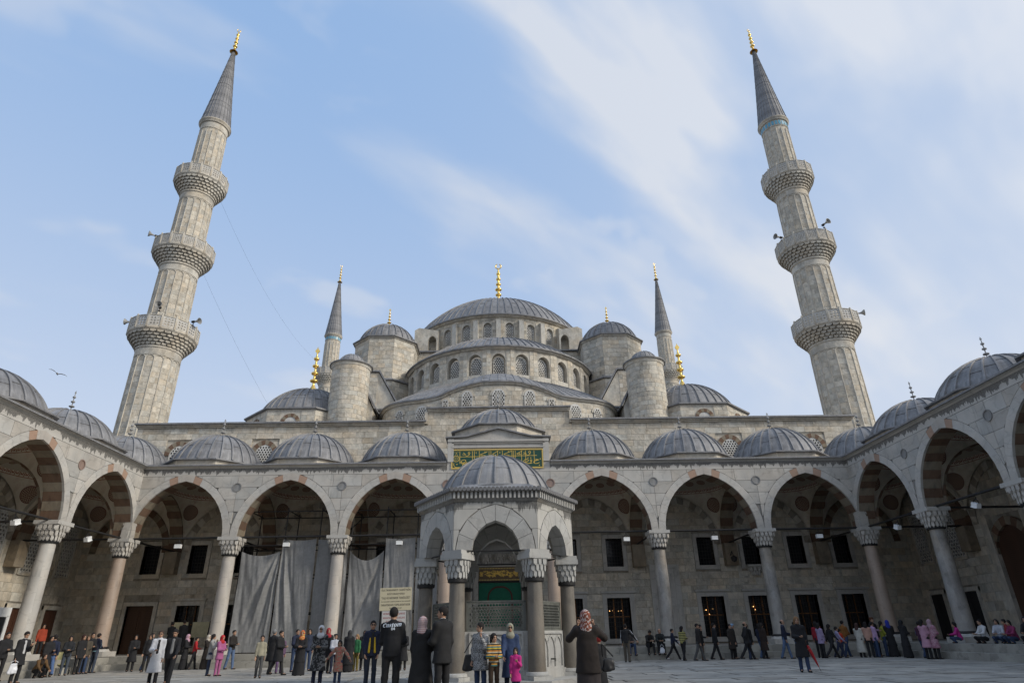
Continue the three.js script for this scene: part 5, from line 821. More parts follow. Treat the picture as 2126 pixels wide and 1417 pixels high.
// ---------------------------------------------------------------- floodlights clipped to the tie rods
const lampGeo = { body: merged([box(0.34, 0.2, 0.2), box(0.3, 0.03, 0.26, 0, -0.1, 0.02)]), arm: merged([fin(new THREE.TorusGeometry(0.16, 0.018, 6, 12, Math.PI)).translate(0, 0.08, 0), bar([0, 0.24, 0], [0, 0.36, 0], 0.02)]) };
function floodlight(x, y, z, ry, label, rz = 0) { const t = thing('floodlight', label, 'floodlight', [x, y - 0.36, z], ry, 'floodlights on the tie rods'); t.rotation.z = rz; mesh('housing', lampGeo.body, M.whitePaint, t); mesh('bracket', lampGeo.arm, M.iron, t); mesh('glass', box(0.28, 0.02, 0.2, 0, -0.125, 0.03), M.glass, t); }
const FL = [['floodlight on the tie rod over the wooden door', -17.9, -36.42, 0], ['floodlight on tie rod above the creased tarpaulin', -11.9, -36.42, 0], ['floodlight on tie rod above the restoration notices', -5.6, -36.42, 0], ['floodlight on tie rod above window beside the fountain', 7.2, -36.42, 0], ['floodlight on tie rod between two grey columns of the front arcade', 12.2, -36.42, 0], ['floodlight on tie rod of the front arcade bay beside the shaded arcade', 18.2, -36.42, 0]];
for (const [l, x, z, r] of FL) floodlight(x, 6.4, z, r, l);
floodlight(-20.95, 6.4, -33.2, Math.PI / 2, 'floodlight between pink and white column of the side arcade', 0.4); floodlight(-20.95, 6.4, -28.0, Math.PI / 2, 'floodlight on tie rod beyond the white column of side arcade', 0.4);
floodlight(20.95, 6.4, -33.4, -Math.PI / 2, 'floodlight in the shaded side arcade, corner bay', -0.4); floodlight(20.95, 6.4, -27.4, -Math.PI / 2, 'floodlight in shaded side arcade above the seated group', -0.4);
// wall-mounted balcony box inside the portico
{ const t = thing('wall_lantern', 'dark lantern bracket on wall beside the grey column', 'lantern', [14.9, 5.4, -41.9]); mesh('bracket', merged([bar([0, 0, -0.5], [0, 0.5, 0.3], 0.03), bar([0, 0.5, 0.3], [0, 0.1, 0.5], 0.02)]), M.iron, t); mesh('lamp_body', lathe([[0.02, -0.2], [0.16, -0.12], [0.2, 0.1], [0.05, 0.2]], 12), M.iron, t, [0, 0, 0.5]); }
// white kiosk in the side arcade and display boards by the window
{
  const k = thing('ticket_kiosk', 'white framed kiosk with two panes beside the pink column', 'kiosk', [-23.4, FLOOR, -31.0], Math.PI / 2 - 0.35);
  mesh('frame', merged([box(1.9, 0.4, 0.9, 0, 2.0, 0), box(0.14, 1.85, 0.14, -0.88, 0.92, 0.38), box(0.14, 1.85, 0.14, 0.88, 0.92, 0.38), box(0.12, 1.85, 0.14, 0.25, 0.92, 0.38), box(1.9, 0.7, 0.1, 0, 0.35, 0.38)]), M.whitePaint, k); mesh('side_wall', merged([box(0.08, 1.85, 0.8, -0.9, 0.92, -0.06), box(0.08, 1.85, 0.8, 0.9, 0.92, -0.06), box(1.8, 1.85, 0.08, 0, 0.92, -0.4)]), M.whitePaint, k);
  mesh('pane', box(0.98, 1.1, 0.02, -0.31, 1.25, 0.38), M.glass, k); mesh('pane', box(0.5, 1.1, 0.02, 0.56, 1.25, 0.38), M.glass, k);
  M.cream = std({ color: rgb(0.50, 0.45, 0.28), roughness: 0.8, map: clothMap });
  for (const [x, l] of [[-18.45, 'cream display board behind the two silhouetted visitors'], [-17.25, 'cream display board beside the beige column']]) { const b = thing('display_board', l, 'board', [x, FLOOR, -39.6]); mesh('board_sheet', box(0.95, 0.8, 0.03, 0, 1.25, 0), M.cream, b); mesh('stand', merged([box(0.04, 1.7, 0.04, -0.5, 0.85, 0), box(0.04, 1.7, 0.04, 0.5, 0.85, 0), box(0.5, 0.03, 0.5, -0.3, 0.015, 0), box(0.5, 0.03, 0.5, 0.3, 0.015, 0)]), M.iron, b); }
}
// gull
const GX = -27.3, GY = 16.37;
{
  const b = thing('seagull', 'gull gliding with raised wings beside the tall minaret', 'bird', [GX, GY, -36], 0.5); b.rotation.z = -0.3; b.scale.setScalar(0.55);
  const wing = (s) => { const q = []; const st = [[0.06, 0, 0.10], [0.35, 0.16, 0.12], [0.72, 0.22, 0.09], [1.0, 0.14, 0.02]]; for (let i = 0; i < 3; i++) { const [a, ya, ca] = st[i], [c, yc, cc] = st[i + 1]; const z0 = -0.04 * i, z1 = -0.04 * (i + 1); q.push([[s * a, ya, z0 + ca], [s * c, yc, z1 + cc], [s * c, yc, z1 - cc], [s * a, ya, z0 - ca]], [[s * a, ya - 0.025, z0 + ca * 0.9], [s * a, ya - 0.025, z0 - ca], [s * c, yc - 0.012, z1 - cc], [s * c, yc - 0.012, z1 + cc * 0.9]], [[s * a, ya, z0 + ca], [s * a, ya - 0.025, z0 + ca * 0.9], [s * c, yc - 0.012, z1 + cc * 0.9], [s * c, yc, z1 + cc]]); } return quadGeo(q); };
  M.gull = std({ color: rgb(0.5, 0.5, 0.5), roughness: 0.9, side: THREE.DoubleSide }); mesh('body', lathe([[0.005, -0.36], [0.05, -0.3], [0.10, -0.05], [0.10, 0.08], [0.06, 0.2], [0.055, 0.27], [0.03, 0.33], [0.008, 0.4]], 12, 0, Math.PI * 2, false).rotateX(Math.PI / 2), M.gull, b); mesh('wing', wing(1), M.gull, b); mesh('wing', wing(-1), M.gull, b); mesh('tail', quadGeo([[[-0.04, 0, -0.3], [0.04, 0, -0.3], [0.12, 0, -0.52], [-0.12, 0, -0.52]]]), M.gull, b);
}

// small lamps burning just inside the lower windows
{
  const glow = new THREE.MeshStandardMaterial({ color: rgb(0.9, 0.7, 0.4), emissive: rgb(1, 0.55, 0.2), emissiveIntensity: 1.5 });
  for (const [x, l, bs] of [[7.5, 'row of small lamps inside the wide window beside the fountain', [[-0.55, 0], [-0.35, 0.02], [0.02, -0.02], [0.2, 0]]], [4.5, 'single small lamp inside the window half hidden by the fountain', [[0.1, 0.05]]], [13.5, 'three small lamps inside the window next to the grey column', [[-0.4, -0.05], [0.05, 0.02], [-0.22, -0.3]]], [16.5, 'two small lamps inside a lower window', [[-0.35, 0.1], [-0.25, -0.08]]]]) {
    const t = thing('hanging_lamp', l, 'lamp', [x, 2.55, -42.86]); bs.forEach(([a, b]) => { mesh('bulb', fin(new THREE.SphereGeometry(0.03, 10, 8)), glow, t, [a, b, 0]); mesh('hanger', bar([a, b + 0.03, 0], [a, 0.72, 0], 0.004, 4), M.iron, t); });
    const pl = new THREE.PointLight(rgb(1, 0.6, 0.28), 0.03, 0); pl.position.set(bs[0][0], bs[0][1], 0.06); pl.castShadow = true; t.add(pl);
  }
}
// ---------------------------------------------------------------- people: signed-distance bodies meshed with surface nets
function nets(f, lo, hi, h) {
  const nx = Math.ceil((hi[0] - lo[0]) / h) + 1, ny = Math.ceil((hi[1] - lo[1]) / h) + 1, nz = Math.ceil((hi[2] - lo[2]) / h) + 1, val = new Float32Array(nx * ny * nz), id = new Int32Array(nx * ny * nz).fill(-1), pos = [], idx = [];
  const I = (x, y, z) => x + nx * (y + ny * z);
  for (let z = 0; z < nz; z++) for (let y = 0; y < ny; y++) for (let x = 0; x < nx; x++) val[I(x, y, z)] = f(lo[0] + x * h, lo[1] + y * h, lo[2] + z * h);
  const E = [[0, 1], [2, 3], [4, 5], [6, 7], [0, 2], [1, 3], [4, 6], [5, 7], [0, 4], [1, 5], [2, 6], [3, 7]], c = new Float32Array(8);
  for (let z = 0; z < nz - 1; z++) for (let y = 0; y < ny - 1; y++) for (let x = 0; x < nx - 1; x++) {
    let m = 0; for (let k = 0; k < 8; k++) { c[k] = val[I(x + (k & 1), y + (k >> 1 & 1), z + (k >> 2))]; if (c[k] < 0) m |= 1 << k; } if (m === 0 || m === 255) continue;
    let sx = 0, sy = 0, sz = 0, n = 0; for (const [a, b] of E) if ((c[a] < 0) !== (c[b] < 0)) { const t = c[a] / (c[a] - c[b]); sx += lerp(a & 1, b & 1, t); sy += lerp(a >> 1 & 1, b >> 1 & 1, t); sz += lerp(a >> 2, b >> 2, t); n++; }
    id[I(x, y, z)] = pos.length / 3; pos.push(lo[0] + (x + sx / n) * h, lo[1] + (y + sy / n) * h, lo[2] + (z + sz / n) * h);
  }
  const quad = (a, b, cc, d, flip) => { if (a < 0 || b < 0 || cc < 0 || d < 0) return; flip ? idx.push(a, cc, b, a, d, cc) : idx.push(a, b, cc, a, cc, d); };
  for (let z = 1; z < nz - 1; z++) for (let y = 1; y < ny - 1; y++) for (let x = 1; x < nx - 1; x++) {
    const v = val[I(x, y, z)] < 0;
    if (v !== val[I(x + 1, y, z)] < 0) quad(id[I(x, y - 1, z - 1)], id[I(x, y, z - 1)], id[I(x, y, z)], id[I(x, y - 1, z)], !v);
    if (v !== val[I(x, y + 1, z)] < 0) quad(id[I(x - 1, y, z - 1)], id[I(x - 1, y, z)], id[I(x, y, z)], id[I(x, y, z - 1)], !v);
    if (v !== val[I(x, y, z + 1)] < 0) quad(id[I(x - 1, y - 1, z)], id[I(x, y - 1, z)], id[I(x, y, z)], id[I(x - 1, y, z)], !v);
  }
  const g = new THREE.BufferGeometry(); g.setAttribute('position', new THREE.Float32BufferAttribute(pos, 3)); g.setIndex(idx); g.computeVertexNormals();
  const uv = new Float32Array(pos.length / 3 * 2); for (let i = 0; i < pos.length / 3; i++) { uv[i * 2] = pos[i * 3] + pos[i * 3 + 2] * 0.6; uv[i * 2 + 1] = pos[i * 3 + 1]; } g.setAttribute('uv', new THREE.BufferAttribute(uv, 2)); return g;
}
// primitive: tapered capsule, optionally flattened: [a, b, ra, rb, sx, sz]
const cap = (a, b, ra, rb, sx = 1, sz = 1) => ({ a, b, ra, rb, sx, sz, k: Math.min(sx, sz, 1) });
function dCap(p, x, y, z) {
  const ax = p.a[0], ay = p.a[1], az = p.a[2]; const px = (x - ax) / p.sx, py = y - ay, pz = (z - az) / p.sz, bx = (p.b[0] - ax) / p.sx, by = p.b[1] - ay, bz = (p.b[2] - az) / p.sz, L = bx * bx + by * by + bz * bz;
  const t = L > 1e-9 ? clamp((px * bx + py * by + pz * bz) / L) : 0; return (Math.hypot(px - bx * t, py - by * t, pz - bz * t) - lerp(p.ra, p.rb, t)) * p.k;
}
const blend = (list, k) => (x, y, z) => { let d = 1e3; for (const p of list) { const e = dCap(p, x, y, z); if (d > 900) d = e; else { const h = Math.max(k - Math.abs(d - e), 0) / k; d = Math.min(d, e) - h * h * k * 0.25; } } return d; };
const ell = (c, r) => (x, y, z) => { const a = (x - c[0]) / r[0], b = (y - c[1]) / r[1], d = (z - c[2]) / r[2], q = Math.hypot(a, b, d), g = Math.hypot(a / r[0], b / r[1], d / r[2]); return g > 1e-6 ? q * (q - 1) / g : -Math.min(...r); };
const smin = (a, b, k) => { const h = Math.max(k - Math.abs(a - b), 0) / k; return Math.min(a, b) - h * h * k * 0.25; };
const smax = (a, b, k) => -smin(-a, -b, k);
// head in its own space: centre of the skull at 0, facing +z, adult size
const skull = ell([0, 0.02, -0.008], [0.077, 0.098, 0.095]), jaw = ell([0, -0.055, 0.022], [0.057, 0.068, 0.066]), noseF = (x, y, z) => dCap(cap([0, 0.012, 0.082], [0, -0.03, 0.1], 0.008, 0.015, 1, 1), x, y, z), lipF = ell([0, -0.065, 0.078], [0.026, 0.012, 0.016]), browF = ell([0, 0.03, 0.068], [0.056, 0.012, 0.022]);
function headSDF(x, y, z) {
  let d = smin(skull(x, y, z), jaw(x, y, z), 0.03); d = smin(d, noseF(x, y, z), 0.012); d = smin(d, browF(x, y, z), 0.012); d = smin(d, lipF(x, y, z), 0.01);
  for (const s of [-1, 1]) { d = smax(d, -(Math.hypot(x - s * 0.031, y - 0.008, z - 0.1) - 0.02), 0.012); d = smin(d, Math.hypot(x - s * 0.031, y - 0.008, (z - 0.068) * 1.0) - 0.0125, 0.002); d = smin(d, ell([s * 0.079, -0.008, -0.008], [0.009, 0.03, 0.018])(x, y, z), 0.008); }
  return d;
}
const skinTone = [0.40, 0.235, 0.155];
function headGeo(cell) {
  const g = nets(headSDF, [-0.11, -0.15, -0.12], [0.11, 0.14, 0.14], cell), p = g.attributes.position, c = new Float32Array(p.count * 3);
  for (let i = 0; i < p.count; i++) {
    const x = Math.abs(p.getX(i)), y = p.getY(i), z = p.getZ(i); let k = [1, 1, 1];
    if (z > 0.05) { if (Math.hypot(x - 0.031, y - 0.008) < 0.0125) k = [0.12, 0.12, 0.13]; else if (y > 0.022 && y < 0.036 && x > 0.012 && x < 0.052 && z > 0.06) k = [0.22, 0.2, 0.2]; else if (Math.abs(y + 0.066) < 0.010 && x < 0.025 && z > 0.07) k = [0.78, 0.42, 0.42]; }
    for (let q = 0; q < 3; q++) c[i * 3 + q] = skinTone[q] * k[q];
  }
  g.setAttribute('color', new THREE.BufferAttribute(c, 3)); return g;
}
const heads = { near: headGeo(0.0055), far: headGeo(0.013) };
// hands: origin at the wrist, fingers along -y, palm toward +z, thumb toward +x (mirrored for the other side)
function handGeo(curl, cell) {
  const L = [cap([0, 0, 0], [0, -0.085, 0.002], 0.022, 0.028, 1.25, 0.6)];
  [[-0.031, 0.062], [-0.011, 0.076], [0.010, 0.081], [0.029, 0.072]].forEach(([x, l], i) => { let a = [x, -0.085, 0.002], ang = curl * 0.35; for (let s = 0; s < 3; s++) { const q = l * [0.45, 0.31, 0.24][s], b = [a[0] + x * 0.06, a[1] - q * Math.cos(ang), a[2] + q * Math.sin(ang)]; L.push(cap(a, b, 0.0098 - s * 0.0008, 0.0092 - s * 0.0009)); a = b; ang += curl * 0.75; } });
  L.push(cap([0.026, -0.03, 0.006], [0.05, -0.062, 0.018 + curl * 0.01], 0.014, 0.011), cap([0.05, -0.062, 0.018 + curl * 0.01], [0.052 - curl * 0.02, -0.092, 0.03 + curl * 0.012], 0.011, 0.009));
  const f = blend(L, 0.007); const g = nets(f, [-0.06, -0.19, -0.04], [0.08, 0.03, 0.12], cell), n = g.attributes.position.count, c = new Float32Array(n * 3); for (let i = 0; i < n; i++) for (let q = 0; q < 3; q++) c[i * 3 + q] = skinTone[q] * 0.96; g.setAttribute('color', new THREE.BufferAttribute(c, 3)); return g;
}
const hands = { near: [handGeo(0.35, 0.0048), handGeo(1.25, 0.0048)], far: [handGeo(0.35, 0.0095), handGeo(1.25, 0.0095)] };
const hairFns = {
  short: (x, y, z) => smax(smin(ell([0, 0.03, -0.012], [0.087, 0.103, 0.104])(x, y, z), 1, 0.01), -ell([0, -0.045, 0.085], [0.1, 0.105, 0.088])(x, y, z), 0.008),
  balding: (x, y, z) => smax(smax(ell([0, 0.012, -0.012], [0.085, 0.1, 0.102])(x, y, z), y - 0.055, 0.01), -ell([0, -0.03, 0.085], [0.12, 0.16, 0.1])(x, y, z), 0.008),
  long: (x, y, z) => smin(smax(ell([0, 0.028, -0.012], [0.092, 0.108, 0.108])(x, y, z), -ell([0, -0.045, 0.095], [0.064, 0.11, 0.085])(x, y, z), 0.008), smax(dCap(cap([0, -0.02, -0.055], [0, -0.27, -0.075], 0.075, 0.06, 1.35, 0.7), x, y, z), -ell([0, -0.08, 0.06], [0.06, 0.12, 0.08])(x, y, z), 0.01), 0.03),
  scarf: (x, y, z) => smin(smax(ell([0, 0.012, -0.012], [0.099, 0.121, 0.116])(x, y, z), -ell([0, -0.012, 0.115], [0.058, 0.082, 0.075])(x, y, z), 0.01), smax(blend([cap([0, -0.09, -0.01], [0, -0.19, -0.005], 0.078, 0.125, 1.1, 0.95), cap([0, -0.02, -0.07], [0, -0.24, -0.09], 0.07, 0.06, 1.3, 0.7)], 0.05)(x, y, z), -ell([0, -0.03, 0.12], [0.052, 0.075, 0.07])(x, y, z), 0.01), 0.03),
  beret: (x, y, z) => smin(hairFns.short(x, y, z), ell([0, 0.09, -0.01], [0.105, 0.045, 0.115])(x, y, z), 0.015),
};
const hairCache = {};
const hairGeo = (type, q) => hairCache[type + q] ??= nets(hairFns[type], [-0.17, -0.34, -0.2], [0.17, 0.16, 0.16], q === 'near' ? 0.0085 : 0.018);
const matCache = {};
const patterns = {
  floral: tex(256, 256, (u, v) => { const f = smooth(0.56, 0.6, fbm(u * 12, v * 12, 3, 12, 301)); return gray(0.02 + f * 0.14); }, true, 2.2),
  coral: tex(256, 256, (u, v) => { const f = fbm(u * 14, v * 14, 3, 14, 303); return f > 0.55 ? [0.5, 0.13, 0.1] : f > 0.45 ? [0.52, 0.26, 0.17] : [0.35, 0.28, 0.2]; }, true, 2.5),
  knit: tex(256, 256, (u, v) => { const f = noise2(u * 64, v * 64, 64, 305), b = v % 0.33 < 0.12 ? 0.1 : 0; return gray(f > 0.5 ? 0.42 - b : 0.1); }, true, 1.6),
  multi: tex(64, 256, (u, v) => { const k = Math.floor(v * 14) % 7; return [[0.5, 0.2, 0.02], [0.03, 0.03, 0.03], [0.55, 0.42, 0.05], [0.05, 0.18, 0.2], [0.6, 0.3, 0.05], [0.03, 0.025, 0.02], [0.45, 0.4, 0.3]][k]; }, true, 2.0),
  stripe: tex(16, 128, (u, v) => Math.floor(v * 8) % 2 ? [0.45, 0.42, 0.14] : [0.02, 0.02, 0.02], true, 3.0),
  blue: tex(16, 128, (u, v) => Math.floor(v * 10) % 2 ? [0.28, 0.42, 0.62] : [0.5, 0.58, 0.66], true, 3.0),
  mauve: tex(256, 256, (u, v) => { const f = fbm(u * 16, v * 16, 3, 16, 309); return f > 0.52 ? [0.3, 0.12, 0.18] : [0.42, 0.26, 0.3]; }, true, 2.4),
  redgold: tex(128, 128, (u, v) => { const f = fbm(u * 8, v * 8, 3, 8, 311); return f > 0.52 ? [0.5, 0.03, 0.03] : [0.5, 0.34, 0.08]; }, true, 6),
  rust: tex(128, 128, (u, v) => { const f = fbm(u * 9, v * 9, 3, 9, 313); return f > 0.56 ? [0.45, 0.42, 0.4] : f > 0.46 ? [0.3, 0.06, 0.02] : [0.16, 0.05, 0.03]; }, true, 6),
  pinkband: tex(16, 64, (u, v) => Math.floor(v * 6) % 2 ? [0.34, 0.2, 0.2] : [0.5, 0.42, 0.42], true, 8),
};
const cm = (c) => { const k = typeof c === 'string' ? c : c.join(); return matCache[k] ??= typeof c === 'string' ? std({ map: patterns[c], roughness: 0.9 }) : std({ color: rgb(...c), map: clothMap, roughness: 0.88 }); };
M.skin = std({ vertexColors: true, roughness: 0.6 }); M.skin.color.setRGB(1, 1, 1); M.hairDark = std({ color: rgb(0.012, 0.009, 0.008), roughness: 0.55 }); M.shades = std({ color: rgb(0.01, 0.01, 0.01), roughness: 0.1 });
const shadesGeo = merged([fin(T(new THREE.SphereGeometry(0.024, 10, 8).scale(1, 0.75, 0.4), -0.031, 0.008, 0.092)), fin(T(new THREE.SphereGeometry(0.024, 10, 8).scale(1, 0.75, 0.4), 0.031, 0.008, 0.092)), box(0.03, 0.006, 0.008, 0, 0.014, 0.098), box(0.004, 0.006, 0.09, -0.077, 0.014, 0.05), box(0.004, 0.006, 0.09, 0.077, 0.014, 0.05)]);
const ARMS = { down: [0.04, 0.13, 0.18, 0.02], fwd: [0.42, 0.1, 0.35, 0.02], back: [-0.38, 0.12, 0.3, 0.02], hold: [0.25, 0.14, 1.25, -0.55], phone: [0.35, 0.1, 1.75, -0.35], ear: [0.5, 0.25, 2.35, -0.35], cam: [1.05, 0.55, 1.72, -0.62], pocket: [-0.12, 0.22, 0.5, -0.18], point: [1.35, 0.2, 0.1, 0.1], lap: [0.45, 0.12, 0.95, -0.4], out: [0.1, 0.75, 0.2, 0.6], behind: [-0.35, 0.14, 0.55, -0.45] };
const DARK = [0.014, 0.014, 0.016], NAVY = [0.012, 0.018, 0.045], JEAN = [0.035, 0.06, 0.125], LJEAN = [0.10, 0.155, 0.27], GREYT = [0.085, 0.085, 0.085], BROWN = [0.05, 0.03, 0.018], SHOE = [0.012, 0.011, 0.01];
// o: {top:[colour, hem], bot:[type, colour], head:[type, colour], arms:[L, R], stride, sit, lean, q, headYaw, headPitch, shirt, inner}
function person(label, x, z, H, face, o = {}) {
  if (!o.y && !o.sit || label.startsWith('crouching')) { const k = Math.min(1, 18.7 / Math.abs(x)); x *= k; z *= k; } // clear of the side steps
  const q = o.q || 'far', near = q === 'near', s = H / 1.72, G = thing('person', label, 'person', [x, o.y || 0, z], face), child = H < 1.38, w = o.w || (child ? 0.92 : 1), hs = child ? lerp(0.95, 0.86, clamp((1.38 - H) / 0.5)) : lerp(0.97, 1.02, clamp((H - 1.4) / 0.35));
  const sit = o.sit || 0, pel = sit ? sit / s + 0.11 : 0.93 - Math.abs(o.stride || 0) * 0.06, lean = o.lean || 0, up = (h, f = 0) => [0, pel + (h - 0.93) * Math.cos(lean), (h - 0.93) * Math.sin(lean) + f];
  const add = (a, b) => [a[0] + b[0], a[1] + b[1], a[2] + b[2]], mul = (a, k) => a.map((v) => v * k);
  const legs = [-1, 1].map((sd) => {
    const hip = [sd * 0.093 * w, pel - 0.03, 0]; let knee, ank;
    if (sit) { const sp = sd * 0.05; knee = add(hip, [sp, 0.03, 0.42]); ank = [knee[0] + sd * 0.01, Math.max(0.07, knee[1] - 0.43), knee[2] + 0.02 + (o.tuck || 0)]; } else { const a = (o.stride || 0) * sd, kb = a < 0 ? -a * 0.75 : 0.03; knee = add(hip, [sd * 0.006, -0.425 * Math.cos(a), 0.425 * Math.sin(a)]); ank = add(knee, [sd * 0.004, -0.425 * Math.cos(a - kb), 0.425 * Math.sin(a - kb)]); }
    return { hip, knee, ank, toe: add(ank, [sd * 0.025, -0.03, 0.155]) };
  });
  const low = Math.min(...legs.map((l) => l.ank[1])) - 0.075; if (!sit) for (const l of legs) for (const k of ['hip', 'knee', 'ank', 'toe']) l[k] = [l[k][0], l[k][1] - low, l[k][2]];
  const dy = sit ? 0 : -low, UP = (h, f) => { const p = up(h, f); return [p[0], p[1] + dy, p[2]]; };
  const arms = [-1, 1].map((sd, i) => { const A = ARMS[(o.arms || ['down', 'down'])[i]], sh = add(UP(1.375), [sd * 0.166 * w, 0, 0]), dir = (p, ab) => [sd * Math.sin(ab), -Math.cos(ab) * Math.cos(p + lean * 0.4), Math.cos(ab) * Math.sin(p + lean * 0.4)], el = add(sh, mul(dir(A[0], A[1]), 0.29)), d2 = dir(A[0] + A[2], A[3]), wr = add(el, mul(d2, 0.25)); return { sd, sh, el, wr, d2, curl: ['hold', 'phone', 'cam', 'ear', 'lap'].includes((o.arms || ['', ''])[i]) ? 1 : 0 }; });
  const fat = o.fat || 0, neckB = UP(1.41), neckT = UP(1.53, 0.012), hc = UP(1.6, 0.02 + (o.headPitch || 0) * 0.05);
  const sc = (g) => g.scale(s, s, s), bb = (pad) => { const P = [...arms.flatMap((a) => [a.sh, a.el, a.wr]), ...legs.flatMap((l) => [l.hip, l.knee, l.ank, l.toe]), neckT, UP(0.9)]; const lo = [9, 9, 9], hi = [-9, -9, -9]; for (const p of P) for (let k = 0; k < 3; k++) { lo[k] = Math.min(lo[k], p[k] - pad); hi[k] = Math.max(hi[k], p[k] + pad); } return [lo, hi]; };
  const [lo, hi] = bb(0.3), C = near ? 0.019 : 0.036, CC = near ? 0.0155 : 0.029;
  // one continuous body
  const bl = [cap(UP(0.96), UP(1.32), 0.105 * w, 0.112 * w, 1.22, 0.8), ...arms.map((a) => cap(UP(1.42), a.sh, 0.045, 0.042)), cap(neckB, neckT, 0.054, 0.05), ...arms.flatMap((a) => [cap(a.sh, a.el, 0.04, 0.034), cap(a.el, a.wr, 0.034, 0.025)]), ...legs.flatMap((l) => [cap(l.hip, l.knee, 0.07, 0.048), cap(l.knee, l.ank, 0.046, 0.034), cap(l.ank, l.toe, 0.034, 0.026)])];
  const bg = nets(blend(bl, 0.035), lo, hi, C); { const n = bg.attributes.position.count, c = new Float32Array(n * 3); for (let i = 0; i < n; i++) for (let k = 0; k < 3; k++) c[i * 3 + k] = skinTone[k]; bg.setAttribute('color', new THREE.BufferAttribute(c, 3)); }
  const hm = new THREE.Matrix4().compose(V3(...hc), new THREE.Quaternion().setFromEuler(new THREE.Euler(o.headPitch || 0, o.headYaw || 0, 0, 'YXZ')), V3(hs, hs, hs).multiplyScalar(1 / (child ? 0.86 : 1) * (child ? 1 : 1)));
  const parts = [bg, heads[q].clone().applyMatrix4(hm)];
  for (const a of arms) { const Q = new THREE.Quaternion().setFromUnitVectors(V3(0, -1, 0), V3(...a.d2).normalize()), g = hands[q][a.curl].clone(); if (a.sd > 0) { g.scale(-1, 1, 1); const ix = g.index.array; for (let i = 0; i < ix.length; i += 3) { const t = ix[i]; ix[i] = ix[i + 1]; ix[i + 1] = t; } g.computeVertexNormals(); } g.rotateY(a.sd * -0.9); g.applyQuaternion(Q); g.translate(...a.wr); parts.push(g); }
  mesh('body', sc(mergeGeometries(parts.map((g) => { const n = g.clone(); return n; }))), M.skin, G);
  // clothes
  const [tc, hem] = o.top || [DARK, 0.86], hemY = sit ? pel - 0.08 : hem + dy * 0 , coat = hem < 0.8, inf = coat ? 0.034 : 0.025;
  const tl = [cap(UP(0.98), UP(1.12), 0.116 * w + inf * 0.6 + fat, 0.104 * w + inf * 0.6 + fat, 1.2, 0.88), cap(UP(1.12), UP(1.31), 0.104 * w + inf * 0.6 + fat, 0.117 * w + inf * 0.5 + fat * 0.6, 1.22, 0.86), ...arms.map((a) => cap(UP(1.425), add(a.sh, [-a.sd * 0.012, 0.0, 0]), 0.052 + inf * 0.3, 0.05 + inf * 0.45)), cap(UP(1.40), UP(1.455), 0.07, 0.06), ...arms.flatMap((a) => [cap(a.sh, a.el, 0.05 + inf * 0.7, 0.045 + inf * 0.5), cap(a.el, add(a.wr, mul(a.d2, -0.01)), 0.045 + inf * 0.5, 0.034 + inf * 0.4)])];
  if (!sit) tl.push(cap(UP(1.0), [0, hem - 0.05, 0], 0.112 * w + inf * 0.5 + fat, (coat ? lerp(0.155, 0.215, clamp((0.8 - hem) / 0.5)) : 0.135) * w + inf * 0.4 + fat, 1.2, 0.92)); else tl.push(cap(UP(1.0), UP(0.9), 0.14 * w + fat, 0.15 * w + fat, 1.2, 0.95));
  const wr = near ? (x, y, z) => (fbm(x * 9 + y * 4, y * 7 + z * 6, 3) - 0.5) * 0.022 : (x, y, z) => (noise2(x * 11 + y * 5, y * 9 + z * 8) - 0.5) * 0.016;
  const tb = blend(tl, 0.05), tf = (x, y, z) => smax(tb(x, y, z) + wr(x, y, z), (sit ? pel - 0.1 : hemY) - y, 0.01);
  const topGeo = nets(tf, lo, hi, CC); if (o.print) { const p = topGeo.attributes.position, uv = topGeo.attributes.uv; for (let i = 0; i < p.count; i++) p.getZ(i) < 0.02 ? uv.setXY(i, 0.5 - p.getX(i) / 0.6, (p.getY(i) - dy - 0.9) / 0.6) : uv.setXY(i, 0.01, 0.01); }
  mesh(coat ? 'coat' : 'jacket', sc(topGeo), o.print || cm(tc), G);
  const [bt, bc] = o.bot || ['trousers', DARK];
  if (bt === 'trousers' || sit) { const L = [cap(UP(0.99), UP(0.9), 0.125 * w + fat * 0.7, 0.13 * w + fat * 0.7, 1.18, 0.9), ...legs.flatMap((l) => [cap(l.hip, l.knee, 0.092 + fat * 0.4, 0.068), cap(l.knee, add(l.ank, [0, -0.02, 0]), 0.068, 0.062)])], f = blend(L, 0.03); mesh('trousers', sc(nets((x, y, z) => smax(smax(f(x, y, z) + wr(x + 3, y, z) * 0.8, 0.035 - y, 0.01), y - (UP(1.03)[1]), 0.01), [lo[0], -0.05, lo[2]], [hi[0], UP(1.1)[1], hi[2]], CC)), cm(bc), G); }
  else { const hm2 = bt === 'skirt' ? 0.3 : 0.035, f = blend([cap(UP(1.02), [0, hm2 - 0.03, 0], 0.125 * w + fat, (bt === 'skirt' ? 0.17 : 0.235) * w, 1.15, 0.95), ...legs.map((l) => cap(l.hip, l.knee, 0.1, 0.1))], 0.06); mesh('skirt', sc(nets((x, y, z) => smax(f(x, y, z) + wr(x + 3, y * 0.3, z) * 1.4, hm2 - y, 0.01), [lo[0], -0.05, lo[2]], [hi[0], UP(1.1)[1], hi[2]], CC)), cm(bc), G); }
  for (const l of legs) mesh('shoe', sc(nets(blend([cap(add(l.ank, [0, -0.035, -0.03]), add(l.toe, [0, -0.012, 0.0]), 0.044, 0.034, 0.95, 1)], 0.01), [l.ank[0] - 0.12, l.ank[1] - 0.16, l.ank[2] - 0.12], [l.toe[0] + 0.1, l.ank[1] + 0.08, l.toe[2] + 0.1], near ? 0.015 : 0.026)), cm(o.shoe || SHOE), G);
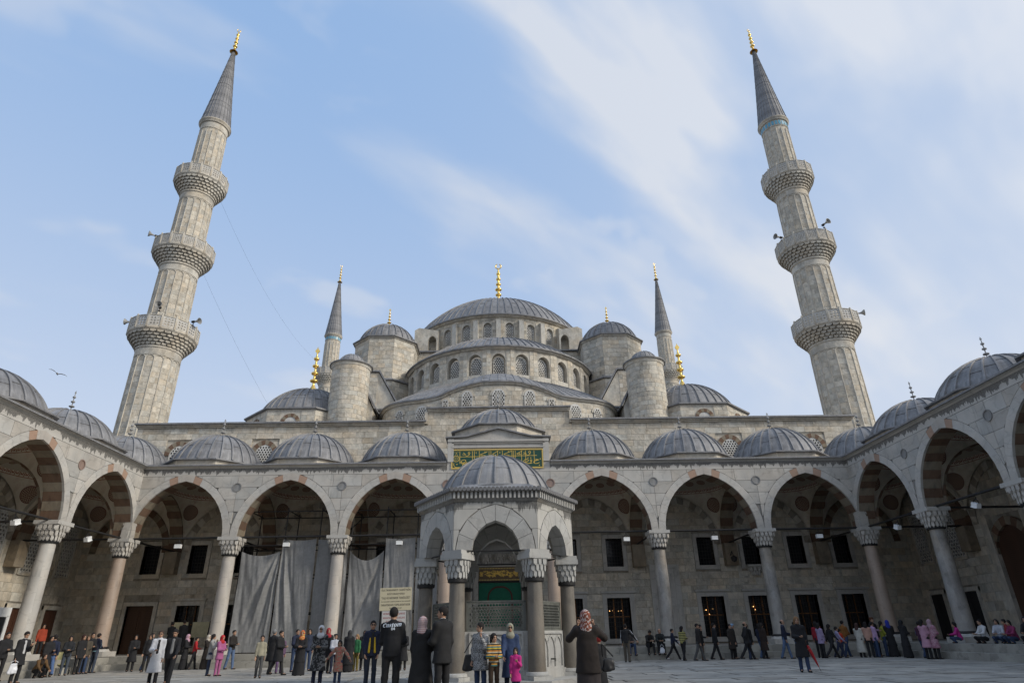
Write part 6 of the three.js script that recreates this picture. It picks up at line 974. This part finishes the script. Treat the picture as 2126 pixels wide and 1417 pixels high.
  const [ht, hcol] = o.head || ['short', [0.012, 0.009, 0.008]]; if (ht !== 'none') mesh(ht === 'scarf' ? 'headscarf' : 'hair', sc(hairGeo(ht, q).clone().applyMatrix4(hm)), cm(hcol), G);
  if (o.shades) mesh('sunglasses', sc(shadesGeo.clone().applyMatrix4(hm)), M.shades, G);
  if (o.inner) { const f = blend([cap(UP(1.0, 0.06), UP(1.38, 0.055), 0.07, 0.055, 1, 1.15)], 0.01); mesh('shirt_front', sc(nets((x, y, z) => smax(f(x, y, z), hem - y, 0.01), lo, hi, CC)), cm(o.inner), G); }
  if (o.collar) mesh('collar', sc(nets(blend([cap(UP(1.42, 0.005), UP(1.475, 0.012), 0.066, 0.062)], 0.01), lo, hi, CC * 0.8)), cm(o.collar), G);
  if (o.trim) { const L = [-1, 1].map((sd) => cap(add(UP(1.44, 0.05), [sd * 0.05, 0, 0]), add(UP(0.9, 0.135), [sd * 0.085, 0, 0]), 0.022, 0.03)); mesh('jacket_lining', sc(nets(blend(L, 0.005), lo, hi, CC)), cm(o.trim), G); }
  if (o.stripe) { const a = arms; mesh('sleeve_stripe', sc(merged(a.flatMap((k) => [bar(add(k.sh, [k.sd * 0.05, 0.05, 0]), add(k.el, [k.sd * 0.055, 0, 0]), 0.024, 6), bar(add(k.el, [k.sd * 0.055, 0, 0]), add(k.wr, [k.sd * 0.04, 0, 0]), 0.02, 6)]))), cm(o.stripe), G); }
  const toW = (p) => V3(...p).multiplyScalar(s).applyAxisAngle(V3(0, 1, 0), face).add(V3(x, o.y || 0, z));
  G.userData.joints = undefined; delete G.userData.joints;
  return { G, s, face, hand: arms.map((a) => toW(add(a.wr, mul(a.d2, 0.09)))), shoulder: arms.map((a) => toW(add(a.sh, [0, 0.06, 0]))), hipSide: [-1, 1].map((sd) => toW(add(UP(0.88), [sd * 0.24, 0, 0]))), head: toW(hc), toW };
}
const PI = Math.PI;
const customTex = canvasTex(512, 512, (g, w, h) => { g.fillStyle = '#141519'; g.fillRect(0, 0, w, h); g.fillStyle = '#c9d3de'; g.textAlign = 'center'; g.save(); g.translate(246, 116); g.rotate(-0.06); g.font = 'italic bold 84px serif'; g.fillText('Custom', 0, 0); g.font = 'bold 60px sans-serif'; g.fillText('04', 24, 52); g.restore(); }); M.customShirt = std({ map: customTex, roughness: 0.9 });
const twoTex = canvasTex(256, 256, (g, w, h) => { g.fillStyle = '#12182c'; g.fillRect(0, 0, w, h); g.fillStyle = '#9fd0dc'; g.textAlign = 'center'; g.font = 'bold 92px sans-serif'; g.fillText('2', 132, 128); g.fillRect(0, 236, 256, 10); }); M.twoJacket = std({ map: twoTex, roughness: 0.85 });
const N = { q: 'near' };
const scarfC = (c) => ['scarf', c];
// --- near figures, by the fountain
const pBack = person('man seen from behind in black shirt with white script lettering', -2.06, -13.9, 1.75, PI, { ...N, top: [DARK, 0.86], bot: ['trousers', DARK], arms: ['hold', 'hold'], print: M.customShirt, w: 1.06 });
const pScarf = person('stout person from behind in long black coat and banded pink headscarf', -1.45, -13.8, 1.57, PI - 0.25, { ...N, top: [[0.018, 0.017, 0.017], 0.34], bot: ['skirt', DARK], head: scarfC('pinkband'), arms: ['hold', 'down'], fat: 0.03 });
const pSuit = person('man in black suit and white collar turned toward the pink headscarf', -1.02, -13.6, 1.74, PI + 0.9, { ...N, top: [[0.012, 0.012, 0.013], 0.74], bot: ['trousers', DARK], arms: ['down', 'hold'], collar: [0.6, 0.6, 0.6], headYaw: 0.5, w: 1.08 });
const pYellow = person('man in navy jacket with yellow lining and spectacles facing the gate', -3.41, -18.9, 1.63, 0.25, { ...N, top: [NAVY, 0.82], bot: ['trousers', [0.025, 0.032, 0.05]], trim: [0.62, 0.40, 0.02], inner: DARK, arms: ['pocket', 'pocket'], shades: true });
const pHijab = person('person in white headscarf, sunglasses and long black floral coat', -5.27, -20.6, 1.57, 0.12, { ...N, top: ['floral', 0.42], bot: ['trousers', NAVY], head: scarfC([0.66, 0.66, 0.68]), arms: ['hold', 'hold'], shades: true, fat: 0.01 });
person('long-haired girl in coral patterned coat', -4.75, -20.9, 1.16, 0.1, { ...N, top: ['coral', 0.5], bot: ['trousers', JEAN], head: ['long', [0.012, 0.009, 0.008]], arms: ['out', 'out'] });
const pKnit = person('short-haired person in grey knitted tunic with black shoulder bag', -0.34, -15.55, 1.47, -0.5, { ...N, top: ['knit', 0.62], bot: ['trousers', JEAN], arms: ['down', 'ear'], headYaw: -0.7 });
person('child in black and orange striped jumper by the fountain', -0.04, -15.35, 1.24, 0.25, { ...N, top: ['multi', 0.85], bot: ['trousers', BROWN], head: ['long', [0.012, 0.009, 0.008]], arms: ['hold', 'hold'], headYaw: 0.3 });
person('person in blue coat, patterned scarf and sunglasses by the fountain', 0.33, -15.6, 1.45, 0.05, { ...N, top: [[0.03, 0.055, 0.13], 0.45], bot: ['trousers', NAVY], head: scarfC([0.30, 0.29, 0.22]), arms: ['fwd', 'down'], shades: true });
const pPink = person('small girl in bright pink coat holding something to her mouth', 0.44, -15.2, 0.96, -0.1, { ...N, top: [[0.58, 0.03, 0.24], 0.58], bot: ['trousers', JEAN], head: ['long', [0.014, 0.01, 0.008]], arms: ['down', 'phone'] });
const pPhoto = person('person from behind in brown jacket and rust headscarf raising a camera', 1.53, -11.2, 1.55, PI - 0.12, { ...N, top: [[0.022, 0.015, 0.012], 0.72], bot: ['skirt', [0.045, 0.036, 0.036]], head: scarfC('rust'), arms: ['cam', 'cam'], fat: 0.02 });
person('child in black coat and red hat behind the raised camera', 2.0, -13.2, 1.18, PI + 0.6, { ...N, top: [DARK, 0.45], bot: ['trousers', JEAN], head: ['beret', [0.35, 0.03, 0.025]], arms: ['down', 'down'] });
const pUmb = person('fair-haired person in long black coat carrying a red umbrella', 9.78, -22.2, 1.6, -0.15, { ...N, top: [DARK, 0.48], bot: ['trousers', JEAN], head: ['long', [0.22, 0.12, 0.05]], arms: ['hold', 'down'], stride: 0.08 });
const pWhite = person('person in open white coat over black, with sunglasses', -10.86, -22.3, 1.54, 0.35, { ...N, top: [[0.62, 0.63, 0.66], 0.4], bot: ['trousers', DARK], inner: DARK, head: ['short', [0.05, 0.03, 0.02]], arms: ['hold', 'down'], shades: true, stride: 0.12 });
person('man in black jacket and grey jumper walking beside the white coat', -10.16, -21.8, 1.6, 0.2, { ...N, top: [DARK, 0.8], bot: ['trousers', DARK], inner: [0.2, 0.2, 0.2], arms: ['back', 'fwd'], stride: 0.32, headPitch: 0.35 });
const pBeard = person('bearded man in black suit looking at a phone', -16.75, -24.6, 1.62, 1.25, { ...N, top: [DARK, 0.62], bot: ['trousers', DARK], collar: [0.6, 0.6, 0.6], inner: [0.55, 0.55, 0.55], arms: ['down', 'phone'], headPitch: 0.3 });
// --- far figures
const jit = mulberry(77), F = (label, x, z, H, face, top, bot, head, arms, o = {}) => person(label, ...((a, b, c) => (x > 8.5 && !o.sit && !o.y ? [x + (a - 0.5) * 0.5 - 0.02 * b * x, z + b * 1.5, H, face + (c - 0.5) * 0.7] : [x, z, H, face]))(jit(), jit(), jit()), { top, bot, head, arms, ...o });
const T_ = (c) => ['trousers', c], HB = ['short', [0.012, 0.009, 0.008]], LB = ['long', [0.012, 0.009, 0.008]], GH = ['short', [0.2, 0.2, 0.2]];
const pEdge = F('person in dark jacket at the foot of the white column', -20.5, -29.0, 1.64, 1.0, [DARK, 0.8], T_(DARK), HB, ['down', 'hold']);
F('crouching person in brown coat beside the pushchair', -20.0, -30.6, 1.5, 1.1, [[0.13, 0.07, 0.025], 0.9], T_(DARK), ['long', [0.03, 0.02, 0.015]], ['fwd', 'fwd'], { sit: 0.2, lean: 0.6, tuck: -0.25 });
F('man in navy jacket and bright blue jeans striding away', -19.1, -29.9, 1.63, PI + 0.8, [NAVY, 0.84], T_([0.075, 0.13, 0.27]), HB, ['back', 'fwd'], { stride: 0.42 });
F('dark-coated person behind the striding man in blue jeans', -21.0, -32.6, 1.52, 1.2, [DARK, 0.5], T_(DARK), LB, ['down', 'hold']);
F('person in orange-red top on the platform of the side arcade', -23.4, -35.4, 1.55, 0.8, [[0.35, 0.05, 0.02], 0.85], T_(DARK), LB, ['down', 'down'], { y: FLOOR });
F('child in dark jacket close to the white column', -21.0, -33.0, 1.3, 0.8, [[0.05, 0.035, 0.03], 0.85], T_(DARK), LB, ['hold', 'hold']);
F('person in dark padded jacket and jeans holding a lilac bag', -19.85, -32.2, 1.52, 0.6, [[0.016, 0.018, 0.022], 0.82], T_([0.06, 0.075, 0.10]), LB, ['hold', 'hold']);
F('brown-haired person in beige scarf in the group by the pink column', -19.7, -33.3, 1.54, 0.4, [[0.09, 0.075, 0.055], 0.78], T_(JEAN), ['long', [0.08, 0.05, 0.03]], ['hold', 'down']);
F('person with hair up behind the lilac bag', -20.3, -33.9, 1.56, 1.2, [DARK, 0.7], T_(DARK), ['long', [0.05, 0.02, 0.015]], ['down', 'down']);
F('man in black jacket bending toward the group by the pink column', -19.3, -32.8, 1.66, 0.9, [DARK, 0.84], T_(GREYT), HB, ['pocket', 'hold'], { lean: 0.22, collar: [0.3, 0.3, 0.3] });
F('man from behind in blue jacket with a large figure two', -18.84, -32.6, 1.63, PI - 0.3, [NAVY, 0.86], T_([0.05, 0.065, 0.095]), HB, ['hold', 'hold'], { print: M.twoJacket });
F('person in knee-length black coat near the wooden door', -17.3, -33.0, 1.54, 0.5, [DARK, 0.45], T_(DARK), LB, ['down', 'hold']);
F('man in dark jacket with white collar and jeans behind the white coat', -16.9, -33.7, 1.62, 1.3, [DARK, 0.8], T_(JEAN), HB, ['down', 'hold'], { collar: [0.6, 0.6, 0.6], stride: 0.2 });
F('person in black top and sunglasses behind the white coat', -16.2, -32.2, 1.54, 0.2, [DARK, 0.8], T_(DARK), LB, ['down', 'down'], { shades: true });
F('person in black robe and pink-white headscarf by the step', -15.35, -34.1, 1.54, 1.6, [DARK, 0.5], ['abaya', DARK], scarfC([0.55, 0.34, 0.42]), ['hold', 'hold']);
F('boy in scarlet pullover by the step', -14.9, -34.1, 1.42, 2.0, [[0.48, 0.02, 0.025], 0.86], T_(DARK), HB, ['hold', 'hold'], { stride: 0.2 });
F('person in cream headscarf and dark brown robe', -14.3, -34.0, 1.5, 1.5, [[0.025, 0.018, 0.014], 0.5], ['abaya', [0.022, 0.016, 0.012]], scarfC([0.55, 0.5, 0.42]), ['ear', 'hold']);
F('long-haired person in pale grey cardigan and jeans', -11.35, -27.5, 1.46, 1.9, [[0.40, 0.39, 0.37], 0.68], T_([0.03, 0.045, 0.085]), LB, ['ear', 'point']);
F('girl in pink suit and red headscarf', -10.9, -27.3, 1.42, 1.2, [[0.42, 0.12, 0.27], 0.7], T_([0.40, 0.12, 0.26]), scarfC([0.5, 0.02, 0.025]), ['hold', 'hold']);
F('man in dark jacket and pale jeans by the tarpaulin', -12.85, -33.4, 1.68, 1.2, [[0.02, 0.016, 0.014], 0.86], T_(LJEAN), HB, ['hold', 'hold'], { stride: 0.15 });
F('dark-robed visitor beside the beige column on the platform', -15.7, -37.6, 1.6, PI, [DARK, 0.5], ['abaya', DARK], scarfC(DARK), ['down', 'down'], { y: FLOOR });
F('visitor in black before the cream display board', -18.2, -38.2, 1.62, PI, [DARK, 0.8], T_(DARK), HB, ['hold', 'hold'], { y: FLOOR });
F('taller visitor in black before the cream display board', -17.6, -38.3, 1.7, PI + 0.2, [DARK, 0.8], T_(DARK), HB, ['down', 'down'], { y: FLOOR });
F('boy in beige jumper and grey trousers', -8.59, -25.2, 1.36, 0.3, [[0.36, 0.33, 0.24], 0.88], T_(GREYT), HB, ['down', 'down'], { stride: 0.12 });
F('grey-haired man from behind in long black coat', -9.05, -27.8, 1.6, PI - 0.4, [DARK, 0.5], T_(DARK), GH, ['hold', 'hold'], { fat: 0.02, stride: 0.18 });
F('stout man in black coat beside the grey-haired man', -8.52, -27.0, 1.56, 1.3, [DARK, 0.52], T_([0.025, 0.025, 0.025]), HB, ['hold', 'hold'], { fat: 0.03, stride: 0.28 });
F('person in navy jacket holding a red bag, in the crowd', -8.6, -29.4, 1.6, 0.8, [NAVY, 0.82], T_(JEAN), HB, ['hold', 'down']);
F('person with hair tied high behind the red headscarf', -8.3, -30.2, 1.62, 0.2, [[0.03, 0.04, 0.07], 0.82], T_(JEAN), LB, ['down', 'down']);
F('short person in mauve top in the crowd by the tarpaulin', -8.9, -28.4, 1.4, 0.6, [[0.14, 0.08, 0.14], 0.82], T_([0.2, 0.12, 0.25]), LB, ['hold', 'down']);
F('person in black robe and red and gold headscarf', -7.45, -26.2, 1.52, 0.15, [DARK, 0.5], ['abaya', DARK], scarfC('redgold'), ['hold', 'hold']);
F('person in red headscarf behind the floral coat', -6.8, -27.5, 1.6, 0.5, [DARK, 0.6], T_(DARK), scarfC([0.33, 0.02, 0.03]), ['down', 'down']);
F('boy in dark cap and white waistcoat', -6.45, -27.3, 1.38, 0.6, [[0.42, 0.44, 0.5], 0.84], T_(NAVY), ['beret', DARK], ['hold', 'down']);
F('person in dark grey headscarf and long black coat', -6.1, -28.2, 1.52, PI, [DARK, 0.3], ['abaya', DARK], scarfC([0.035, 0.035, 0.037]), ['down', 'hold'], { fat: 0.02 });
F('person in black hood behind the green jumper', -5.8, -29.8, 1.52, 0.1, [DARK, 0.5], T_(DARK), scarfC(DARK), ['down', 'down']);
F('girl in green jumper and olive trousers with white headband', -5.95, -29.0, 1.36, -0.3, [[0.03, 0.17, 0.065], 0.86], T_([0.17, 0.13, 0.025]), ['long', [0.25, 0.15, 0.07]], ['hold', 'down']);
F('person in black hood and coat beyond the lettered shirt', -4.0, -29, 1.5, 0.1, [DARK, 0.4], T_(DARK), scarfC(DARK), ['hold', 'hold']);
// --- along the steps towards the shaded arcade
F('man in black and white tracksuit stretching out an arm', 6.0, -32.6, 1.62, PI - 0.3, [DARK, 0.86], T_([0.10, 0.085, 0.065]), HB, ['out', 'down'], { stripe: [0.6, 0.6, 0.62], stride: 0.1 });
F('man in dark jacket and jeans seated under the first barred window', 6.55, -34.9, 1.62, 0.2, [[0.035, 0.03, 0.028], 0.86], T_(JEAN), HB, ['lap', 'lap'], { sit: 0.6 });
F('man seated on the step with bowed head', 7.55, -34.88, 1.6, 0.05, [[0.016, 0.015, 0.014], 0.86], T_(DARK), HB, ['lap', 'lap'], { sit: 0.6, lean: 0.5, headPitch: 0.8 });
const pBag = F('balding man seated on the step with a white bag', 8.12, -34.88, 1.62, -0.1, [[0.02, 0.024, 0.024], 0.86], T_(DARK), ['balding', [0.02, 0.015, 0.012]], ['lap', 'lap'], { sit: 0.6, lean: 0.28, headYaw: 0.3 });
const pBoy = F('boy in dark vest and white trainers striding along the steps', 8.66, -33.9, 1.44, PI / 2, [NAVY, 0.8], T_(DARK), HB, ['fwd', 'hold'], { stride: 0.42, shoe: [0.6, 0.6, 0.6] });
F('person in yellow and black striped top', 9.08, -33.9, 1.5, PI / 2 + 0.4, ['stripe', 0.86], T_(DARK), LB, ['hold', 'down'], { stride: 0.15 });
F('man in dark jacket and grey trousers with a hand at his ear', 9.4, -33.6, 1.6, PI / 2, [[0.02, 0.018, 0.017], 0.78], T_(GREYT), HB, ['down', 'ear'], { stride: 0.25 });
F('person in brown trousers behind the man with a hand at his ear', 10.0, -34.2, 1.54, PI / 2, [DARK, 0.72], T_([0.12, 0.07, 0.045]), HB, ['down', 'hold']);
F('slim man in black suit with white collar', 10.55, -34.1, 1.62, PI / 2 + 0.3, [DARK, 0.78], T_(DARK), HB, ['down', 'down'], { collar: [0.6, 0.6, 0.6], stride: 0.28 });
F('person in dark brown coat in the queue', 11.23, -34.1, 1.54, 0.6, [[0.03, 0.024, 0.019], 0.5], T_(DARK), HB, ['down', 'down']);
F('person in pale blue cap behind the brown coat', 11.52, -34.3, 1.55, 1.0, [DARK, 0.6], T_(DARK), ['beret', [0.25, 0.4, 0.6]], ['down', 'down']);
F('balding man in black suit with hands behind his back, walking', 11.75, -33.9, 1.66, PI / 2, [DARK, 0.72], T_(DARK), ['balding', [0.015, 0.012, 0.01]], ['behind', 'behind'], { collar: [0.55, 0.55, 0.55], stride: 0.36 });
F('curly-haired person in black coat and jeans', 12.2, -33.9, 1.55, PI / 2 + 0.3, [DARK, 0.7], T_([0.03, 0.045, 0.09]), LB, ['down', 'hold'], { stride: 0.2 });
F('person in navy jacket, red scarf and pale jeans', 12.8, -33.95, 1.56, 2.0, [NAVY, 0.84], T_(LJEAN), LB, ['hold', 'down'], { stride: 0.25, collar: [0.4, 0.05, 0.03] });
F('person in long brown coat and brown hair', 13.2, -34.1, 1.58, PI / 2, [[0.035, 0.02, 0.014], 0.4], T_(DARK), ['long', [0.02, 0.014, 0.01]], ['down', 'down'], { stride: 0.2 });
const pShoulder = F('balding man in navy jacket and faded jeans with a shoulder bag', 13.89, -33.9, 1.7, 1.2, [NAVY, 0.84], T_(LJEAN), ['balding', [0.02, 0.015, 0.012]], ['down', 'hold'], { stride: 0.22, collar: [0.55, 0.55, 0.55] });
F('person in pale blue striped jumper', 14.55, -34.2, 1.6, PI / 2, ['blue', 0.86], T_([0.06, 0.10, 0.22]), HB, ['down', 'hold'], { stride: 0.2 });
F('person in lavender top behind the red umbrella', 15.4, -34.1, 1.5, 1.8, [[0.34, 0.27, 0.42], 0.72], T_(DARK), LB, ['down', 'hold']);
F('long-haired person in crimson top', 15.75, -34.0, 1.58, PI - 0.4, [[0.30, 0.012, 0.025], 0.84], T_(DARK), LB, ['down', 'down']);
F('person in black leaning into a stride', 16.0, -33.9, 1.52, PI / 2, [DARK, 0.8], T_(DARK), LB, ['fwd', 'back'], { stride: 0.45 });
F('child in pale violet shirt and jeans', 16.4, -33.8, 1.36, PI / 2, [[0.42, 0.38, 0.58], 0.8], T_([0.04, 0.05, 0.10]), HB, ['fwd', 'hold'], { stride: 0.35 });
F('man in ochre jacket', 17.05, -34.1, 1.64, PI / 2 + 0.2, [[0.24, 0.10, 0.02], 0.82], T_([0.04, 0.07, 0.15]), HB, ['hold', 'down'], { stride: 0.3 });
F('child in orange-red jacket', 16.8, -33.6, 1.26, PI / 2 + 0.3, [[0.60, 0.055, 0.015], 0.84], T_([0.025, 0.035, 0.07]), HB, ['hold', 'hold'], { stride: 0.3 });
F('person in long cream coat and brown headscarf', 17.3, -33.6, 1.48, PI / 2 + 0.6, [[0.52, 0.50, 0.44], 0.25], T_(DARK), scarfC([0.06, 0.03, 0.025]), ['down', 'hold']);
F('person in peach blouse and black trousers', 17.85, -33.8, 1.52, PI - 0.6, [[0.50, 0.29, 0.22], 0.82], T_(DARK), LB, ['down', 'hold']);
F('person in lilac shirt and jeans', 18.1, -33.5, 1.52, PI / 2 + 0.3, [[0.50, 0.33, 0.52], 0.8], T_(JEAN), HB, ['down', 'point']);
F('person in lime green top', 18.4, -33.4, 1.54, PI / 2 - 0.6, [[0.30, 0.31, 0.03], 0.8], T_(JEAN), LB, ['hold', 'down']);
F('tall man in black jacket behind the lime green top', 18.75, -33.9, 1.72, 0.6, [DARK, 0.8], T_(DARK), ['beret', [0.10, 0.035, 0.015]], ['down', 'down']);
F('person in black robe and bright blue headscarf', 19.0, -33.4, 1.58, PI / 2 + 1.2, [DARK, 0.5], ['abaya', DARK], scarfC([0.02, 0.035, 0.32]), ['hold', 'hold']);
F('person entirely in black robe and veil', 18.85, -32.0, 1.56, PI / 2, [DARK, 0.5], ['abaya', DARK], scarfC(DARK), ['hold', 'hold']);
F('boy in blue and maroon jacket', 18.9, -31.2, 1.5, PI / 2 + 0.7, [[0.07, 0.02, 0.05], 0.82], T_(JEAN), HB, ['down', 'hold'], { stride: 0.3, stripe: [0.05, 0.13, 0.35] });
F('person in long pale pink coat', 18.85, -30.3, 1.54, PI / 2, [[0.50, 0.27, 0.36], 0.5], T_(DARK), LB, ['hold', 'hold']);
F('person in mauve patterned coat beside the pale pink one', 19.0, -29.7, 1.54, PI / 2 + 0.5, ['mauve', 0.48], T_(DARK), scarfC([0.42, 0.28, 0.32]), ['hold', 'hold']);
const SEAT = [['girl in magenta top seated at the edge of the side platform', 20.0, -29.6, 1.36, [0.5, 0.03, 0.24]], ['boy in white shirt seated in the side arcade', 20.15, -28.2, 1.5, [0.6, 0.6, 0.6]], ['person in pale jacket seated on the side platform', 20.3, -27.5, 1.5, [0.45, 0.46, 0.5]], ['person in dark red top seated on the side platform', 20.9, -27.8, 1.5, [0.25, 0.03, 0.03]], ['person in plum top seated on the side platform', 20.4, -26.9, 1.4, [0.24, 0.03, 0.10]], ['person in black robe seated on the side platform', 20.5, -26.2, 1.6, [0.012, 0.012, 0.013]], ['person in royal blue top at the end of the seated group', 20.6, -25.5, 1.5, [0.05, 0.13, 0.45]]];
SEAT.forEach(([l, x, z, H, c], i) => person(l, x, z, H, -PI / 2 + (i % 3 - 1) * 0.5, { y: FLOOR, sit: 0.12, lean: 0.15, tuck: -0.2, top: [c, 0.86], bot: T_(i % 2 ? DARK : JEAN), head: i === 5 ? scarfC(DARK) : i % 2 ? HB : LB, arms: ['lap', 'lap'] }));

// ---------------------------------------------------------------- what they carry
function bagThing(name, label, p, w, h, d, mat, strapTo, ry = 0) {
  const t = thing(name, label, 'bag', [p.x, p.y, p.z], ry); const f = (x, y, z) => { const k = y / h, ww = w * (0.5 - 0.10 * k * k), dd = d * (0.62 - 0.42 * k), qx = Math.abs(x) - ww + 0.05, qy = Math.abs(y - h / 2) - h / 2 + 0.05, qz = Math.abs(z) - dd + Math.min(0.045, dd * 0.8); return Math.hypot(Math.max(qx, 0), Math.max(qy, 0), Math.max(qz, 0)) - Math.min(0.045, dd * 0.8) + (noise2(x * 14 + 5, y * 12 + z * 9) - 0.5) * 0.03; };
  mesh('bag_body', nets(f, [-w, -0.08, -d * 1.5], [w, h + 0.08, d * 1.5], 0.014), mat, t);
  const l = strapTo.clone().sub(p).applyAxisAngle(V3(0, 1, 0), -ry), c = new THREE.CatmullRomCurve3([V3(-w * 0.36, h, 0), V3(lerp(-w * 0.36, l.x, 0.6), lerp(h, l.y, 0.62), l.z * 0.6), l, V3(lerp(w * 0.36, l.x, 0.6), lerp(h, l.y, 0.62), l.z * 0.6), V3(w * 0.36, h, 0)]); mesh('strap', fin(new THREE.TubeGeometry(c, 24, 0.012, 6)), mat, t); return t;
}
const blackLeather = std({ color: rgb(0.012, 0.012, 0.013), roughness: 0.5 }), plastic = std({ color: rgb(0.62, 0.63, 0.66), roughness: 0.4 });
{
  const at = (P, v, dy = 0) => V3(v.x, v.y + dy, v.z);
  bagThing('shoulder_bag', 'black shoulder bag on the arm of the grey knitted tunic', V3(pKnit.hipSide[0].x - 0.06, 0.52, pKnit.hipSide[0].z + 0.05), 0.34, 0.36, 0.1, blackLeather, pKnit.shoulder[0], 0.3);
  bagThing('shoulder_bag', 'dark shoulder bag of the man in faded jeans', V3(pShoulder.hipSide[1].x, 0.78, pShoulder.hipSide[1].z + 0.05), 0.34, 0.26, 0.1, blackLeather, pShoulder.shoulder[0], 1.0);
  bagThing('carrier_bag', 'white plastic bag hanging from the bearded man\'s hand', at(0, pBeard.hand[0], -0.42), 0.3, 0.36, 0.1, plastic, pBeard.hand[0], 0.8);
  bagThing('carrier_bag', 'white bag between the feet of the seated balding man', V3(pBag.G.position.x - 0.03, 0.3, -34.42), 0.26, 0.3, 0.12, plastic, V3(pBag.G.position.x - 0.03, 0.72, -34.42), 0);
  bagThing('shoulder_bag', 'large black bag beside the raised camera', V3(pPhoto.hipSide[0].x + 0.12, 0.66, pPhoto.hipSide[0].z - 0.1), 0.24, 0.22, 0.1, blackLeather, V3(pPhoto.hipSide[0].x + 0.02, 1.06, pPhoto.hipSide[0].z - 0.02), 0.2);
  const ph = thing('phone', 'dark phone in the bearded man\'s raised hand', 'phone', [pBeard.hand[1].x, pBeard.hand[1].y + 0.02, pBeard.hand[1].z], 1.2); mesh('phone_body', box(0.05, 0.11, 0.014, 0, 0.03, 0), M.iron, ph).rotation.x = -0.6; mesh('phone_screen', box(0.042, 0.06, 0.002, 0, 0.045, -0.008), M.glass, ph).rotation.x = -0.6;
  const cp = pPhoto.hand[0].clone().add(pPhoto.hand[1]).multiplyScalar(0.5), cmr = thing('camera', 'compact camera held up by the person in the rust headscarf', 'camera', [cp.x, cp.y - 0.02, cp.z], PI); mesh('camera_body', merged([box(0.12, 0.075, 0.04, 0, 0.02, 0)]), M.iron, cmr); mesh('lens', cyl(0.026, 0.024, 0.04, 16).rotateX(Math.PI / 2).translate(0, 0.02, 0.02), M.iron, cmr); mesh('screen', box(0.06, 0.045, 0.003, 0, 0.02, -0.022), M.glass, cmr);
  const u = pUmb.hand[1], um = thing('umbrella', 'furled red umbrella carried by the fair-haired person', 'umbrella', [u.x, u.y, u.z], 0.0); um.rotation.z = 0.36; mesh('furled_canopy', lathe([[0.008, -0.62], [0.028, -0.5], [0.05, -0.2], [0.045, 0.0], [0.018, 0.06]], 14, 0, Math.PI * 2, false), std({ color: rgb(0.42, 0.015, 0.02), roughness: 0.7 }), um); mesh('tip', bar([0, -0.62, 0], [0, -0.74, 0], 0.008), M.iron, um); mesh('handle', fin(new THREE.TubeGeometry(new THREE.CatmullRomCurve3([V3(0, 0.05, 0), V3(0, 0.16, 0), V3(0.03, 0.2, 0), V3(0.06, 0.17, 0)]), 12, 0.012, 6)), M.wood, um);
  // pushchair by the crouching person
  const pc = thing('pushchair', 'folding pushchair with pale seat beside the crouching person', 'pushchair', [-19.45, 0, -31.3], 0.9); const tb = (n, a, b, r = 0.014) => mesh(n, bar(a, b, r, 7), M.iron, pc); for (const s of [-1, 1]) { tb('frame_tube', [s * 0.22, 0.1, 0.32], [s * 0.22, 0.98, -0.38]); tb('frame_tube', [s * 0.22, 0.1, -0.3], [s * 0.22, 0.55, 0.12]); for (const z of [0.32, -0.3]) { const w = fin(new THREE.TorusGeometry(0.085, 0.02, 8, 18)).rotateY(Math.PI / 2); const g = sub('wheel', pc, [s * 0.24, 0.105, z]); mesh('tyre', w, M.dark, g); mesh('hub', cyl(0.03, 0.03, 0.04, 10).rotateZ(Math.PI / 2).translate(0.02, 0, 0), M.whitePaint, g); } } tb('push_handle', [-0.22, 0.98, -0.38], [0.22, 0.98, -0.38]); mesh('seat', merged([box(0.4, 0.04, 0.34, 0, 0.42, 0.05), T(box(0.4, 0.5, 0.04), 0, 0.66, -0.18, 0, -0.4)]), std({ color: rgb(0.36, 0.33, 0.16), roughness: 0.9, map: clothMap }), pc);
}
renderer.render(scene, camera);
